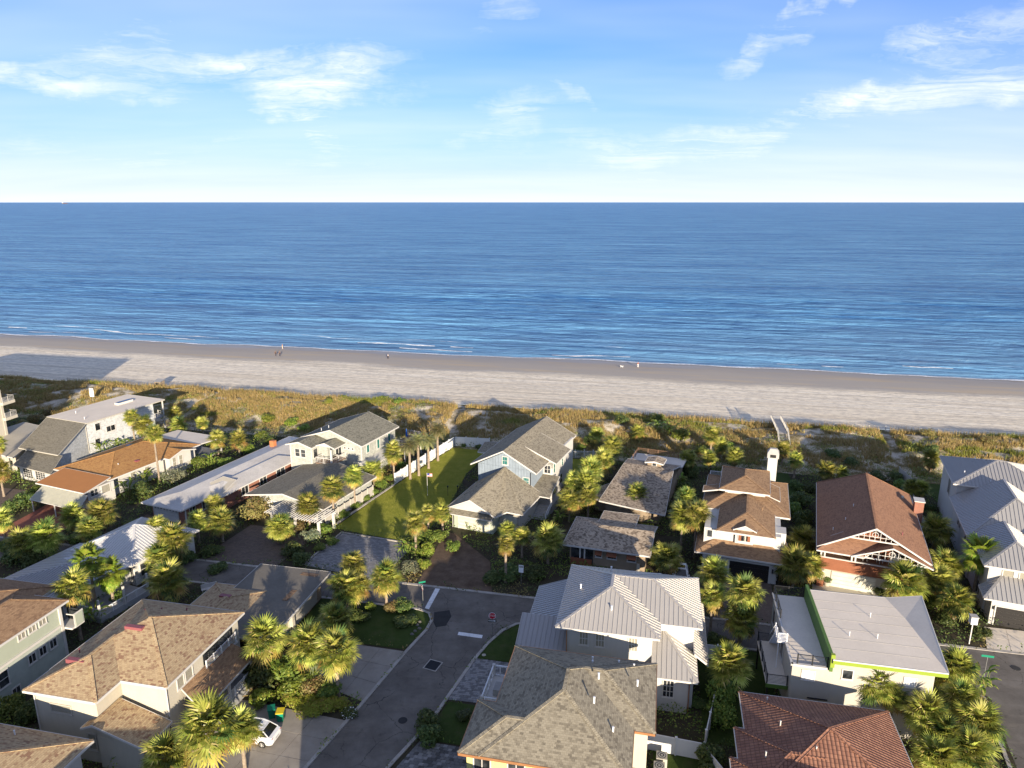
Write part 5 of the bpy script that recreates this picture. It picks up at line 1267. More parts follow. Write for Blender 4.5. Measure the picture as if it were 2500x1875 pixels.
plain_house(0, 12, 16, 29, 6.2, 'house with a tan hip roof in front of the bottom edge, right of centre', 'tan_shingle', 'stucco_white')
# ------------------------------------------------------------------ roads, drives, lawns (street frame)
ROAD_V0, ROAD_V1 = 70.0, 74.8
sheet('street', [(-140, ROAD_V0), (60, ROAD_V0), (60, ROAD_V1), (-140, ROAD_V1)], 0.012, M['asphalt'])
side = [(-34, 2), (-26.6, 2)]
L_ = [(-27.9, 40), (-27.1, 45.2), (-25.8, 52.7), (-24.4, 62.0), (-23.6, 66.0), (-23.6, 68.0), (-24.4, 69.4), (-26.0, 70.02)]
R_ = [(-21.9, 40), (-20.7, 46.5), (-18.9, 52.5), (-17.4, 62.0), (-16.6, 65.2), (-15.6, 67.8), (-14.3, 69.4), (-12.6, 70.02)]
Lx = [(-34.5, 0)] + L_; Rx = [(-28.5, 0)] + R_
sheet('side_road', Lx + Rx[::-1], 0.008, M['asphalt'])
def kerb(name, pts, w=0.32, h=0.11, side_=1, frame=sxy, mat_='kerb'):
    b = MB(); P = [Vector((*frame(*q), 0)) for q in pts]
    off = []
    for i in range(len(P)):
        a = P[max(0, i - 1)]; c = P[min(len(P) - 1, i + 1)]; d_ = (c - a).normalized(); off.append(P[i] + Vector((-d_.y, d_.x, 0)) * w * side_)
    for i in range(len(P) - 1):
        q = [P[i], P[i + 1], off[i + 1], off[i]]
        if side_ < 0: q = q[::-1]
        b.poly([(p_.x, p_.y, h) for p_ in q]); 
        for a, c in ((q[0], q[1]), (q[1], q[2]), (q[2], q[3]), (q[3], q[0])): b.poly([(a.x, a.y, 0), (c.x, c.y, 0), (c.x, c.y, h), (a.x, a.y, h)])
    return tag(b.build(name, M[mat_]), kind='structure')
kerb('kerb', Lx, side_=1); kerb('kerb', Rx, side_=-1)
kerb('kerb', [(-12.6, 69.98), (30.8, 69.98)], side_=-1); kerb('kerb', [(-140, 69.98), (-26.0, 69.98)], side_=-1)
kerb('kerb', [(-140, 74.82), (40, 74.82)], w=0.4, h=0.06)
# right-hand road
sheet('side_road', [(31.0, 57), (31.9, 62.7), (32.6, 66.4), (31.6, 69.0), (29.6, 69.99), (48, 69.99), (43, 40), (28, 40)], 0.008, M['asphalt'])
kerb('kerb', [(28, 40), (30.6, 57), (31.5, 62.7), (32.2, 66.4), (31.2, 69.0), (29.6, 69.9)], side_=1)
# stop lines and tar patch
sheet('stop_line', [(-25.35, 70.2), (-24.8, 70.1), (-24.9, 74.7), (-25.5, 74.7)], 0.022, M['road_paint'])
sheet('stop_line', [(-20.1, 65.9), (-20.15, 66.5), (-17.4, 66.45), (-17.35, 65.85)], 0.018, M['road_paint'])
sheet('road_patch', [(-24.0, 69.6), (-22.4, 70.4), (-21.8, 69.2), (-21.9, 67.3), (-22.9, 66.8), (-23.4, 67.6)], 0.022, M['patch'])
# concrete driveways: slabs with open joints
def slabs(name, corners, nu, nv, material, z=0.05, gap=0.03, th=0.1, label=None, frame=sxy):
    root = sheet(name, [tuple(c) for c in corners], 0.014, M['earth'], frame=frame)
    a, b, c, d_ = [Vector(q) for q in corners]
    lab = []
    for i in range(nu):
        for j in range(nv):
            def B(s_, t_): return (a * (1 - s_) + b * s_) * (1 - t_) + (d_ * (1 - s_) + c * s_) * t_
            lu = (b - a).length / nu; lv = (d_ - a).length / nv
            e, f = gap / 2 / lu / nu, gap / 2 / lv / nv
            s0, s1, t0, t1 = i / nu + e, (i + 1) / nu - e, j / nv + f, (j + 1) / nv - f
            mb = MB(); P = [frame(*B(s_, t_)) for s_, t_ in ((s0, t0), (s1, t0), (s1, t1), (s0, t1))]
            zz = z + rnd.uniform(-0.008, 0.008)
            mb.prism([(p_[0], p_[1]) for p_ in P], 0.0145, zz)
            mb.build('concrete_slab', material, root)
    return root
slabs('driveway', [(-33.5, 55.8), (-25.6, 53.6), (-24.75, 61.9), (-32.9, 62.0)], 3, 3, M['concrete'])
slabs('driveway', [(-38.5, 40.5), (-28.2, 40.5), (-26.4, 51.0), (-38.5, 51.6)], 4, 4, M['concrete'])
slabs('driveway', [(35.6, 74.95 + 0.3), (42.5, 75.25), (43.5, 79.6), (37.0, 79.6)], 3, 2, M['flat_white'])
# paver drives
def flat(name, pts, m_, z=0.03): return sheet(name, pts, z, M[m_])
flat('paved_drive', [(-28.0, 75.25), (-18.5, 75.25), (-20.5, 82.6), (-27.5, 89.6), (-28.9, 89.2)], 'gravel')
pp = flat('paver_patio', [(-44.0, 76.6), (-35.4, 75.3), (-33.0, 75.3), (-31.8, 84.9), (-43.2, 86.2)], 'pavers', 0.04)
flat('paved_drive', [(-58.5, 75.3), (-47.5, 75.3), (-46.5, 85.5), (-57.5, 86.0)], 'brown_pavers', 0.035)
flat('paved_drive', [(-92, 75.3), (-82.5, 75.3), (-83.8, 87), (-93, 88)], 'red_pavers', 0.03)
flat('paved_drive', [(-74, 75.3), (-64, 75.3), (-66, 84), (-75, 86)], 'gravel', 0.03)
flat('paved_drive', [(-106, 75.3), (-97, 75.3), (-99, 90), (-108, 90)], 'brown_pavers', 0.03)
flat('paved_drive', [(7.0, 75.3), (14.6, 75.3), (15.0, 85.0), (9.2, 85.2)], 'brown_pavers', 0.03)
flat('paved_drive', [(18, 75.3), (27.5, 75.3), (28.5, 85.4), (20.0, 85.4)], 'flat_tan', 0.03)
kerb('patio_edge', [(-44.1, 76.6), (-43.3, 86.3), (-31.7, 85.0)], 0.25, 0.14)
# near paved areas, laid piece by piece
def pavers(name, quad, w_, h_, cols_, z=0.06, limit=300, near=(0, 0)):
    root = sheet(name, quad, 0.02, M['earth'])
    a, b, c, d_ = [Vector(q) for q in quad]
    nu, nv = int((b - a).length / w_), int((d_ - a).length / h_)
    items = []
    for j in range(nv):
        of = 0.5 * (j % 2)
        for i in range(-1, nu + 1):
            s0, s1 = max(0, (i + of) / nu + 0.03 / nu), min(1, (i + of + 1) / nu - 0.03 / nu)
            if s1 - s0 < 0.1 / nu: continue
            t0, t1 = j / nv + 0.04 / nv, (j + 1) / nv - 0.04 / nv
            B = lambda s_, t_: (a * (1 - s_) + b * s_) * (1 - t_) + (d_ * (1 - s_) + c * s_) * t_
            P = [sxy(*B(s_, t_)) for s_, t_ in ((s0, t0), (s1, t0), (s1, t1), (s0, t1))]
            items.append((math.hypot(P[0][0] - near[0], P[0][1] - near[1]), P))
    items.sort(key=lambda q: q[0])
    mats_ = [M[k] for k in cols_]
    rest = MB()
    for k, (_, P) in enumerate(items):
        zz = z + rnd.uniform(-0.01, 0.01); mi = rnd.randrange(len(mats_))
        if k < limit:
            mb = MB(); mb.prism([(p_[0], p_[1]) for p_ in P], 0.021, zz, bottom=False); mb.build('paver', mats_[mi], root)
        else: rest.prism([(p_[0], p_[1]) for p_ in P], 0.021, zz, mi=mi, bottom=False)
    if rest.f: tag(rest.build('paver_field', mats_, root), kind='stuff')
    return root
M['pv1'] = M_ground('paver_light', [(0.20, 0.195, 0.185), (0.27, 0.26, 0.25), (0.3, 0.295, 0.28)], 2, fine=25, b=0.3, bd=0.01)
M['pv2'] = M_ground('paver_mid', [(0.13, 0.127, 0.12), (0.17, 0.165, 0.16), (0.2, 0.195, 0.19)], 2, fine=25, b=0.3, bd=0.01)
M['pv3'] = M_ground('paver_dark', [(0.075, 0.073, 0.07), (0.10, 0.097, 0.093), (0.13, 0.125, 0.12)], 2, fine=25, b=0.3, bd=0.01)
pavers('paved_drive', [(-21.3, 41.5), (-12.8, 41.5), (-13.0, 50.0), (-18.9, 50.0)], 0.5, 0.34, ['pv1', 'pv2', 'pv3', 'pv2'])
pavers('paved_drive', [(-18.5, 55.6), (-12.0, 55.9), (-12.6, 62.3), (-17.0, 62.3)], 0.4, 0.28, ['pv1', 'pv2', 'pv2', 'pv1'])
# lawns and beds
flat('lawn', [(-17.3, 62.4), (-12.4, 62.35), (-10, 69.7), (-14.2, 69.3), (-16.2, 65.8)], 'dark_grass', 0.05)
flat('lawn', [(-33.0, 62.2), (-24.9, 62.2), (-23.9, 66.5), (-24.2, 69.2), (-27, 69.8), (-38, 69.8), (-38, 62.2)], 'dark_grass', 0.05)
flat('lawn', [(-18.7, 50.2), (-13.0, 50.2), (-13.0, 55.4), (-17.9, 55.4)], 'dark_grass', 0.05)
A22xy, _ = fr(-22.5)
lawn = sheet('lawn', [(-60.2, 76.0 + 2), (-46.6, 81.0), (-46.0, 110), (-50.0, 121), (-62.8, 116), (-61.0, 96), (-60.0, 85)], 0.03, M['lawn'], frame=A22xy) if False else sheet('lawn', [(-45.1, 87.6), (-31.8, 85.3), (-30.9, 97), (-32, 112), (-30.6, 124.6), (-38.1, 124.6), (-42.2, 104.9)], 0.03, M['lawn'])
sheet('lawn', [(-24, 112), (-10, 112), (-10, 123.5), (-24, 123.5)], 0.03, M['lawn'])
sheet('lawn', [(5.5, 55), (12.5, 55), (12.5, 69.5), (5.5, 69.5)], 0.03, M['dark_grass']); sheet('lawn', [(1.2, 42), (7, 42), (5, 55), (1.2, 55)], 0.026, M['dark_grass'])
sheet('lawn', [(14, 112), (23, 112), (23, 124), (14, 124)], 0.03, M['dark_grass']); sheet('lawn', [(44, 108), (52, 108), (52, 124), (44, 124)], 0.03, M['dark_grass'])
kerb('garden_kerb', [(-45.2, 88.8), (-42.3, 104.9)], 0.35, 0.12)
# small street things
def disc(name, u, v, r, z, m_, label, cat, n=24):
    x, y = sxy(u, v); b = MB((x, y, 0)); b.prism([(x + r * math.cos(2 * math.pi * k / n), y + r * math.sin(2 * math.pi * k / n)) for k in range(n)], z - 0.02, z)
    o = b.build(name, M[m_]); o.location = (x, y, 0); return tag(o, label, cat)
disc('manhole_cover', -21.3, 52.1, 0.42, 0.035, 'patch', 'round dark manhole cover in the side road at the bottom', 'manhole cover')
disc('manhole_cover', 37.1, 72.2, 0.42, 0.035, 'patch', 'round dark manhole cover in the street at the right edge', 'manhole cover')
x, y = sxy(-21.1, 60.3); g_ = empty('drain_grate', (x, y, 0), R(-12 + 79.5 - 90), 'rectangular black drain grate in a concrete frame, middle of the side road', 'drain grate')
b = MB(); b.box(-0.75, 0.75, -0.8, -0.7, 0.01, 0.05); b.box(-0.75, 0.75, 0.7, 0.8, 0.01, 0.05); b.box(-0.75, -0.65, -0.7, 0.7, 0.01, 0.05); b.box(0.65, 0.75, -0.7, 0.7, 0.01, 0.05); b.build('frame', M['kerb'], g_)
b = MB(); b.box(-0.65, 0.65, -0.7, 0.7, 0.01, 0.025); b.build('pit', M['black_metal'], g_)
for k in range(12): b = MB(); b.box(-0.64, 0.64, -0.66 + 0.115 * k, -0.63 + 0.115 * k, 0.026, 0.045); b.build('bar', M['black_metal'], g_)
disc('utility_lid', -16.4, 63.0, 0.22, 0.075, 'flat_tan', 'small pale round utility lid in the grass by the stop sign', 'utility lid')

# ------------------------------------------------------------------ fences
def fence(pts, label, h=1.8, m_='vinyl', frame=sxy, panel=2.3, group=None, pickets=False, name='fence'):
    x0, y0 = frame(*pts[0]); root = empty(name, (x0, y0, 0), 0, label, 'fence', group)
    off = (x0, y0, 0)
    for a, c in zip(pts[:-1], pts[1:]):
        A = Vector((*frame(*a), 0)); C_ = Vector((*frame(*c), 0)); ln = (C_ - A).length; n = max(1, round(ln / panel))
        for k in range(n + 1):
            p_ = A.lerp(C_, k / n); b = MB(off); b.box(p_.x - .07, p_.x + .07, p_.y - .07, p_.y + .07, 0, h + 0.12); b.box(p_.x - .1, p_.x + .1, p_.y - .1, p_.y + .1, h + 0.121, h + 0.17); b.build('post', M[m_], root)
        for k in range(n):
            p_, q_ = A.lerp(C_, k / n), A.lerp(C_, (k + 1) / n); d_ = (q_ - p_).normalized() * 0.075; p_ = p_ + d_; q_ = q_ - d_
            if pickets:
                b = MB(off)
                b.beam((p_.x, p_.y, h * 0.25), (q_.x, q_.y, h * 0.25), 0.03, 0.08); b.beam((p_.x, p_.y, h * 0.88), (q_.x, q_.y, h * 0.88), 0.03, 0.08); r_ = b.build('rail', M[m_], root)
                m__ = max(2, int((q_ - p_).length / 0.2))
                for i in range(m__):
                    s_ = p_.lerp(q_, (i + 0.5) / m__); b = MB(off); b.box(s_.x - .03, s_.x + .03, s_.y - .03, s_.y + .03, 0.05, h); b.build('picket', M[m_], r_)
            else:
                b = MB(off); b.beam((p_.x, p_.y, h / 2 + 0.03), (q_.x, q_.y, h / 2 + 0.03), 0.045, h - 0.1); b.beam((p_.x, p_.y, h), (q_.x, q_.y, h), 0.08, 0.09); b.build('panel', M[m_], root)
    return root
fence([(-42.4, 105.0), (-40.9, 113), (-38.1, 125.6), (-31.2, 126.0)], 'white vinyl panel fence running from the date palms to the dune beside the lawn', 1.9)
fence([(-38.0, 126.2), (-31.0, 126.4)][:0] or [(-30.6, 125.9), (-25.6, 126.3)], 'short white picket fence at the far end of the lawn', 1.1, pickets=True)
fence([(-16.0, 123.7), (-9.5, 125.0)], 'white picket fence between the grey-blue house and the palms behind', 1.4, pickets=True, panel=1.8)
fence([(-46.6, 88.0), (-44.2, 100.0)], 'pale board fence along the low grey garage beside the lawn path', 1.6, 'stucco_grey', panel=1.5)
fence([(0.7, 53.1), (5.4, 52.8)], 'white vinyl fence across the gap below the metal-roofed house', 1.7, panel=2.3)
fence([(5.6, 54.4), (7.0, 61.4), (7.6, 67.0)], 'white vinyl fence along the strip of lawn right of the metal-roofed house', 1.7)
fence([(5.2, 67.15), (7.4, 67.2)], 'short white vinyl gate fence by the corner palms', 1.7)
fence([(7.2, 49.5), (5.5, 52.3)], 'short white fence beside the red tiled roof', 1.7)
fence([(13.2, 103), (14.6, 112)], 'grey wooden fence between the brown-roofed houses and the shake cottage', 1.7, 'side_wood')
fence([(38.0, 98), (38.6, 108), (40.6, 118)], 'grey board fence beside the brick-chimney house', 1.8, 'stucco_grey')
fence([(42.0, 118), (41.3, 126)], 'grey board fence at the foot of the dune path on the right', 1.8, 'stucco_grey')

# ------------------------------------------------------------------ signs
def text_mesh(s_, size, m_, name, parent, loc, rot):
    cu = bpy.data.curves.new(name, 'FONT'); cu.body = s_; cu.size = size; cu.align_x = 'CENTER'; cu.align_y = 'CENTER'; cu.extrude = 0.004
    cu.materials.append(m_)
    tmp = bpy.data.objects.new('tmp', cu); col.objects.link(tmp); bpy.context.view_layer.update()
    me = bpy.data.meshes.new_from_object(tmp.evaluated_get(bpy.context.evaluated_depsgraph_get())); me.materials.clear(); me.materials.append(m_)
    bpy.data.objects.remove(tmp); return link(name, me, parent, loc, rot)
m_, t, p = mat('sign_red', 0.4, 0.4); p.inputs['Base Color'].default_value = (0.45, 0.012, 0.03, 1); M['sign_red'] = m_
m_, t, p = mat('sign_white', 0.4, 0.4); p.inputs['Base Color'].default_value = (0.75, 0.75, 0.75, 1); M['sign_white'] = m_
m_, t, p = mat('sign_green', 0.4, 0.4); p.inputs['Base Color'].default_value = (0.008, 0.19, 0.11, 1); M['sign_green'] = m_
m_, t, p = mat('sign_black', 0.4, 0.4); p.inputs['Base Color'].default_value = (0.012, 0.012, 0.012, 1); M['sign_black'] = m_
m_, t, p = mat('galvanised_post', 0.4, 0.5, 0.6); p.inputs['Base Color'].default_value = (0.35, 0.35, 0.34, 1); M['post'] = m_
def stop_sign(u, v, rz, label, oneway=False, blades=True, hgt_=2.15):
    x, y = sxy(u, v); root = empty('stop_sign', (x, y, 0), rz, label, 'road sign')
    b = MB(); b.tube((0, 0.03, 0), (0, 0.03, hgt_ + 0.8), 0.035); b.build('post', M['post'], root)
    zc_ = hgt_ + 0.42
    def octo(r, y0, y1, m_, nm, par):
        b = MB(); P = [(r * math.cos(R(22.5 + 45 * k)), r * math.sin(R(22.5 + 45 * k))) for k in range(8)]
        A = [(p_[0], y0, zc_ + p_[1]) for p_ in P]; B = [(p_[0], y1, zc_ + p_[1]) for p_ in P]
        b.poly(A); b.poly(B[::-1])
        for k in range(8): b.poly([A[k], B[k], B[(k + 1) % 8], A[(k + 1) % 8]])
        return b.build(nm, m_, par)
    pl_ = octo(0.41, -0.015, -0.005, M['sign_white'], 'sign_plate', root); octo(0.375, -0.020, -0.0155, M['sign_red'], 'red_field', pl_)
    text_mesh('STOP', 0.33, M['sign_white'], 'lettering', pl_, (0, -0.026, zc_), (math.pi / 2, 0, 0))
    if oneway:
        b = MB(); b.box(-0.46, 0.46, -0.02, -0.008, hgt_ - 0.33, hgt_ - 0.03); q = b.build('one_way_plate', M['sign_black'], root)
        b = MB(); b.poly([(-0.4, -0.0245, hgt_ - 0.24), (0.18, -0.0245, hgt_ - 0.24), (0.18, -0.0245, hgt_ - 0.29), (0.43, -0.0245, hgt_ - 0.18), (0.18, -0.0245, hgt_ - 0.07), (0.18, -0.0245, hgt_ - 0.12), (-0.4, -0.0245, hgt_ - 0.12)]); b.build('arrow', M['sign_white'], q)
        text_mesh('ONE WAY', 0.11, M['sign_black'], 'lettering', q, (-0.08, -0.030, hgt_ - 0.18), (math.pi / 2, 0, 0))
    if blades:
        b = MB(); b.box(-0.40, 0.40, -0.01, 0.01, zc_ + 0.46, zc_ + 0.64); b.build('street_name_blade', M['sign_green'], root)
        b = MB(); b.box(-0.01, 0.01, -0.40, 0.40, zc_ + 0.65, zc_ + 0.83); b.build('street_name_blade', M['sign_green'], root)
    return root
stop_sign(-16.3, 66.4, R(-4), 'red stop sign with a one-way arrow plate below, on the corner lawn of the junction', True, False)
stop_sign(-25.6, 70.3, R(-70), 'stop sign seen side-on with green street-name blades, left of the junction', False, True)
stop_sign(-88.6, 74.0 - 4.6, R(-75), 'stop sign at the left edge of the photo beside the red paver drive', True, True)
def board_sign(u, v, label, h_=2.6, w_=0.6, m_='sign_white', panelh=1.0, rz=R(-12), name='information_sign'):
    x, y = sxy(u, v); root = empty(name, (x, y, 0), rz, label, 'sign')
    b = MB(); b.tube((0, 0.02, 0), (0, 0.02, h_), 0.04); b.build('post', M['post'], root)
    b = MB(); b.box(-w_ / 2, w_ / 2, -0.05, -0.02, h_ - panelh, h_); b.build('panel', M[m_], root)
    b = MB(); b.box(-w_ / 2 + 0.05, w_ / 2 - 0.05, -0.056, -0.051, h_ - 0.35, h_ - 0.08); b.build('printed_field', M['stone'], root)
    return root
board_sign(-15.4, 77.9, 'pale rectangular sign on a post among the palms beside the brown gravel drive')
x, y = sxy(34.1, 75.8); root = empty('lamp_post', (x, y, 0), R(-12), 'white box lantern on a white post beside the pale concrete drive at right', 'lamp post')
b = MB(); b.box(-0.05, 0.05, -0.05, 0.05, 0, 2.5); b.build('post', M['fascia'], root); b = MB(); b.box(-0.32, 0.32, -0.32, 0.32, 2.5, 3.3); b.build('lantern', M['vinyl'], root); b = MB(); b.box(-0.38, 0.38, -0.38, 0.38, 3.31, 3.4); b.build('lantern_top', M['stone'], root)
x, y = sxy(33.0, 73.0 - 3.7); root = empty('street_name_sign', (x, y, 0), R(-14), 'green street-name blade on a post at the right-hand road corner', 'sign')
b = MB(); b.tube((0, 0, 0), (0, 0, 2.7), 0.035); b.build('post', M['post'], root); b = MB(); b.box(-0.55, 0.55, -0.012, 0.012, 2.7, 2.92); b.build('street_name_blade', M['sign_green'], root)

# flag on its pole by the lawn
x, y = sxy(-35.5, 101.5); root = empty('flagpole', (x, y, 0), 0, 'small flagpole with a red, white and blue striped flag on the lawn', 'flagpole')
b = MB(); b.tube((0, 0, 0), (0, 0, 4.0), 0.03); b.build('pole', M['fascia'], root)
fl = MB()
for k in range(7):
    for i in range(4):
        x0, x1 = 0.03 + 0.2 * i, 0.03 + 0.2 * (i + 1); w0, w1 = 0.05 * math.sin(i * 1.5), 0.05 * math.sin((i + 1) * 1.5)
        z0, z1 = 3.9 - 0.08 * (k + 1), 3.9 - 0.08 * k
        fl.poly([(x0, w0, z0), (x1, w1, z0), (x1, w1, z1), (x0, w0, z1)], 2 if (k < 4 and i < 2) else k % 2)
m_, t, p = mat('flag_blue', 0.8, 0.1); p.inputs['Base Color'].default_value = (0.03, 0.05, 0.2, 1); M['flag_blue'] = m_
fl.build('flag', [M['sign_red'], M['sign_white'], M['flag_blue']], root)
# umbrella on rear deck
# ------------------------------------------------------------------ palms
M['frond'] = M_leaf('palm_frond', (0.18, 0.21, 0.028), (0.29, 0.29, 0.05), (0.42, 0.36, 0.09))
M['frond_light'] = M_leaf('palm_frond_light', (0.32, 0.345, 0.06), (0.44, 0.425, 0.10), (0.54, 0.46, 0.18))
M['frond_dark'] = M_leaf('palm_frond_dark', (0.055, 0.09, 0.018), (0.10, 0.14, 0.03), (0.20, 0.18, 0.04))
M['frond_gold'] = M_leaf('palm_frond_gold', (0.30, 0.24, 0.05), (0.36, 0.25, 0.06), (0.40, 0.24, 0.08))
M['frond_dry'] = M_leaf('dry_frond', (0.34, 0.21, 0.07), (0.24, 0.13, 0.05), (0.42, 0.30, 0.12), trans=0.15)
M['fan'] = M_leaf('fan_frond', (0.14, 0.21, 0.02), (0.24, 0.28, 0.03), (0.30, 0.28, 0.06))
M['date'] = M_leaf('date_frond', (0.12, 0.135, 0.05), (0.18, 0.175, 0.07), (0.26, 0.21, 0.10))
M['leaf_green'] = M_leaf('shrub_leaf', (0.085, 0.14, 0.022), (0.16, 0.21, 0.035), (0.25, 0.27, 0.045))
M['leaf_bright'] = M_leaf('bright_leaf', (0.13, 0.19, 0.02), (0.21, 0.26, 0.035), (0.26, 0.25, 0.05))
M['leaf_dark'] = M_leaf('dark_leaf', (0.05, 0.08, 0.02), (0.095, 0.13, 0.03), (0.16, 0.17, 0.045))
M['leaf_yellow'] = M_leaf('yellow_green_leaf', (0.18, 0.20, 0.02), (0.27, 0.27, 0.035), (0.24, 0.15, 0.04))
M['leaf_silver'] = M_leaf('silver_leaf', (0.16, 0.19, 0.11), (0.26, 0.28, 0.17), (0.30, 0.28, 0.15))
M['leaf_brown'] = M_leaf('bronze_leaf', (0.16, 0.13, 0.045), (0.22, 0.19, 0.06), (0.26, 0.16, 0.07))
M['banana'] = M_leaf('banana_leaf', (0.12, 0.20, 0.025), (0.20, 0.28, 0.04), (0.30, 0.28, 0.08))
M['sea_oat'] = M_leaf('dune_grass', (0.40, 0.31, 0.10), (0.54, 0.42, 0.17), (0.26, 0.27, 0.06), trans=0.3)
M['scrub'] = M_leaf('dune_scrub', (0.18, 0.22, 0.03), (0.28, 0.30, 0.05), (0.34, 0.28, 0.08))

def fan_frond(n=22, pet=0.80, rad=0.95, spread=250, droop=0.5, seed=1, width=0.048, cup=0.35, split=0.45):
    """costapalmate leaf: base at the origin, growing along +X; leaflets arch and droop at their tips"""
    r = random.Random(seed); b = MB()
    b.beam((0, 0, 0), (pet * 0.5, 0, 0.07), 0.045, 0.03, 0); b.beam((pet * 0.5, 0, 0.07), (pet, 0, 0.04), 0.035, 0.025, 0)
    c0 = Vector((pet, 0, 0.04))
    for k in range(n):
        a = R(-spread / 2 + spread * (k + 0.5) / n + r.uniform(-3, 3)); L = rad * (0.72 + 0.28 * math.cos(a * 0.6)) * r.uniform(0.85, 1.1)
        root_ = c0 + Vector((0.35 * rad * max(0, math.cos(a)) * 0.6, 0, -0.04 * max(0, math.cos(a))))
        d1 = Vector((math.cos(a), math.sin(a), 0)); sd_ = Vector((-math.sin(a), math.cos(a), 0))
        up_ = cup * abs(math.sin(a))
        p0 = root_; p1 = root_ + d1 * L * 0.5 + Vector((0, 0, up_ * 0.35)); p2 = root_ + d1 * L * 0.98 + Vector((0, 0, up_ * 0.3 - droop * L * r.uniform(0.25, 0.6)))
        w0, w1 = width * 0.45, width * r.uniform(0.9, 1.2)
        b.poly([p0 - sd_ * w0, p1 - sd_ * w1, p1 + sd_ * w1, p0 + sd_ * w0]); b.poly([p1 - sd_ * w1, p2, p1 + sd_ * w1])
    return b
def pinnate_frond(n=26, L=2.0, seed=1, w=0.03, leaf=0.42, droop=0.9):
    r = random.Random(seed); b = MB(); prev = Vector((0, 0, 0)); pts = []
    for k in range(9):
        s_ = k / 8; pts.append(Vector((L * s_ * (1 - 0.18 * s_), 0, 0.5 * L * s_ * (1 - s_ * (1 + droop * 0.55)))))
    for a, c in zip(pts[:-1], pts[1:]): b.beam(a, c, 0.03, 0.02)
    for k in range(n):
        s_ = 0.12 + 0.88 * k / n; i = min(7, int(s_ * 8)); f = s_ * 8 - i; p_ = pts[i].lerp(pts[min(8, i + 1)], f); d_ = (pts[min(8, i + 1)] - pts[i]).normalized()
        ll = leaf * math.sin(math.pi * min(1, 0.15 + s_ * 0.85)) * r.uniform(0.85, 1.1) + 0.1
        for sg in (-1, 1):
            e = p_ + d_ * ll * 0.55 + Vector((0, sg * ll * 0.8, -ll * 0.25)); q = Vector((d_.x, 0, d_.z)) * w
            b.poly([p_ - q, e, p_ + q] if sg > 0 else [p_ + q, e, p_ - q])
    return b
def crown_dirs(n, r, lo=-55, hi=80, golden=2.399):
    o = []
    for k in range(n):
        el_ = hi - (hi - lo) * ((k + 0.5) / n) ** 0.85
        o.append((k * golden + r.uniform(-0.25, 0.25), R(el_ + r.uniform(-7, 7)), r.uniform(0.85, 1.12)))
    return o
FR = [fan_frond(seed=s_, droop=d_, spread=sp).mesh('sabal_frond', M[mm]) for s_, d_, sp, mm in ((1, 0.3, 230, 'frond'), (2, 0.55, 260, 'frond'), (3, 0.8, 270, 'frond_gold'), (4, 0.45, 215, 'frond_light'), (5, 0.5, 240, 'frond_dark'), (6, 0.35, 250, 'frond_light'))]
FMI = {'palm_frond': 0, 'palm_frond_light': 2, 'palm_frond_dark': 3, 'palm_frond_gold': 4}
def pick(q, e):
    """older, lower leaves are golden; young ones on top are green"""
    if math.degrees(e) < -20: return q.choice([FR[2], FR[2], FR[4], FR[3], FR[1]])
    return q.choice([FR[0], FR[1], FR[3], FR[4], FR[5], FR[0]])
FRD = [fan_frond(seed=9, droop=1.3, spread=150, n=16, pet=0.8).mesh('dry_frond', M['frond_dry'])]
FRW = [fan_frond(seed=s_, n=30, pet=1.0, rad=1.0, spread=250, droop=d_, width=0.075, cup=0.1).mesh('fan_frond', M['fan']) for s_, d_ in ((21, 0.35), (22, 0.6))]
FRP = [pinnate_frond(seed=s_).mesh('date_frond', M['date']) for s_ in (31, 32)]
def mesh_np(me):
    V = np.zeros(len(me.vertices) * 3, dtype=np.float32); me.vertices.foreach_get('co', V); V = V.reshape(-1, 3)
    F = [tuple(p_.vertices) for p_ in me.polygons]
    return V, F
def frond_matrix(a, e, s_, roll=0.0):
    return Matrix.Rotation(a, 4, 'Z') @ Matrix.Rotation(-e, 4, 'Y') @ Matrix.Rotation(roll, 4, 'X') @ Matrix.Scale(s_, 4)
def joined_crown(seed, n, meshes, dry=None, ndry=0, lo=-50, hi=80, name='crown', mats=None):
    r = random.Random(seed); V = []; F = []; MI = []
    L = []
    for a, e, s_ in crown_dirs(n, r, lo, hi):
        me = pick(r, e) if meshes is FR else r.choice(meshes)
        L.append((a, e, s_, me, FMI.get(me.materials[0].name, 0) if meshes is FR else 0))
    if dry: L += [(r.uniform(0, 6.28), R(r.uniform(-85, -50)), r.uniform(0.75, 1.0), dry[0], 1) for _ in range(ndry)]
    off = 0
    for a, e, s_, me, mi in L:
        v, f = mesh_np(me); mt = np.array(frond_matrix(a, e, s_, r.uniform(-0.3, 0.3))); v2 = v @ mt[:3, :3].T + mt[:3, 3]
        V.append(v2); F += [tuple(i + off for i in q) for q in f]; MI += [mi] * len(f); off += len(v)
    me = bpy.data.meshes.new(name); me.from_pydata(np.concatenate(V).tolist(), [], F)
    for m__ in mats: me.materials.append(m__)
    me.polygons.foreach_set('material_index', MI); me.update()
    return me
CR = [joined_crown(50 + k, 46 + 3 * k, FR, FRD, 5 + 2 * k, -52, 80, 'sabal_crown', [M['frond'], M['frond_dry'], M['frond_light'], M['frond_dark'], M['frond_gold']]) for k in range(4)]
CRP = [joined_crown(60 + k, 46, FRP, None, 0, -35, 78, 'date_crown', [M['date']]) for k in range(2)]
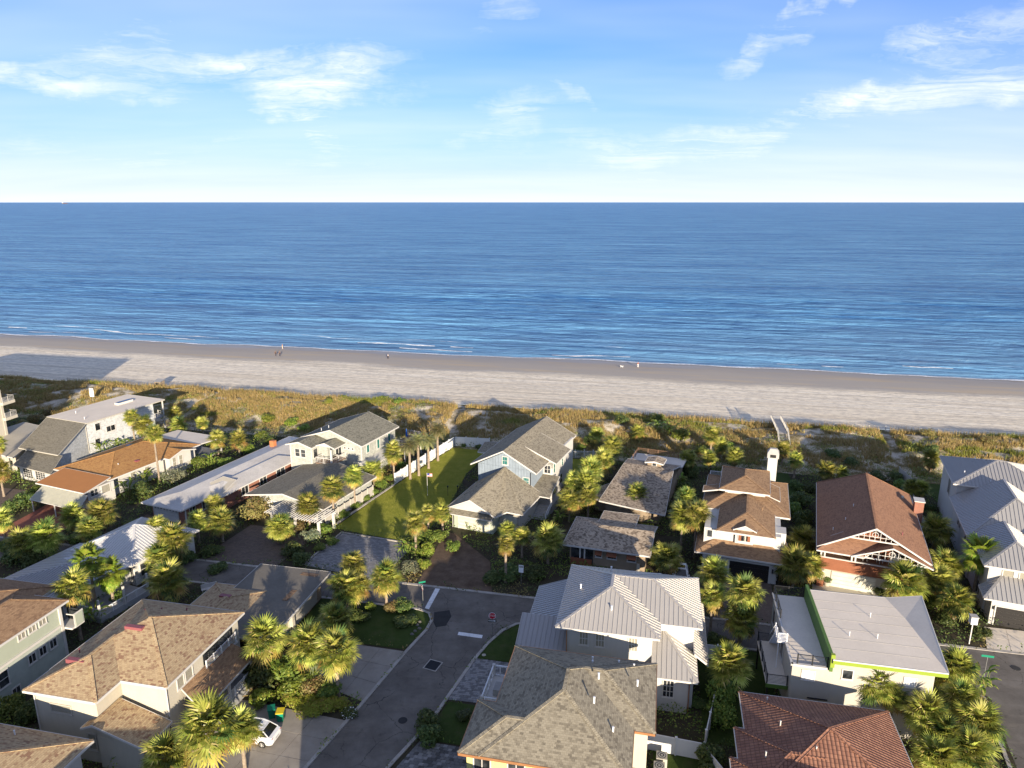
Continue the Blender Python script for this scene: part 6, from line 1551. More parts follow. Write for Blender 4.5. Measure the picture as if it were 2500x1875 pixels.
def trunk_mesh(r0, r1, boots=True, seed=0):
    """unit-height trunk"""
    r = random.Random(seed); b = MB(); n = 9; k_ = 12; pr = None
    for k in range(k_ + 1):
        z = k / k_; rad = r0 + (r1 - r0) * z; rad *= 1 + 0.06 * math.sin(k * 2.4); 
        if k == 0: rad *= 1.25
        ring = [(rad * math.cos(2 * math.pi * i / n), rad * math.sin(2 * math.pi * i / n), z) for i in range(n)]
        if pr:
            for i in range(n): b.poly([pr[i], pr[(i + 1) % n], ring[(i + 1) % n], ring[i]])
        pr = ring
    b.poly(pr)
    return b.mesh('palm_trunk', M['trunk'])
TR = [trunk_mesh(0.17, 0.15, seed=1), trunk_mesh(0.22, 0.20, seed=2), trunk_mesh(0.20, 0.12, seed=3)]
def boot_mesh(seed=0):
    r = random.Random(seed); b = MB()
    for k in range(26):
        a = k * 2.4; z = -0.9 + 0.9 * (k / 26); d_ = Vector((math.cos(a), math.sin(a), 0)); p0 = Vector((0, 0, z)) + d_ * 0.15
        b.beam(p0, p0 + d_ * 0.13 + Vector((0, 0, 0.16)), 0.07, 0.03)
    return b.mesh('leaf_base', M['trunk'])
BOOT = boot_mesh()
def palm(x, y, zc_, label, kind='sabal', r=1.0, near=False, lean=0.0, group='sabal palms around the houses', z0=0.0, dense=None):
    q = random.Random(int(abs(x * 31 + y * 17 + zc_ * 7) * 10))
    nm = {'sabal': 'sabal_palm', 'fan': 'fan_palm', 'date': 'date_palm'}[kind]
    root = empty(nm, (x, y, z0), q.uniform(0, 6.28), label, 'palm tree', group)
    H_ = zc_ - z0
    if kind == 'sabal': r *= q.uniform(0.88, 1.12)
    tm = {'sabal': TR[0], 'fan': TR[2], 'date': TR[1]}[kind]
    link('trunk', tm, root, scale=(1, 1, H_))
    if kind != 'fan': link('leaf_bases', BOOT, root, loc=(0, 0, H_ + 0.05), scale=(r, r, 1))
    if near or kind == 'fan':
        meshes = FR if kind == 'sabal' else FRW
        n = dense or (50 if kind == 'sabal' else 30)
        for a, e, s_ in crown_dirs(n, q, -50 if kind == 'sabal' else -70, 80):
            me = pick(q, e) if kind == 'sabal' else q.choice(meshes); o = link('frond', me, root)
            o.matrix_local = Matrix.Translation((0, 0, H_)) @ frond_matrix(a, e, s_ * r, q.uniform(-0.3, 0.3))
        for k in range(8 if kind == 'sabal' else 16):
            o = link('dead_frond', FRD[0], root)
            o.matrix_local = Matrix.Translation((0, 0, H_ - 0.1)) @ frond_matrix(q.uniform(0, 6.28), R(q.uniform(-86, -50)), r * q.uniform(0.6, 0.9))
    else:
        me = q.choice(CR if kind == 'sabal' else CRP)
        link('crown', me, root, loc=(0, 0, H_), rot=(q.uniform(-.12, .12), q.uniform(-.12, .12), 0), scale=(r, r, r * q.uniform(0.92, 1.05)))
    return root
PALM_R = 0.95

# ------------------------------------------------------------------ shrubs
def quad_cloud(P, N, size, seed, asp=0.5, jit=0.6):
    """leaf-sized rhombs at points P facing roughly N"""
    r = np.random.RandomState(seed); n = len(P)
    N = N + r.normal(0, jit, (n, 3)); N /= np.linalg.norm(N, axis=1)[:, None] + 1e-9
    A = np.cross(N, r.normal(0, 1, (n, 3))); A /= np.linalg.norm(A, axis=1)[:, None] + 1e-9
    B = np.cross(N, A); s_ = (size * r.uniform(0.6, 1.3, n))[:, None]
    V = np.stack([P - A * s_, P + B * s_ * asp, P + A * s_, P - B * s_ * asp], 1).reshape(-1, 3)
    F = np.arange(4 * n).reshape(-1, 4)
    return V, F
def bush_mesh(seed, m_, n=1500, lobes=9, size=0.085, name='foliage', flowers=0):
    r = np.random.RandomState(seed); P = []; N = []
    for k in range(lobes):
        a = r.uniform(0, 6.28); d_ = r.uniform(0.1, 0.62) if k else 0; c = np.array([d_ * math.cos(a), d_ * math.sin(a), r.uniform(-0.25, 0.35)]); rad = r.uniform(0.32, 0.55)
        q = r.normal(0, 1, (n // lobes, 3)); q /= np.linalg.norm(q, axis=1)[:, None]; q[:, 2] = np.where(q[:, 2] < -0.5, -q[:, 2], q[:, 2])
        rr = rad * r.uniform(0.72, 1.06, len(q))[:, None]
        P.append(c + q * rr); N.append(q)
    P = np.concatenate(P); N = np.concatenate(N) + np.array([0, 0, 0.5])
    V, F = quad_cloud(P, N, size, seed)
    mi = None; mats_ = [M[m_]]
    if flowers: mats_.append(M['sign_white']); mi = (r.uniform(0, 1, len(F)) < flowers).astype(int)
    return np_mesh(name, V, F, mats_, mi)
def big_leaf(seed=1, L=1.5, w=0.24):
    r = random.Random(seed); b = MB(); pts = []
    for k in range(6):
        s_ = k / 5; pts.append((Vector((L * s_, 0, 0.75 * L * s_ - 0.85 * L * s_ * s_)), w * math.sin(math.pi * min(1, 0.08 + s_ * 0.9)) ** 0.7))
    b.beam((-0.9, 0, -0.9), (0, 0, 0), 0.05, 0.05)
    for (a, wa), (c, wc) in zip(pts[:-1], pts[1:]):
        for sg in (-1, 1):
            up = Vector((0, 0, 0.06)); q = [a, c, c + Vector((0, sg * wc, 0)) + up, a + Vector((0, sg * wa, 0)) + up]
            b.poly(q if sg > 0 else q[::-1])
    return b
BL = [big_leaf(k, 1.3 + 0.2 * k, 0.22 + 0.04 * k).mesh('big_leaf', M['banana']) for k in range(3)]
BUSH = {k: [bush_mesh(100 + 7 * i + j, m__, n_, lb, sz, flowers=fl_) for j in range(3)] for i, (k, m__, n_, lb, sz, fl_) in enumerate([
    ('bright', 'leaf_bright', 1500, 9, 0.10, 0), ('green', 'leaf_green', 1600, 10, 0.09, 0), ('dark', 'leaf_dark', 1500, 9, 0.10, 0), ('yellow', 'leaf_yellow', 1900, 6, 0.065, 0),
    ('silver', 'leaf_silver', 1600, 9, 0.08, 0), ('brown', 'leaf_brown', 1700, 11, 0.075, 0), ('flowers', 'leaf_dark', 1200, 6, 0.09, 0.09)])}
STEM = MB(); 
for k in range(5): STEM.tube((0, 0, 0), (0.35 * math.cos(k * 1.26), 0.35 * math.sin(k * 1.26), 0.8), 0.03, 0.015, 5)
STEM = STEM.mesh('stem', M['bark'])
def shrub(x, y, r_, hs, kind, label, group=None):
    q = random.Random(int(abs(x * 13 + y * 7) * 100)); u_, v_ = suv(x, y); z0 = max(0.0, h1(u_, v_)) if v_ > 124 else 0.0
    if kind == 'banana':
        root = empty('banana_plant', (x, y, z0), q.uniform(0, 6), label, 'plant', group)
        n = int(16 * r_)
        for k in range(n):
            o = link('leaf', q.choice(BL), root); a = q.uniform(0, 6.28); d_ = q.uniform(0, 0.7) * r_
            o.matrix_local = Matrix.Translation((d_ * math.cos(a), d_ * math.sin(a), q.uniform(0.7, 1.7) * hs * (1.3 if r_ > 1.2 else 0.8))) @ Matrix.Rotation(a + q.uniform(-.6, .6), 4, 'Z') @ Matrix.Rotation(-q.uniform(-0.1, 0.8), 4, 'Y') @ Matrix.Scale(q.uniform(0.55, 0.85), 4)
        return root
    root = empty('shrub', (x, y, z0), q.uniform(0, 6), label, 'shrub', group)
    link('foliage', q.choice(BUSH[kind]), root, loc=(0, 0, 0.52 * r_ * hs), scale=(r_ * q.uniform(0.9, 1.1), r_ * q.uniform(0.9, 1.1), r_ * hs * q.uniform(0.85, 1.1)))
    link('stem', STEM, root, scale=(r_ * 0.9, r_ * 0.9, r_ * hs * 0.9))
    return root
PALMS = [
    (-87.70, 114.90, 5.75, 'palm with a thin trunk at the left edge in front of the cream flat roof', 'sabal', 1.00, False),
    (-81.88, 106.49, 4.40, 'lower full palm at the left edge beside the grey garage roof', 'sabal', 1.25, False),
    (-71.91, 128.55, 6.50, 'left palm of the tall pair behind the orange roof ridge', 'sabal', 1.00, False),
    (-66.99, 123.41, 6.50, 'big full palm rising behind the orange roof ridge', 'sabal', 1.35, False),
    (-59.26, 111.71, 8.80, 'tall slim palm standing in front of the orange roof', 'sabal', 1.00, False),
    (-69.83, 140.96, 3.20, 'palm beyond the porch of the grey shingle house, nearest the dune', 'sabal', 1.20, False),
    (-66.11, 134.35, 3.00, 'palm just below the one nearest the dune, behind the orange roof', 'sabal', 1.20, False),
    (-62.36, 136.53, 2.80, 'small thin palm alone at the dune edge left', 'sabal', 0.80, False),
    (-55.24, 126.25, 2.80, 'left palm of the pair above the silver roof', 'sabal', 1.10, False),
    (-51.25, 126.25, 2.80, 'right palm of the pair above the silver roof', 'sabal', 1.30, False),
    (-57.98, 92.84, 3.20, 'palm with a visible trunk beside the corrugated awning', 'sabal', 1.25, False),
    (-57.84, 89.02, 2.60, 'low palm with brown tips left of the awning palm', 'sabal', 1.20, False),
    (-63.08, 94.02, 2.20, 'dark low palm beside the red paver drive', 'sabal', 1.10, False),
    (-61.93, 86.38, 2.85, 'big round palm in front of the red paver drive', 'sabal', 1.35, False),
    (-64.45, 85.42, 2.40, 'palm left of the big round one by the red drive', 'sabal', 1.20, False),
    (-70.10, 89.90, 3.50, 'golden-tipped palm cut by the left edge of the photo', 'sabal', 1.15, False),
    (-47.98, 73.06, 6.70, 'taller left one of the two bright fan palms beside the white cottage', 'fan', 1.05, True),
    (-46.66, 74.30, 4.15, 'shorter right one of the two bright fan palms beside the white cottage', 'fan', 1.05, True),
    (-46.72, 67.78, 6.15, 'dark palm between the pale green house and the white cottage', 'sabal', 1.15, False),
    (-46.84, 86.26, 4.20, 'palm standing behind the metal roof of the white cottage', 'sabal', 1.15, False),
    (-43.29, 82.93, 4.00, 'golden palm right of the white cottage roof', 'sabal', 1.35, False),
    (-43.88, 80.44, 3.00, 'lower palm at the right corner of the white cottage', 'sabal', 1.10, False),
    (-40.06, 74.30, 3.25, 'large dark palm in shade in front of the white cottage porch', 'sabal', 1.60, False),
    (-43.53, 90.47, 3.25, 'thin palm beside the brick house garage', 'sabal', 1.00, False),
    (-40.39, 90.79, 2.90, 'full palm in front of the brick house', 'sabal', 1.35, False),
    (-43.61, 96.52, 3.00, 'small palm against the brick house wall', 'sabal', 0.95, False),
    (-29.50, 95.29, 3.25, 'palm at the pergola of the garage with the low grey roof', 'sabal', 1.30, False),
    (-26.14, 96.27, 5.45, 'palm with a pale boot-covered trunk beside the low grey garage roof', 'sabal', 1.35, False),
    (-24.38, 102.36, 5.00, 'third palm of the row along the low grey garage', 'sabal', 1.20, False),
    (-23.00, 110.68, 2.75, 'fourth palm of the row beside the two-storey shingle house', 'sabal', 1.25, False),
    (-19.97, 112.75, 5.10, 'palm at the near end of the white fence by the shingle house', 'sabal', 1.30, False),
    (-17.40, 113.82, 6.00, 'nearest date palm of the four along the white fence', 'date', 1.15, False),
    (-16.14, 115.45, 6.30, 'second date palm along the white fence', 'date', 1.10, False),
    (-14.82, 118.84, 5.10, 'third date palm along the white fence', 'date', 1.10, False),
    (-13.57, 122.73, 5.80, 'farthest date palm of the four along the white fence', 'date', 1.20, False),
    (-32.02, 90.27, 2.35, 'short palm with an orange-brown trunk in the brown paver drive', 'sabal', 1.30, False),
    (-12.92, 87.04, 4.50, 'palm with a tall pale trunk in the bed between patio and gravel drive', 'sabal', 1.10, False),
    (-12.05, 93.97, 2.70, 'middle palm of three beside the cream garage gable', 'sabal', 0.90, False),
    (-10.00, 93.97, 2.85, 'palm closest to the cream garage gable', 'sabal', 0.80, False),
    (-0.60, 87.43, 3.20, 'upper small palm beside the cream garage doors', 'sabal', 0.80, False),
    (-0.78, 79.80, 5.05, 'thin palm at the right edge of the brown gravel drive', 'sabal', 0.85, False),
    (-18.96, 76.63, 4.10, 'palm at the corner of the grey paver patio', 'sabal', 1.00, False),
    (-19.02, 73.06, 3.20, 'large golden-tipped palm beside the dark low roof', 'sabal', 1.30, True),
    (-17.99, 74.05, 2.65, 'palm tucked between the junction bed and the dark low roof', 'sabal', 1.05, False),
    (-14.53, 73.43, 4.20, 'full palm with a thick criss-cross trunk on the junction bed', 'sabal', 1.25, True),
    (-18.99, 67.78, 2.45, 'round palm beside the carport of the dark low roof', 'sabal', 1.30, True),
    (-24.13, 60.98, 4.60, 'left palm of the three above the bright hedge', 'sabal', 1.35, True),
    (-19.69, 60.54, 4.25, 'middle palm of the three above the bright hedge', 'sabal', 1.25, True),
    (-16.64, 58.63, 4.80, 'right palm of the three, at the end of the bright hedge', 'sabal', 1.40, True),
    (-24.27, 48.40, 5.00, 'big golden palm in front of the cream house at the bottom', 'sabal', 1.55, True),
    (-22.22, 49.35, 4.20, 'palm right of the big golden one, beside the white car', 'sabal', 1.15, True),
    (-27.71, 47.73, 3.00, 'low palm in front of the cream house garage at the bottom', 'sabal', 1.20, True),
    (18.15, 121.14, 3.20, 'farthest palm of the clump beyond the grey-blue house', 'sabal', 1.25, False),
    (16.15, 129.64, 2.60, 'dark palm at the dune foot right of the grey-blue house', 'sabal', 0.95, False),
    (15.23, 112.28, 3.60, 'palm at the top of the dense row right of the grey-blue house', 'sabal', 1.30, False),
    (12.77, 107.96, 3.60, 'second palm of the dense row right of the grey-blue house', 'sabal', 1.35, False),
    (11.50, 102.97, 3.60, 'third palm of the dense row right of the grey-blue house', 'sabal', 1.35, False),
    (9.77, 104.18, 3.30, 'left-leaning palm in the dense row right of the grey-blue house', 'sabal', 1.10, False),
    (11.44, 98.84, 3.40, 'yellow-green palm in the dense row, beside the banana clump', 'sabal', 1.10, False),
    (8.48, 97.13, 3.20, 'nearest palm of the dense row, by the entry stairs', 'sabal', 1.25, False),
    (18.98, 99.76, 3.00, 'palm standing between the two shake-roofed cottages', 'sabal', 1.25, False),
    (24.71, 93.87, 5.00, 'rear palm of the three right of the shake cottage', 'sabal', 1.15, False),
    (22.83, 87.71, 5.25, 'left palm of the three right of the shake cottage', 'sabal', 1.15, False),
    (24.35, 86.38, 5.85, 'right palm of the three right of the shake cottage', 'sabal', 1.20, False),
    (24.59, 131.69, 2.40, 'palm in the dune scrub above the rear shake cottage', 'sabal', 1.10, False),
    (35.38, 119.72, 5.80, 'tall pale-trunked palm beyond the shake cottage, near the dune', 'sabal', 1.15, False),
    (38.10, 122.92, 2.80, 'palm close right of the tall pale-trunked one', 'sabal', 1.10, False),
    (35.02, 118.88, 2.00, 'low palm at the foot of the tall pale-trunked one', 'sabal', 1.00, False),
    (39.28, 117.86, 2.60, 'palm behind the stacked brown roofs', 'sabal', 1.20, False),
    (30.38, 115.59, 3.00, 'dark palm at the right side of the rear shake cottage', 'sabal', 1.10, False),
    (4.71, 84.51, 3.20, 'dark palm left of the front shake cottage', 'sabal', 1.35, False),
    (19.54, 81.19, 2.60, 'dark palm at the right corner of the front shake cottage', 'sabal', 1.30, False),
    (1.34, 86.27, 3.00, 'shaded palm at the left of the small clump by the gravel drive', 'sabal', 1.00, False),
    (22.78, 72.46, 5.20, 'upper palm of the clump at the right corner of the metal roof', 'sabal', 1.25, True),
    (24.61, 67.35, 5.85, 'right palm of the clump at the corner of the metal roof', 'sabal', 1.30, True),
    (21.76, 68.87, 4.50, 'middle palm of the clump at the corner of the metal roof', 'sabal', 1.10, True),
    (24.16, 66.51, 3.15, 'lower palm of the clump below the metal roof corner', 'sabal', 1.20, True),
    (20.50, 58.13, 3.75, 'palm standing over the leafy vine by the white fence', 'sabal', 1.35, True),
    (48.25, 119.57, 3.20, 'palm beside the white chimney at the dune foot', 'sabal', 1.10, False),
    (48.46, 114.36, 3.25, 'palm with a thin trunk right of the white chimney', 'sabal', 1.00, False),
    (52.46, 111.04, 2.60, 'golden palm behind the left end of the steep brown roof', 'sabal', 1.15, False),
    (55.17, 111.25, 2.20, 'small palm just right of the golden one behind the steep roof', 'sabal', 0.85, False),
    (62.77, 104.18, 2.40, 'left palm of the pair behind the brick chimney', 'sabal', 0.95, False),
    (64.27, 104.18, 2.30, 'right palm of the pair behind the brick chimney', 'sabal', 1.00, False),
    (56.82, 87.34, 3.50, 'palm between the steep brown roof and the white house at right', 'sabal', 1.25, False),
    (38.86, 86.88, 2.10, 'full palm left of the craftsman porch', 'sabal', 1.35, False),
    (34.64, 78.72, 2.80, 'dark palm in front of the white garage with the arched entry', 'sabal', 1.35, False),
    (36.58, 78.79, 2.60, 'golden-edged palm at the left end of the craftsman porch', 'sabal', 1.10, False),
    (45.05, 73.42, 3.60, 'wide palm in front of the craftsman porch', 'sabal', 1.45, True),
    (52.25, 77.63, 3.40, 'palm right of the craftsman porch', 'sabal', 1.25, False),
    (49.52, 74.03, 3.40, 'palm just below the one right of the craftsman porch', 'sabal', 1.30, False),
    (49.33, 70.45, 3.00, 'big palm leaning over the gravel path at right', 'sabal', 1.35, True),
    (55.37, 76.37, 5.80, 'tall fan palm with a pale trunk before the white house at right', 'fan', 1.30, True),
    (73.04, 116.67, 2.60, 'dark palm on the dune right of the sand path', 'sabal', 1.00, False),
    (32.16, 54.01, 4.80, 'palm against the front wall of the lime-trimmed house', 'sabal', 1.10, True),
    (33.40, 53.49, 4.00, 'small palm right of the one against the lime-trimmed house', 'sabal', 0.90, True),
    (41.76, 58.05, 3.40, 'palm at the right corner of the lime-trimmed roof', 'sabal', 1.20, True),
    (34.80, 50.87, 4.20, 'palm left in the big clump below the lime-trimmed house', 'sabal', 1.35, True),
    (39.59, 53.78, 3.40, 'upper palm of the big clump at bottom right', 'sabal', 1.20, True),
    (39.58, 51.09, 3.20, 'palm at the road side of the big clump at bottom right', 'sabal', 1.25, True),
    (35.15, 49.11, 3.60, 'centre palm of the big clump at bottom right', 'sabal', 1.20, True),
    (36.68, 47.88, 3.20, 'lower palm of the big clump, beside the road at bottom right', 'sabal', 1.25, True),
    (33.61, 47.01, 3.20, 'bottom-most palm of the big clump right of the tiled roof', 'sabal', 1.15, True),
    (35.64, 54.29, 3.00, 'half-hidden palm between the cream wall and the big clump', 'sabal', 0.85, False),
    (41.11, 58.26, 2.60, 'low palm tucked under the lime fascia corner', 'sabal', 1.00, False),
]
for x, y, z_, lab, kind, r_, near in PALMS:
    palm(x, y, z_, lab, kind, r_ * PALM_R, near, group={'sabal': 'sabal palms around the houses', 'fan': 'tall fan palms', 'date': 'date palms along the white fence'}[kind])
SHRUBS = [
    (-77.73, 113.69, 1.60, 0.70, 'bright', 'small bright yellow bush beside the grey garage roof', None),
    (-77.36, 107.51, 1.50, 0.70, 'bright', 'yellow-green bush left of the corrugated awning', None),
    (-75.90, 124.45, 1.60, 1.20, 'banana', 'banana clump against the grey shingle wall', None),
    (-74.59, 127.53, 1.90, 1.20, 'banana', 'larger banana clump behind the orange roof', None),
    (-72.13, 127.53, 1.50, 1.10, 'banana', 'banana plants at the base of the tall pair of palms', None),
    (-61.66, 106.32, 1.90, 1.10, 'banana', 'tall banana clump beside the bungalow side windows', None),
    (-61.33, 111.37, 1.80, 1.00, 'banana', 'banana leaves under the slim palm trunk', None),
    (-59.16, 105.83, 2.20, 0.90, 'dark', 'dark rounded shrub between bungalow and silver roof', None),
    (-56.81, 111.90, 2.30, 0.80, 'silver', 'wide silvery shrub beside the bungalow gable wall', None),
    (-56.42, 119.76, 1.80, 0.90, 'green', 'green shrub at the far end of the bungalow side', None),
    (-54.00, 120.09, 1.70, 1.00, 'banana', 'banana clump left of the silver roof middle', None),
    (-38.98, 98.20, 2.40, 0.90, 'brown', 'large bronze-leaved shrub beside the paver drive of the shingle house', None),
    (-37.83, 99.68, 2.50, 0.90, 'brown', 'bronze-green tree-like shrub left of the white pergola', None),
    (-43.75, 104.17, 1.00, 1.50, 'bright', 'upright bright shrub against the brick wall', None),
    (-25.31, 98.88, 1.10, 0.70, 'green', 'hedge bush along the lawn path', 'hedge bushes along the lawn path'),
    (-24.35, 101.91, 1.10, 0.70, 'green', 'hedge bush along the lawn path', 'hedge bushes along the lawn path'),
    (-23.53, 105.10, 1.10, 0.70, 'green', 'hedge bush along the lawn path', 'hedge bushes along the lawn path'),
    (-22.66, 107.49, 1.10, 0.70, 'green', 'hedge bush along the lawn path', 'hedge bushes along the lawn path'),
    (-21.85, 110.49, 1.20, 0.70, 'green', 'hedge bush along the lawn path', 'hedge bushes along the lawn path'),
    (-20.91, 113.11, 1.20, 0.70, 'green', 'hedge bush along the lawn path', 'hedge bushes along the lawn path'),
    (-28.15, 91.03, 1.60, 0.70, 'silver', 'silvery round shrub below the pergola', None),
    (-27.06, 93.27, 1.50, 0.70, 'green', 'glossy shrub right of the silvery one below the pergola', None),
    (-31.05, 93.62, 1.50, 0.90, 'brown', 'brownish bare shrub behind the potted short palm', None),
    (-29.37, 86.85, 2.00, 0.70, 'dark', 'dark shrub on the left of the grey paver patio', None),
    (-27.66, 84.74, 1.60, 0.70, 'dark', 'dark shrub nearest the street left of the paver patio', None),
    (-26.16, 88.45, 1.20, 0.50, 'green', 'low green shrub along the patio edge', None),
    (-24.97, 90.20, 1.20, 0.50, 'green', 'low green shrub at the upper end of the patio edge', None),
    (-13.98, 89.41, 1.70, 0.80, 'green', 'round shrub right of the patio corner', None),
    (-11.99, 90.48, 1.70, 0.80, 'green', 'shrub in front of the cream garage side', None),
    (-10.21, 90.84, 1.70, 0.80, 'green', 'bright shrub touching the cream garage wall', None),
    (-13.87, 86.32, 1.60, 0.90, 'banana', 'tropical big-leaf clump between patio and gravel drive', None),
    (-11.54, 86.65, 1.50, 0.90, 'bright', 'bright mixed shrub beside the brown gravel drive', None),
    (-13.21, 82.67, 1.50, 0.80, 'silver', 'silver-white shrub at the street end of the planting bed', None),
    (-11.65, 83.60, 1.20, 0.80, 'bright', 'yellow-green shrub at the end of the planting bed', None),
    (-2.62, 79.69, 1.50, 0.70, 'dark', 'dark shrub at the lower corner of the brown gravel drive', None),
    (-0.41, 80.50, 1.80, 0.90, 'dark', 'dark shrub behind the thin palm of the gravel drive', None),
    (-12.92, 73.76, 1.60, 0.70, 'dark', 'dark shrub on the junction bed near the stop sign', None),
    (-16.48, 73.58, 1.00, 0.80, 'bright', 'small palmetto-like shrub on the junction bed', None),
    (-11.85, 70.99, 1.60, 0.40, 'dark', 'low spreading shrub in the middle of the junction bed', None),
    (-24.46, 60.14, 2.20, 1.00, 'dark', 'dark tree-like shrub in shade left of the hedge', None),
    (-23.65, 57.60, 1.50, 0.90, 'bright', 'bright shrub at the left end of the big hedge', None),
    (-22.15, 60.50, 2.20, 1.10, 'green', 'tall leafy green shrub behind the big hedge', None),
    (-20.44, 59.38, 2.00, 1.00, 'green', 'second tall leafy shrub behind the big hedge', None),
    (-21.19, 58.39, 1.80, 0.90, 'bright', 'bright shrub in the middle of the hedge bed', None),
    (-18.57, 58.73, 1.80, 0.90, 'brown', 'twiggy bronze shrub behind the clipped hedge', None),
    (-17.46, 58.35, 1.50, 0.90, 'green', 'shrub at the foot of the right hedge palm', None),
    (-20.33, 56.90, 1.50, 0.70, 'yellow', 'clipped yellow-green hedge bush', 'clipped yellow-green hedge'),
    (-19.18, 56.74, 1.50, 0.70, 'yellow', 'clipped yellow-green hedge bush', 'clipped yellow-green hedge'),
    (-18.03, 56.58, 1.50, 0.70, 'yellow', 'clipped yellow-green hedge bush', 'clipped yellow-green hedge'),
    (-16.97, 56.74, 1.50, 0.70, 'yellow', 'clipped yellow-green hedge bush', 'clipped yellow-green hedge'),
    (-16.12, 56.90, 1.30, 0.70, 'yellow', 'clipped yellow-green hedge bush', 'clipped yellow-green hedge'),
    (-14.98, 56.12, 1.10, 0.50, 'flowers', 'low dark shrub dotted with white flowers at the hedge end', None),
    (-7.54, 54.40, 1.50, 0.90, 'dark', 'dark clump of cycads in the bed right of the side road', None),
    (-7.16, 52.90, 1.40, 0.80, 'dark', 'grey-green spiky shrub at the lower end of the right-hand bed', None),
    (-4.33, 55.84, 1.00, 0.60, 'dark', 'small dark shrub on the shaded lawn by the balcony house', None),
    (-0.63, 56.47, 1.00, 0.60, 'dark', 'low shrub hidden behind the grey-roofed balcony house', None),
    (6.93, 96.80, 1.10, 0.90, 'banana', 'bright big-leaf plant beside the entry stairs', None),
    (11.56, 99.28, 1.30, 0.90, 'banana', 'pale agave-like plant at the end of the palm row', None),
    (28.78, 133.96, 1.80, 1.00, 'banana', 'banana grove at the dune foot above the rear cottage', None),
    (30.82, 132.49, 1.80, 1.00, 'banana', 'second banana clump in the dune grove', None),
    (32.79, 130.93, 1.80, 1.00, 'bright', 'bright tangled shrub at the dune grove right end', None),
    (27.85, 110.33, 1.00, 1.20, 'banana', 'single banana plant right of the rear shake roof', None),
    (30.25, 116.41, 2.20, 1.00, 'dark', 'dark leafy tree right of the rear cottage dormer', None),
    (15.31, 130.93, 1.90, 0.90, 'dark', 'dark shrub behind the picket fence', None),
    (13.23, 128.33, 1.20, 0.80, 'green', 'small green shrub by the picket fence', None),
    (2.92, 80.86, 1.70, 0.80, 'dark', 'dark undergrowth shrub under the left cottage palm', None),
    (21.56, 66.24, 1.40, 0.90, 'dark', 'dark shrub left of the vine by the corner gate', None),
    (22.57, 65.41, 1.30, 0.90, 'green', 'green shrub at the foot of the lower corner palm', None),
    (19.70, 57.01, 1.70, 1.50, 'green', 'tall leafy vine-covered tree beside the white fence, upper part', None),
    (18.93, 54.58, 1.50, 1.40, 'green', 'lower leafy part of the vine beside the white fence', None),
    (16.70, 49.82, 1.70, 1.00, 'dark', 'dark shrub at the bottom beside the tiled roof', None),
    (44.90, 102.56, 2.00, 1.00, 'dark', 'dark shrub left of the steep brown roof, upper', None),
    (42.77, 96.30, 1.90, 1.10, 'dark', 'glossy dark shrub left of the steep brown roof, lower', None),
    (41.81, 94.18, 1.40, 1.00, 'dark', 'low dark shrub below the glossy one by the steep roof', None),
    (75.88, 121.66, 1.70, 1.00, 'dark', 'dark dune shrub right of the sand path', None),
    (64.92, 112.90, 1.80, 0.70, 'dark', 'dark shrub behind the steep brown roof right of its ridge', None),
    (61.90, 112.90, 1.80, 0.70, 'dark', 'dark shrub behind the ridge end of the steep brown roof', None),
    (51.18, 68.41, 1.30, 0.70, 'dark', 'dark shrub beside the box lantern', None),
    (36.61, 79.52, 1.30, 0.90, 'green', 'green shrub at the left pier of the craftsman garage', None),
    (44.53, 58.71, 1.30, 1.30, 'banana', 'tall banana plant beside the road at bottom right', None),
    (43.20, 58.14, 1.20, 0.90, 'yellow', 'yellow-flowered shrub beside the road banana plant', None),
    (43.99, 57.36, 1.30, 0.80, 'brown', 'bronze shrub at the road edge below the banana plant', None),
    (-46.93, 70.52, 1.40, 0.90, 'banana', 'big-leaf plants at the foot of the fan palms', None),
    (-46.50, 75.13, 1.10, 1.00, 'green', 'green shrub under the shorter fan palm', None),
    (-40.43, 86.90, 1.80, 0.60, 'dark', 'dark island shrub in front of the brick house drive', None),
    (-37.84, 82.42, 1.50, 0.60, 'dark', 'dark shrub strip beside the shaded street at left', None),
    (-65.45, 84.87, 2.20, 0.70, 'dark', 'dark shrub mass left of the white metal roof', None),
    (-62.54, 84.23, 2.00, 0.70, 'dark', 'dark shrub under the big round palm', None),
    (-68.85, 88.01, 1.40, 0.90, 'green', 'green shrub beneath the left stop sign', None),
    (-45.95, 55.92, 1.60, 1.10, 'green', 'green shrub between pale green house and cream house', None),
    (-43.90, 55.45, 1.50, 1.10, 'dark', 'darker shrub against the cream house left wall', None),
    (-32.25, 50.04, 1.30, 0.90, 'silver', 'pale blossoming shrub at the foot of the cream house', None),
    (-76.28, 103.02, 2.00, 0.80, 'dark', 'dark shrub left of the red paver drive', None),
    (-76.61, 100.80, 2.00, 0.80, 'dark', 'dark shrub at the left edge above the red paver drive', None),
    (-101.58, 144.94, 1.90, 1.00, 'brown', 'middle golden shrub of three behind the cream flat roof', 'golden shrubs below the condominium'),
    (-101.34, 140.78, 1.90, 1.00, 'brown', 'left golden shrub of three behind the cream flat roof', 'golden shrubs below the condominium'),
    (-101.77, 149.99, 1.70, 0.90, 'brown', 'right golden shrub of three, touching the grey front slope', 'golden shrubs below the condominium'),
    (-100.55, 135.31, 1.60, 1.00, 'green', 'green palmetto-like shrub in front of the condominium', None),
    (-47.37, 132.98, 1.60, 0.50, 'bright', 'low bright shrub behind the silver roof end', None),
    (-64.09, 126.70, 1.60, 0.90, 'green', 'green shrub behind the bungalow rear porch', None),
    (-51.33, 119.69, 1.60, 0.80, 'green', 'green shrub along the silver roof left side', None),
    (-49.69, 126.98, 1.70, 0.80, 'bright', 'bright shrub above the far end of the silver roof', None),
    (-50.40, 135.76, 1.80, 0.70, 'bright', 'bright low bush behind the silver roof chimney', None),
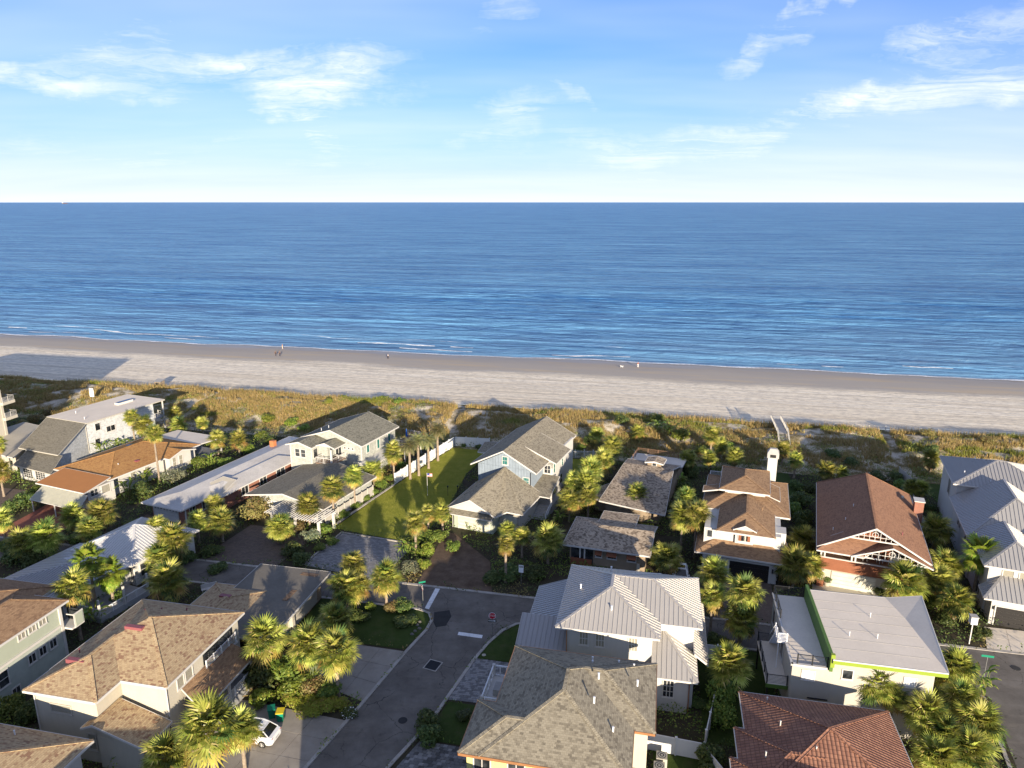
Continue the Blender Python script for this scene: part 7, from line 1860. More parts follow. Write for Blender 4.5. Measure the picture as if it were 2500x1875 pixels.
    (-52.05, 145.05, 2.20, 0.60, 'bright', 'wide bright dune bush left behind the shingle house', None),
    (-46.49, 143.37, 2.20, 0.60, 'bright', 'second wide bright dune bush behind the shingle house', None),
    (-43.15, 140.42, 1.80, 0.60, 'bright', 'smaller bright dune bush nearest the shingle house roof', None),
    (-41.85, 154.73, 1.80, 0.60, 'yellow', 'yellow-green dune bush above the shingle house, left', None),
    (-39.21, 159.65, 1.90, 0.60, 'bright', 'bright bush at the seaward lip above the shingle house', None),
    (-30.01, 157.65, 1.90, 0.60, 'bright', 'bright bush at the seaward lip left of the sand path', None),
    (-25.31, 153.78, 1.50, 0.60, 'green', 'green bush beside the left sand path', None),
    (-18.22, 121.43, 1.20, 0.70, 'green', 'green shrub behind the date palms fence', None),
    (-19.58, 119.03, 1.20, 0.70, 'green', 'green shrub at the shingle house side porch', None),
    (-9.15, 130.85, 1.20, 0.60, 'dark', 'left dark shrub in the bed at the far end of the lawn', None),
    (-6.32, 129.47, 1.20, 0.60, 'dark', 'right dark shrub in the bed at the far end of the lawn', None),
    (22.39, 138.22, 1.80, 0.80, 'dark', 'dark dune shrub above the palm row', None),
    (30.34, 141.72, 1.80, 0.70, 'green', 'green dune shrub near the sandy gap', None),
    (35.51, 125.39, 1.50, 0.90, 'green', 'green shrub at the foot of the pale-trunked palm', None),
    (40.54, 126.70, 1.60, 0.80, 'green', 'green shrub right of the pale-trunked palm group', None),
    (31.08, 114.58, 1.60, 0.90, 'dark', 'dark shrub between rear cottage and brown roofs', None),
    (28.42, 108.51, 1.40, 0.90, 'dark', 'dark shrub beside the rear cottage right wall', None),
    (15.50, 99.29, 1.30, 0.70, 'dark', 'dark shrub between the palm row and the shake roofs', None),
    (42.45, 99.47, 1.70, 1.00, 'green', 'green shrub right of the stacked brown roofs', None),
    (48.82, 108.03, 1.80, 0.90, 'dark', 'dark shrub at the left rear corner of the steep roof', None),
    (47.00, 109.28, 1.50, 0.90, 'dark', 'dark shrub under the thin palm by the chimney', None),
    (64.32, 109.52, 1.50, 0.80, 'green', 'green shrub left of the pair behind the brick chimney', None),
    (64.30, 101.23, 1.30, 0.80, 'dark', 'dark shrub in the passage right of the brick chimney', None),
    (80.74, 131.68, 1.80, 0.60, 'brown', 'bronze dune bush right of the sand path', None),
    (90.10, 127.55, 2.00, 0.60, 'brown', 'bronze dune bush behind the white house at right', None),
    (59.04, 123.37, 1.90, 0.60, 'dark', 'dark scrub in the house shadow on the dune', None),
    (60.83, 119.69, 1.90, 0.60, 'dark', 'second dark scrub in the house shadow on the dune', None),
    (49.20, 74.12, 1.50, 0.90, 'green', 'green shrub filling between the palms right of the white flat roof', None),
    (48.57, 70.60, 1.40, 0.80, 'dark', 'dark shrub left of the gravel path at right', None),
    (44.43, 76.90, 1.20, 0.80, 'dark', 'dark shrub at the right end of the craftsman garage', None),
    (-8.02, 88.21, 1.30, 0.80, 'green', 'green shrub at the upper edge of the gravel drive', None),
    (-13.70, 73.42, 1.30, 0.70, 'brown', 'bronze shrub on the junction bed by the thick-trunk palm', None),
    (-17.14, 71.47, 1.40, 0.70, 'dark', 'dark shrub at the west side of the junction bed', None),
    (-20.14, 72.85, 1.50, 0.80, 'dark', 'dark shrub beneath the golden-tipped palm', None),
    (-59.53, 84.87, 1.60, 0.70, 'green', 'green shrub between street and white metal roof', None),
    (-60.47, 90.68, 1.50, 0.70, 'green', 'green shrub under the brown-tipped low palm', None),
    (-55.48, 95.03, 1.50, 0.60, 'green', 'green shrub along the shaded gravel drive at left', None),
    (-43.06, 85.01, 1.60, 0.80, 'dark', 'dark shrub right of the white cottage palms', None),
    (40.04, 57.22, 1.50, 0.90, 'green', 'green shrub within the big palm clump, upper', None),
    (38.54, 52.18, 1.60, 0.90, 'green', 'green shrub within the big palm clump, lower', None),
    (17.88, 57.28, 1.10, 0.50, 'dark', 'low shrub in the lawn strip right of the metal-roofed house', None),
]
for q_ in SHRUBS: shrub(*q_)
# ------------------------------------------------------------------ uncountable cover
def inside(poly, X, Y):
    c = np.zeros(X.shape, bool); n = len(poly)
    for i in range(n):
        (x0, y0), (x1, y1) = poly[i], poly[(i + 1) % n]
        if y0 == y1: continue
        k = ((y0 > Y) != (y1 > Y)) & (X < (x1 - x0) * (Y - y0) / (y1 - y0) + x0); c ^= k
    return c
def scatter(n, u0, u1, v0, v1, seed, keep=None):
    r = np.random.RandomState(seed); U = r.uniform(u0, u1, n); V = r.uniform(v0, v1, n)
    k = np.ones(n, bool) if keep is None else keep(U, V)
    return U[k], V[k], r
def free(U, V):
    k = np.ones(U.shape, bool)
    for P in FOOT + FLATS: k &= ~inside(P, U, V)
    return k
U, V, r = scatter(430000, -150, 62, 38, 129, 1, lambda a, b: free(a, b) & (fbm(a / 3.0, b / 3.0, 3, 31) > 0.33))
Z = hgt(U, V); hh_ = np.clip((fbm(U / 2.8, V / 2.8, 3, 33) - 0.28) * 4.0, 0.06, 1.9) * r.uniform(0.15, 1.0, len(U))
X, Y = sxy(U, V)
Vx, F_ = quad_cloud(np.stack([X, Y, Z + hh_], -1), np.tile([0, 0, 1.0], (len(X), 1)), 0.13, 3, 0.5, 0.8)
bright = fbm(U / 9.0, V / 9.0, 3, 35)
o = link('undergrowth', np_mesh('undergrowth', Vx, F_, [M['leaf_dark'], M['leaf_green'], M['leaf_brown']], np.where(bright > 0.46, 1, np.where(bright < 0.28, 2, 0))))
tag(o, 'dark low undergrowth and ground cover filling the gaps between houses', kind='stuff')

# grass on the dune: tufts of narrow blades
def blades(name, U, V, hgt_, wdt, lean, mats_, mi, seed, per=4):
    r = np.random.RandomState(seed); n = len(U)
    X, Y = sxy(U, V); Z = hgt(U, V)
    X = np.repeat(X, per) + r.normal(0, 0.12, n * per); Y = np.repeat(Y, per) + r.normal(0, 0.12, n * per); Z = np.repeat(Z, per) - 0.05
    a = r.uniform(0, 6.28, n * per); H__ = np.repeat(hgt_, per) * r.uniform(0.6, 1.2, n * per); le = lean * r.uniform(0.3, 1.3, n * per)
    dx, dy = np.cos(a), np.sin(a); w_ = wdt * r.uniform(0.7, 1.3, n * per)
    p0 = np.stack([X - dy * w_, Y + dx * w_, Z], -1); p1 = np.stack([X + dy * w_, Y - dx * w_, Z], -1)
    m0 = np.stack([X + dx * le * 0.35 - dy * w_ * .8, Y + dy * le * 0.35 + dx * w_ * .8, Z + H__ * 0.6], -1); m1 = np.stack([X + dx * le * 0.35 + dy * w_ * .8, Y + dy * le * 0.35 - dx * w_ * .8, Z + H__ * 0.6], -1)
    tp = np.stack([X + dx * le, Y + dy * le, Z + H__], -1); tq = tp + np.stack([dy * 0.006, -dx * 0.006, dx * 0], -1)
    VV = np.stack([p0, p1, m1, m0, tq, tp], 1).reshape(-1, 3); b_ = np.arange(n * per) * 6
    FF = np.concatenate([np.stack([b_, b_ + 1, b_ + 2, b_ + 3], -1), np.stack([b_ + 3, b_ + 2, b_ + 4, b_ + 5], -1)])
    mi = np.tile(np.repeat(mi, per), 2)
    return link(name, np_mesh(name, VV, FF, mats_, mi))
def dune_keep(U, V):
    e = dune_edge(U); k = (V < e - 0.3) & (path_dist(U, V) > 1.0)
    d_ = fbm(U / 5.0, V / 3.0, 4, 41); k &= (d_ > 0.43) | (V > e - 3.0)
    return k & free(U, V)
U, V, r = scatter(95000, -190, 100, 127, 152.5, 5, dune_keep)
g_ = fbm(U / 11.0, V / 6.0, 3, 43)
e_ = dune_edge(U)
hh_ = np.where(V > e_ - 3, 1.15, 0.7) * r.uniform(0.7, 1.2, len(U))
o = blades('dune_grass', U, V, hh_, 0.035, 0.4, [M['sea_oat'], M['scrub']], (g_ > 0.60).astype(int), 6)
tag(o, 'golden sea oats and grass covering the dune', kind='stuff')
def scrub_keep(U, V):
    k = (V < dune_edge(U) - 1.5) & (path_dist(U, V) > 1.1) & free(U, V)
    z_ = fbm(U / 8.0, V / 4.5, 3, 47) + 0.25 * np.exp(-((U + 88) / 20) ** 2 - ((V - 134) / 6) ** 2) + 0.10 * np.exp(-((V - 130) / 4.0) ** 2)
    return k & (z_ > 0.53)
U, V, r = scatter(150000, -190, 100, 124, 150, 7, scrub_keep)
X, Y = sxy(U, V); Z = hgt(U, V) + r.uniform(0.1, 1.0, len(U)) * np.clip((fbm(U / 2.2, V / 2.2, 3, 49) - 0.2) * 3, 0.3, 1.5)
Vx, F_ = quad_cloud(np.stack([X, Y, Z], -1), np.tile([0, 0, 1.0], (len(X), 1)), 0.12, 8, 0.4, 0.9)
o = link('dune_scrub', np_mesh('dune_scrub', Vx, F_, [M['scrub'], M['leaf_green'], M['leaf_dark']], r.choice([0, 0, 1, 2], len(X))))
tag(o, 'low green scrub growing in patches on the landward side of the dune', kind='stuff')
# mown grass relief on the bright lawn
lw = [(-45.1, 87.6), (-31.8, 85.3), (-30.9, 97), (-32, 112), (-30.6, 124.6), (-38.1, 124.6), (-42.2, 104.9)]
U, V, r = scatter(60000, -46, -30, 85, 125, 9, lambda a, b: inside(lw, a, b) & np.logical_not(np.any([inside(P, a, b) for P in FOOT], axis=0)))
m_, t, p = mat('lawn_blade', 0.7, 0.2)
t.l(t.mix(t.ramp(t.noise(posn(t), 0.5, 4), [(0.3, 0.0), (0.7, 1.0)]), (0.19, 0.20, 0.03), (0.30, 0.28, 0.055)), p.inputs['Base Color'])
M['lawn_blade'] = m_
o = blades('lawn_grass', U, V, np.full(len(U), 0.10), 0.03, 0.06, [M['lawn_blade']], np.zeros(len(U), int), 10, per=3)
tag(o, 'short mown grass of the bright lawn', kind='stuff')

# tall sea-oat stalks standing along the seaward lip of the dune
r = np.random.RandomState(77); U = r.uniform(-150, 100, 5200); V = dune_edge(U) - r.uniform(-0.9, 2.2, len(U)); k = (path_dist(U, V) > 1.2) & (fbm(U / 6.0, U * 0, 3, 78) > 0.36); U, V = U[k], V[k]
m_, t, p = mat('sea_oat_stalk', 0.8, 0.1); p.inputs['Base Color'].default_value = (0.22, 0.17, 0.10, 1)
o = blades('sea_oats', U, V, np.full(len(U), 1.7), 0.022, 0.25, [m_], np.zeros(len(U), int), 79, per=1)
tag(o, 'tall dry sea-oat stalks along the seaward lip of the dune', kind='stuff')
M['stone_dark'] = M_plain('dark_stone', (0.14, 0.13, 0.115), 0.9, 0.2)
# ------------------------------------------------------------------ pergola of the shingle house (posts, beams, slats)
h = House('pergola', A22, (-64.5, 76), 'white slatted pergola in front of the low grey garage', 'pergola')
for (u_, v_) in ((-68.5, 74.5), (-64.4, 74.5), (-60.3, 74.5), (-68.5, 77.9), (-60.3, 77.9)): h.box('post', u_ - 0.15, u_ + 0.15, v_ - 0.15, v_ + 0.15, 0, 2.4, 'fascia')
for v_ in (74.5, 77.7): h.box('beam', -69.3, -59.7, v_ - 0.07, v_ + 0.07, 2.41, 2.6, 'fascia')
for k in range(22): h.box('slat', -69.2 + 0.44 * k, -69.14 + 0.44 * k, 73.7, 78.2, 2.605, 2.75, 'fascia')

# ------------------------------------------------------------------ dune walkover
h = House('boardwalk', A12, (24.1, 145), 'grey timber boardwalk with pale rails crossing the dune beside the white chimney', 'boardwalk')
def dz(v_): return max(0.4, h1(24.2, v_)) + 0.0
tb = h.mb()
top = 2.5
for k in range(24):
    v_ = 139.4 + 0.34 * k; b = h.mb(); b.box(23.2, 25.0, v_, v_ + 0.30, top, top + 0.05); h.put(b, 'plank', M['grey_deck'])
for k in range(11):
    v_ = 135.8 + 0.33 * k; zz = 0.5 + (top - 0.5) * (k + 0.5) / 11; b = h.mb(); b.box(23.2, 25.0, v_, v_ + 0.32, zz, zz + 0.05); h.put(b, 'step', M['grey_deck'])
for k in range(4):
    v_ = 147.6 + 0.32 * k; b = h.mb(); b.box(23.2, 25.0, v_, v_ + 0.3, top - 0.05, top); h.put(b, 'plank', M['grey_deck'])
for u_ in (23.15, 25.05): h.rail([(u_, 135.8, 0.6), (u_, 139.4, top), (u_, 148.9, top)], 0, 1.0, 'stone', name='railing', posts=1.9, step=0.35, w=0.05, top=0.1)
for v_ in (139.6, 143.4, 147.4):
    for u_ in (23.3, 24.9): h.box('pile', u_ - 0.1, u_ + 0.1, v_ - 0.1, v_ + 0.1, 0, top - 0.01, 'side_wood')

# ------------------------------------------------------------------ rope-and-post line along the dune foot, two stretches
def post_line(u0, u1, label):
    x0, y0 = sxy(u0, 151.8); root = empty('post_and_rope_fence', (x0, y0, 0), 0, label, 'fence', None)
    pr = None; n = int((u1 - u0) / 3.2); rope = MB((x0, y0, 0))
    for k in range(n + 1):
        u_ = u0 + (u1 - u0) * k / n; v_ = float(dune_edge(np.array([u_]))[0]) + 1.9; x, y = sxy(u_, v_); z = h1(u_, v_)
        b = MB((x0, y0, 0)); b.box(x - 0.06, x + 0.06, y - 0.06, y + 0.06, z - 0.2, z + 1.0); b.build('post', M['fascia'], root)
        if pr: rope.beam(pr, (x, y, z + 0.85), 0.03)
        pr = (x, y, z + 0.85)
    rope.build('rope', M['stone'], root)
post_line(-150, -97, 'white post-and-rope line at the dune foot beside the big beach shadow')
post_line(30, 72, 'white post-and-rope line at the dune foot right of the boardwalk')

# small hut, bins, pots, units
x, y = sxy(-123.4, 151.8); root = empty('hut', (x, y, h1(-123.4, 151.8)), R(-12), 'tiny wooden hut at the foot of the dune near the beach shadow', 'hut')
b = MB(); b.box(-0.9, 0.9, -0.8, 0.8, 0, 1.7); b.build('wall', M['side_wood'], root); b = MB(); b.poly([(-1.1, -1, 1.7), (1.1, -1, 1.7), (1.1, 1, 2.1), (-1.1, 1, 2.1)]); b.poly([(-1.1, -1, 1.6), (-1.1, 1, 2.0), (1.1, 1, 2.0), (1.1, -1, 1.6)]); b.build('roof', M['grey_deck'], root); b = MB(); b.box(-0.5, 0.5, -0.82, -0.805, 0.8, 1.4); b.build('opening', M['glass'], root)
board_sign(-127.2, 134.1, 'white information board on a post behind the flat white roof', 4.6, 1.1, 'sign_white', 2.0)
def bin_(x, y, rz, label, lid):
    root = empty('wheelie_bin', (x, y, 0), rz, label, 'bin')
    b = MB(); P0 = [(-.25, -.3), (.25, -.3), (.25, .3), (-.25, .3)]; P1 = [(-.32, -.38), (.32, -.38), (.32, .38), (-.32, .38)]
    b.poly([(*p_, 0.08) for p_ in P0][::-1]); b.poly([(*p_, 1.0) for p_ in P1])
    for i in range(4): j = (i + 1) % 4; b.poly([(*P0[i], .08), (*P0[j], .08), (*P1[j], 1.0), (*P1[i], 1.0)])
    b.build('body', M['sign_green'], root)
    b = MB(); b.prism([(-.35, -.42), (.35, -.42), (.35, .4), (-.35, .4)], 1.005, 1.07); b.tube((-.3, .44, 1.03), (.3, .44, 1.03), 0.03, n=6); b.build('lid', M[lid], root)
    for sx in (-.27, .27): b = MB(); b.tube((sx - .03, .3, .13), (sx + .03, .3, .13), .13, n=12); b.build('wheel', M['black_metal'], root)
m_, t, p = mat('bin_yellow', 0.5, 0.3); p.inputs['Base Color'].default_value = (0.6, 0.45, 0.02, 1); M['bin_yellow'] = m_
bin_(-22.1, 55.8, R(20), 'green wheelie bin with a green lid in front of the hedge', 'sign_green')
bin_(-21.15, 55.4, R(5), 'green wheelie bin with a yellow lid in front of the hedge', 'bin_yellow')
def pot(x, y, r_, label, m_='terracotta', plant='dark'):
    root = empty('plant_pot', (x, y, 0), 0, label, 'plant pot')
    b = MB(); b.tube((0, 0, 0), (0, 0, 0.5), r_ * 0.7, r_, 14); b.tube((0, 0, 0.501), (0, 0, 0.56), r_ * 1.12, r_ * 1.12, 14); b.build('pot', M[m_], root)
    link('foliage', BUSH[plant][0], root, loc=(0, 0, 0.75), scale=(r_ * 1.3,) * 3)
pot(39.0, 79.1, 0.45, 'yellow-tan round plant pot beside the pier of the craftsman garage', 'flat_tan')
x, y = P_ = fr(A22)[0](-58.0, 79.0)
def ac_unit(u, v, label):
    x, y = sxy(u, v); root = empty('air_conditioner', (x, y, 0), R(-12), label, 'air conditioner', 'air conditioners by the white fence')
    b = MB(); b.box(-.45, .45, -.45, .45, 0.1, 1.0); b.build('casing', M['stucco_grey'], root); b = MB(); b.tube((0, 0, 1.0), (0, 0, 1.02), .36, n=20); b.build('fan_grille', M['black_metal'], root)
    for k in range(3): b = MB(); b.tube((0, 0, 1.021 + .004 * k), (0, 0, 1.024 + .004 * k), .1 * (3 - k) , n=16); b.build('grille_ring', M['stone'] if k % 2 == 0 else M['black_metal'], root)
ac_unit(1.9, 51.6, 'upper of the two grey air conditioners below the white fence'); ac_unit(1.7, 50.4, 'lower of the two grey air conditioners at the bottom edge')
# garden posts on the lawn
for i, (u, v) in enumerate(((-32.3, 102.2), (-30.8, 102.6))):
    x, y = sxy(u, v); root = empty('garden_lamp', (x, y, 0), 0, ['left of two short black garden lamps beside the grey-blue house', 'right of two short black garden lamps beside the grey-blue house'][i], 'lamp', 'black garden lamps')
    b = MB(); b.tube((0, 0, 0), (0, 0, 1.5), 0.035); b.build('post', M['black_metal'], root); b = MB(); b.tube((0, 0, 1.5), (0, 0, 1.75), 0.09, 0.13); b.build('lantern', M['black_metal'], root)
# bench and pier-side wall pieces
x, y = sxy(-52.2, 68.3); root = empty('bench', (x, y, 0), R(30), 'pale bench beside the dark low roof at the shaded street', 'bench')
b = MB(); b.box(-.9, .9, -.25, .25, .42, .5); b.build('seat', M['fascia'], root); b = MB(); b.box(-.9, .9, .2, .27, .5, 1.0); b.build('backrest', M['fascia'], root)
for sx in (-.75, .75): b = MB(); b.box(sx - .05, sx + .05, -.22, .22, 0, .42); b.build('leg', M['fascia'], root)
# patio set and umbrella on the rear deck
fx = fr(A22)[0]; x, y = fx(-65.6, 107.6); root = empty('parasol', (x, y, 3.3), 0, 'closed blue parasol on the rear deck of the white shingle-sided house', 'parasol')
m_, t, p = mat('blue_canvas', 0.9, 0.1); p.inputs['Base Color'].default_value = (0.03, 0.10, 0.35, 1); M['blue'] = m_
b = MB(); b.tube((0, 0, 0), (0, 0, 2.4), 0.03); b.build('pole', M['fascia'], root); b = MB(); b.tube((0, 0, 0.9), (0, 0, 2.3), 0.22, 0.05, 10); b.build('canopy', M['blue'], root)
def chair(x, y, z, rz, label, m_='fascia'):
    root = empty('chair', (x, y, z), rz, label, 'chair', 'chairs on the craftsman porch')
    b = MB(); b.box(-.25, .25, -.25, .25, .4, .45); b.build('seat', M[m_], root); b = MB(); b.box(-.25, .25, .2, .25, .46, .95); b.build('backrest', M[m_], root)
    for sx in (-.22, .22):
        for sy in (-.22, .22): b = MB(); b.box(sx - .02, sx + .02, sy - .02, sy + .02, 0, .4); b.build('leg', M[m_], root)
for i, u_ in enumerate((9.6, 11.2, 12.4)):
    x, y = fx(u_, 88.6); chair(x, y, 3.86, R(-22.5 + 40 * i), ['left', 'middle', 'right'][i] + ' pale chair on the upper porch of the craftsman house', 'fascia')
# boundary walls and rocks on the junction bed
x, y = sxy(-23.6, 64.9); o = link('boulder', np_mesh('boulder', *quad_cloud(np.zeros((1, 3)), np.zeros((1, 3)) + 1, 0.1, 1), [M['stone']])) if False else None
for i in range(5):
    b = MB(); q = random.Random(i); n = 7; P_ = [((0.28 + 0.12 * q.random()) * math.cos(k * 6.283 / n), (0.24 + 0.1 * q.random()) * math.sin(k * 6.283 / n)) for k in range(n)]
    b.poly([(a * 0.6, c * 0.6, 0.28) for a, c in P_])
    for k in range(n): j = (k + 1) % n; b.poly([(*P_[k], 0.03), (*P_[j], 0.03), (P_[j][0] * .6, P_[j][1] * .6, 0.28), (P_[k][0] * .6, P_[k][1] * .6, 0.28)])
    x, y = sxy(-25.0 + 0.3 * q.random() * (i % 3), 64.9 + 0.6 * i); o = b.build('garden_stone', M['stone_dark'], loc=(x, y, 0.05), scale=(.7, .7, .6)); tag(o, 'grey stone edging the junction bed by the kerb', 'stone', 'edging stones of the junction bed')

# ------------------------------------------------------------------ cars
m_, t, p = mat('white_car_paint', 0.25, 0.5); p.inputs['Base Color'].default_value = (0.62, 0.62, 0.61, 1); p.inputs['Coat Weight'].default_value = 0.6; M['car_white'] = m_
m_, t, p = mat('car_glass', 0.05, 0.7); p.inputs['Base Color'].default_value = (0.008, 0.009, 0.01, 1); M['car_glass'] = m_
m_, t, p = mat('tyre', 0.85, 0.2); p.inputs['Base Color'].default_value = (0.015, 0.015, 0.015, 1); M['tyre'] = m_
m_, t, p = mat('alloy', 0.35, 0.5, 0.8); p.inputs['Base Color'].default_value = (0.3, 0.3, 0.3, 1); M['alloy'] = m_
m_, t, p = mat('tail_lamp', 0.2, 0.5); p.inputs['Base Color'].default_value = (0.3, 0.01, 0.01, 1); M['tail'] = m_
def make_car(x, y, rz, label):
    """nose towards +X; length 4.7, width 1.9, height 1.6"""
    root = empty('parked_car', (x, y, 0), rz, label, 'car')
    # body: stations along X with half width, bottom, shoulder height and tumblehome
    st = [(-2.35, .62, .42, .72), (-2.28, .84, .30, .95), (-2.0, .92, .24, 1.02), (-1.2, .95, .22, 1.02), (0, .95, .22, .98), (1.2, .95, .22, .94), (1.9, .92, .24, .86), (2.25, .80, .30, .74), (2.36, .58, .40, .62)]
    def ring(s_):
        x_, w_, zb, zt = s_
        return [(x_, -w_ * .9, zb), (x_, -w_, zb + .12), (x_, -w_ * .995, (zb + zt) / 2), (x_, -w_ * .95, zt - .06), (x_, -w_ * .84, zt), (x_, w_ * .84, zt), (x_, w_ * .95, zt - .06), (x_, w_ * .995, (zb + zt) / 2), (x_, w_, zb + .12), (x_, w_ * .9, zb)]
    b = MB(); rs = [ring(s_) for s_ in st]
    for a, c in zip(rs[:-1], rs[1:]):
        for i in range(9): b.poly([a[i], c[i], c[i + 1], a[i + 1]][::-1])
        b.poly([a[9], c[9], c[0], a[0]][::-1])
    b.poly(rs[0]); b.poly(rs[-1][::-1])
    body = link('body', b.mesh('body', M['car_white'], True), root)
    # cabin: glass house then a roof skin
    lo = [(-2.02, .78, 1.0), (-1.2, .82, 1.02), (0.2, .82, 1.0), (1.15, .78, .95)]; hi = [(-1.35, .60, 1.50), (-0.8, .64, 1.60), (0.0, .64, 1.61), (0.35, .60, 1.56)]
    b = MB()
    for i in range(3):
        for sg in (-1, 1):
            q = [(lo[i][0], sg * lo[i][1], lo[i][2]), (lo[i + 1][0], sg * lo[i + 1][1], lo[i + 1][2]), (hi[i + 1][0], sg * hi[i + 1][1], hi[i + 1][2]), (hi[i][0], sg * hi[i][1], hi[i][2])]
            b.poly(q if sg < 0 else q[::-1])
    for i, fl_ in ((0, 1), (3, 0)):
        q = [(lo[i][0], lo[i][1], lo[i][2]), (lo[i][0], -lo[i][1], lo[i][2]), (hi[i][0], -hi[i][1], hi[i][2]), (hi[i][0], hi[i][1], hi[i][2])]; b.poly(q if fl_ else q[::-1])
    b.build('windows', M['car_glass'], root)
    b = MB()
    for i in range(3): b.poly([(hi[i][0], -hi[i][1], hi[i][2] + .004), (hi[i + 1][0], -hi[i + 1][1], hi[i + 1][2] + .004), (hi[i + 1][0], hi[i + 1][1], hi[i + 1][2] + .004), (hi[i][0], hi[i][1], hi[i][2] + .004)])
    for sg in (-1, 1):
        for i in (0, 1, 2, 3): b.beam((lo[i][0], sg * lo[i][1], lo[i][2]), (hi[i][0], sg * hi[i][1], hi[i][2]), .07, .05)
        for i in range(3): b.beam((hi[i][0], sg * hi[i][1], hi[i][2]), (hi[i + 1][0], sg * hi[i + 1][1], hi[i + 1][2]), .09, .05)
    b.beam((hi[0][0], -.6, hi[0][2]), (hi[0][0], .6, hi[0][2]), .10, .05)
    b.build('roof', M['car_white'], root)
    b = MB(); b.poly([(-.72, -.5, 1.612), (.02, -.5, 1.622), (.02, .5, 1.622), (-.72, .5, 1.612)]); b.build('sunroof', M['car_glass'], root)
    b = MB(); b.prism([(-1.05, -.03), (-.85, -.02), (-.85, .02), (-1.05, .03)], 1.60, 1.68); b.build('aerial', M['car_white'], root)
    for sg in (-1, 1):
        b = MB(); b.box(-2.31, -2.2, sg * .66 - .14, sg * .66 + .14, .82, .90); b.build('tail_light', M['tail'], root)
        b = MB(); b.box(2.2, 2.3, sg * .62 - .14, sg * .62 + .14, .60, .68); b.build('headlight', M['car_glass'], root)
        b = MB(); b.box(.75, .9, sg * .98 - .08, sg * .98 + .08, 1.0, 1.12); b.build('mirror', M['car_white'], root)
        for wx in (-1.42, 1.42):
            b = MB(); b.tube((wx, sg * .76, .35), (wx, sg * .965, .35), .35, n=22); wh = b.build('wheel', M['tyre'], root)
            b = MB(); b.tube((wx, sg * .966, .35), (wx, sg * .975, .35), .23, n=18); b.build('rim', M['alloy'], wh)
            for k in range(5):
                a_ = k * 1.2566; b = MB(); b.beam((wx, sg * .98, .35), (wx + .21 * math.cos(a_), sg * .98, .35 + .21 * math.sin(a_)), .05, .01); b.build('spoke', M['fascia'], wh)
    b = MB(); b.box(-2.37, -2.33, -.26, .26, .55, .68); b.build('number_plate', M['stone'], root)
    return root
make_car(-22.9, 53.2, R(168), 'white SUV parked on the concrete drive beside the big golden palm')
make_car(21.2, 80.6, R(78 + 180), 'white SUV partly hidden behind the grey metal hip roof')

# ------------------------------------------------------------------ people on the beach
def skin_body(name, verts, edges, radii, material):
    me = bpy.data.meshes.new(name); me.from_pydata(verts, edges, [])
    o = bpy.data.objects.new('tmp', me); col.objects.link(o)
    sk = o.modifiers.new('skin', 'SKIN'); su = o.modifiers.new('sub', 'SUBSURF'); su.levels = 1; su.render_levels = 1
    for i, r_ in enumerate(radii): me.skin_vertices[0].data[i].radius = (r_, r_)
    me.skin_vertices[0].data[0].use_root = True
    bpy.context.view_layer.update()
    m2 = bpy.data.meshes.new_from_object(o.evaluated_get(bpy.context.evaluated_depsgraph_get())); m2.name = name
    bpy.data.objects.remove(o); m2.materials.clear(); m2.materials.append(material)
    m2.polygons.foreach_set('use_smooth', [True] * len(m2.polygons)); return m2
def mm_(name, c):
    m_, t, p = mat(name, 0.8, 0.2); p.inputs['Base Color'].default_value = (*c, 1); return m_
SKIN_ = mm_('skin', (0.35, 0.2, 0.13))
def person(x, y, z, rz, label, top, legs, hair=(0.05, 0.03, 0.02), stride=0.22, arms=0.2):
    root = empty('person', (x, y, z), rz, label, 'person')
    V = [(0, 0, .95), (0, 0, 1.15), (0, 0, 1.38), (0, 0, 1.50), (0, .01, 1.60), (0, .0, 1.72),
         (-.10, 0, .90), (-.11, -stride * .5, .50), (-.11, -stride, .07), (-.11, -stride + .14, .04), (.10, 0, .90), (.11, stride * .6, .50), (.11, stride * .8, .07), (.11, stride * .8 + .14, .04),
         (-.18, 0, 1.40), (-.24, arms * .5, 1.14), (-.25, arms + .05, .92), (-.25, arms + .1, .84), (.18, 0, 1.40), (.24, -arms * .4, 1.14), (.25, -arms * .5, .90), (.25, -arms * .5, .82)]
    E_ = [(0, 1), (1, 2), (2, 3), (3, 4), (4, 5), (0, 6), (6, 7), (7, 8), (8, 9), (0, 10), (10, 11), (11, 12), (12, 13), (2, 14), (14, 15), (15, 16), (16, 17), (2, 18), (18, 19), (19, 20), (20, 21)]
    Rr = [.14, .13, .14, .06, .085, .08, .085, .06, .045, .04, .085, .06, .045, .04, .06, .045, .035, .035, .06, .045, .035, .035]
    link('body', skin_body('body', V, E_, Rr, SKIN_), root)
    sub = [(0, 1, 2, 14, 15, 18, 19), (0, 6, 7, 8, 10, 11, 12)]
    for nm, idx, c in (('shirt', sub[0], top), ('trousers', sub[1], legs)):
        idx = list(idx); vv = [V[i] for i in idx]; ee = [(idx.index(a), idx.index(b_)) for a, b_ in E_ if a in idx and b_ in idx]
        link(nm, skin_body(nm, vv, ee, [Rr[i] * 1.14 + .006 for i in idx], mm_(nm + '_cloth', c)), root)
    b = MB(); 
    for k in range(8):
        a0, a1 = k * .785, (k + 1) * .785; b.poly([(0, -.01, 1.80), (.1 * math.cos(a0), -.01 + .1 * math.sin(a0), 1.70), (.1 * math.cos(a1), -.01 + .1 * math.sin(a1), 1.70)])
        b.poly([(.1 * math.cos(a0), -.02 + .1 * math.sin(a0), 1.70), (.085 * math.cos(a0), -.03 + .085 * math.sin(a0), 1.6), (.085 * math.cos(a1), -.03 + .085 * math.sin(a1), 1.6), (.1 * math.cos(a1), -.02 + .1 * math.sin(a1), 1.70)]) if math.sin(a0) < .3 else None
    b.build('hair', mm_('hair', hair), root)
    return root
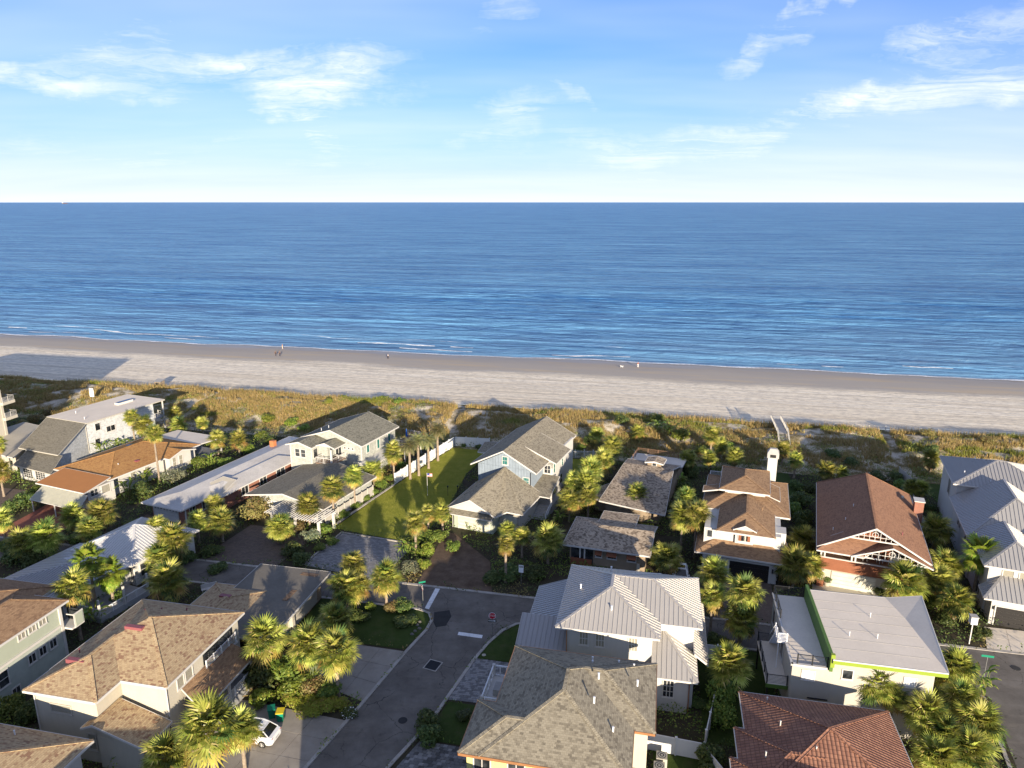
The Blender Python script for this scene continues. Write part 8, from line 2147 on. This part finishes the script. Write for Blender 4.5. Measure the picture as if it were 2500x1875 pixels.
def on_beach(u, v): x, y = sxy(u, v); return x, y, h1(u, v)
person(*on_beach(-117.3, 197.0), R(60), 'person in dark clothing walking on the wet sand, left', (0.02, 0.02, 0.025), (0.03, 0.03, 0.04))
person(*on_beach(-116.0, 197.2), R(60), 'second dark-clothed person beside the first on the left wet sand', (0.04, 0.04, 0.05), (0.02, 0.02, 0.03), stride=0.3)
person(*on_beach(-122.0, 209.5), R(120), 'person in pale orange standing at the water line on the left', (0.45, 0.25, 0.15), (0.5, 0.4, 0.3), stride=0.05)
person(*on_beach(-81.7, 201.1), R(-70), 'person in a white top and dark trousers walking, left of centre', (0.6, 0.6, 0.6), (0.02, 0.02, 0.02))
person(*on_beach(-6.1, 206.0), R(70), 'person in red top and white skirt with a long shadow, right of centre', (0.35, 0.05, 0.04), (0.62, 0.62, 0.6))
x, y, z = on_beach(-10.7, 204.6); root = empty('dog', (x, y, z), R(150), 'small white dog ahead of the person in red on the wet sand', 'dog')
V = [(0, 0, .42), (-.3, 0, .43), (.28, 0, .45), (.42, 0, .60), (.56, 0, .58), (-.3, .09, .22), (-.34, .09, .02), (-.3, -.09, .22), (-.26, -.09, .02), (.26, .09, .22), (.3, .09, .02), (.26, -.09, .22), (.22, -.09, .02), (-.45, 0, .55), (-.52, 0, .68)]
E_ = [(0, 1), (0, 2), (2, 3), (3, 4), (1, 5), (5, 6), (1, 7), (7, 8), (2, 9), (9, 10), (2, 11), (11, 12), (1, 13), (13, 14)]
link('body', skin_body('body', V, E_, [.12, .11, .12, .08, .06, .05, .03, .05, .03, .05, .03, .05, .03, .03, .02], mm_('white_fur', (0.6, 0.58, 0.55))), root)
# ship on the horizon
root = empty('ship', (-12200, 20000, -1.2), R(10), 'tiny cargo ship on the horizon at the left', 'ship')
b = MB(); b.prism([(-70, -10), (60, -10), (85, 0), (60, 10), (-70, 10)], 0, 14); b.build('hull', mm_('hull', (0.08, 0.06, 0.06)), root); b = MB(); b.box(-62, -40, -9, 9, 14.1, 36); b.build('superstructure', M['fascia'], root)
for k in range(3): b = MB(); b.box(-30 + 26 * k, -8 + 26 * k, -9, 9, 14.1, 22); b.build('cargo', mm_('cargo', (0.2, 0.1, 0.07)), root)
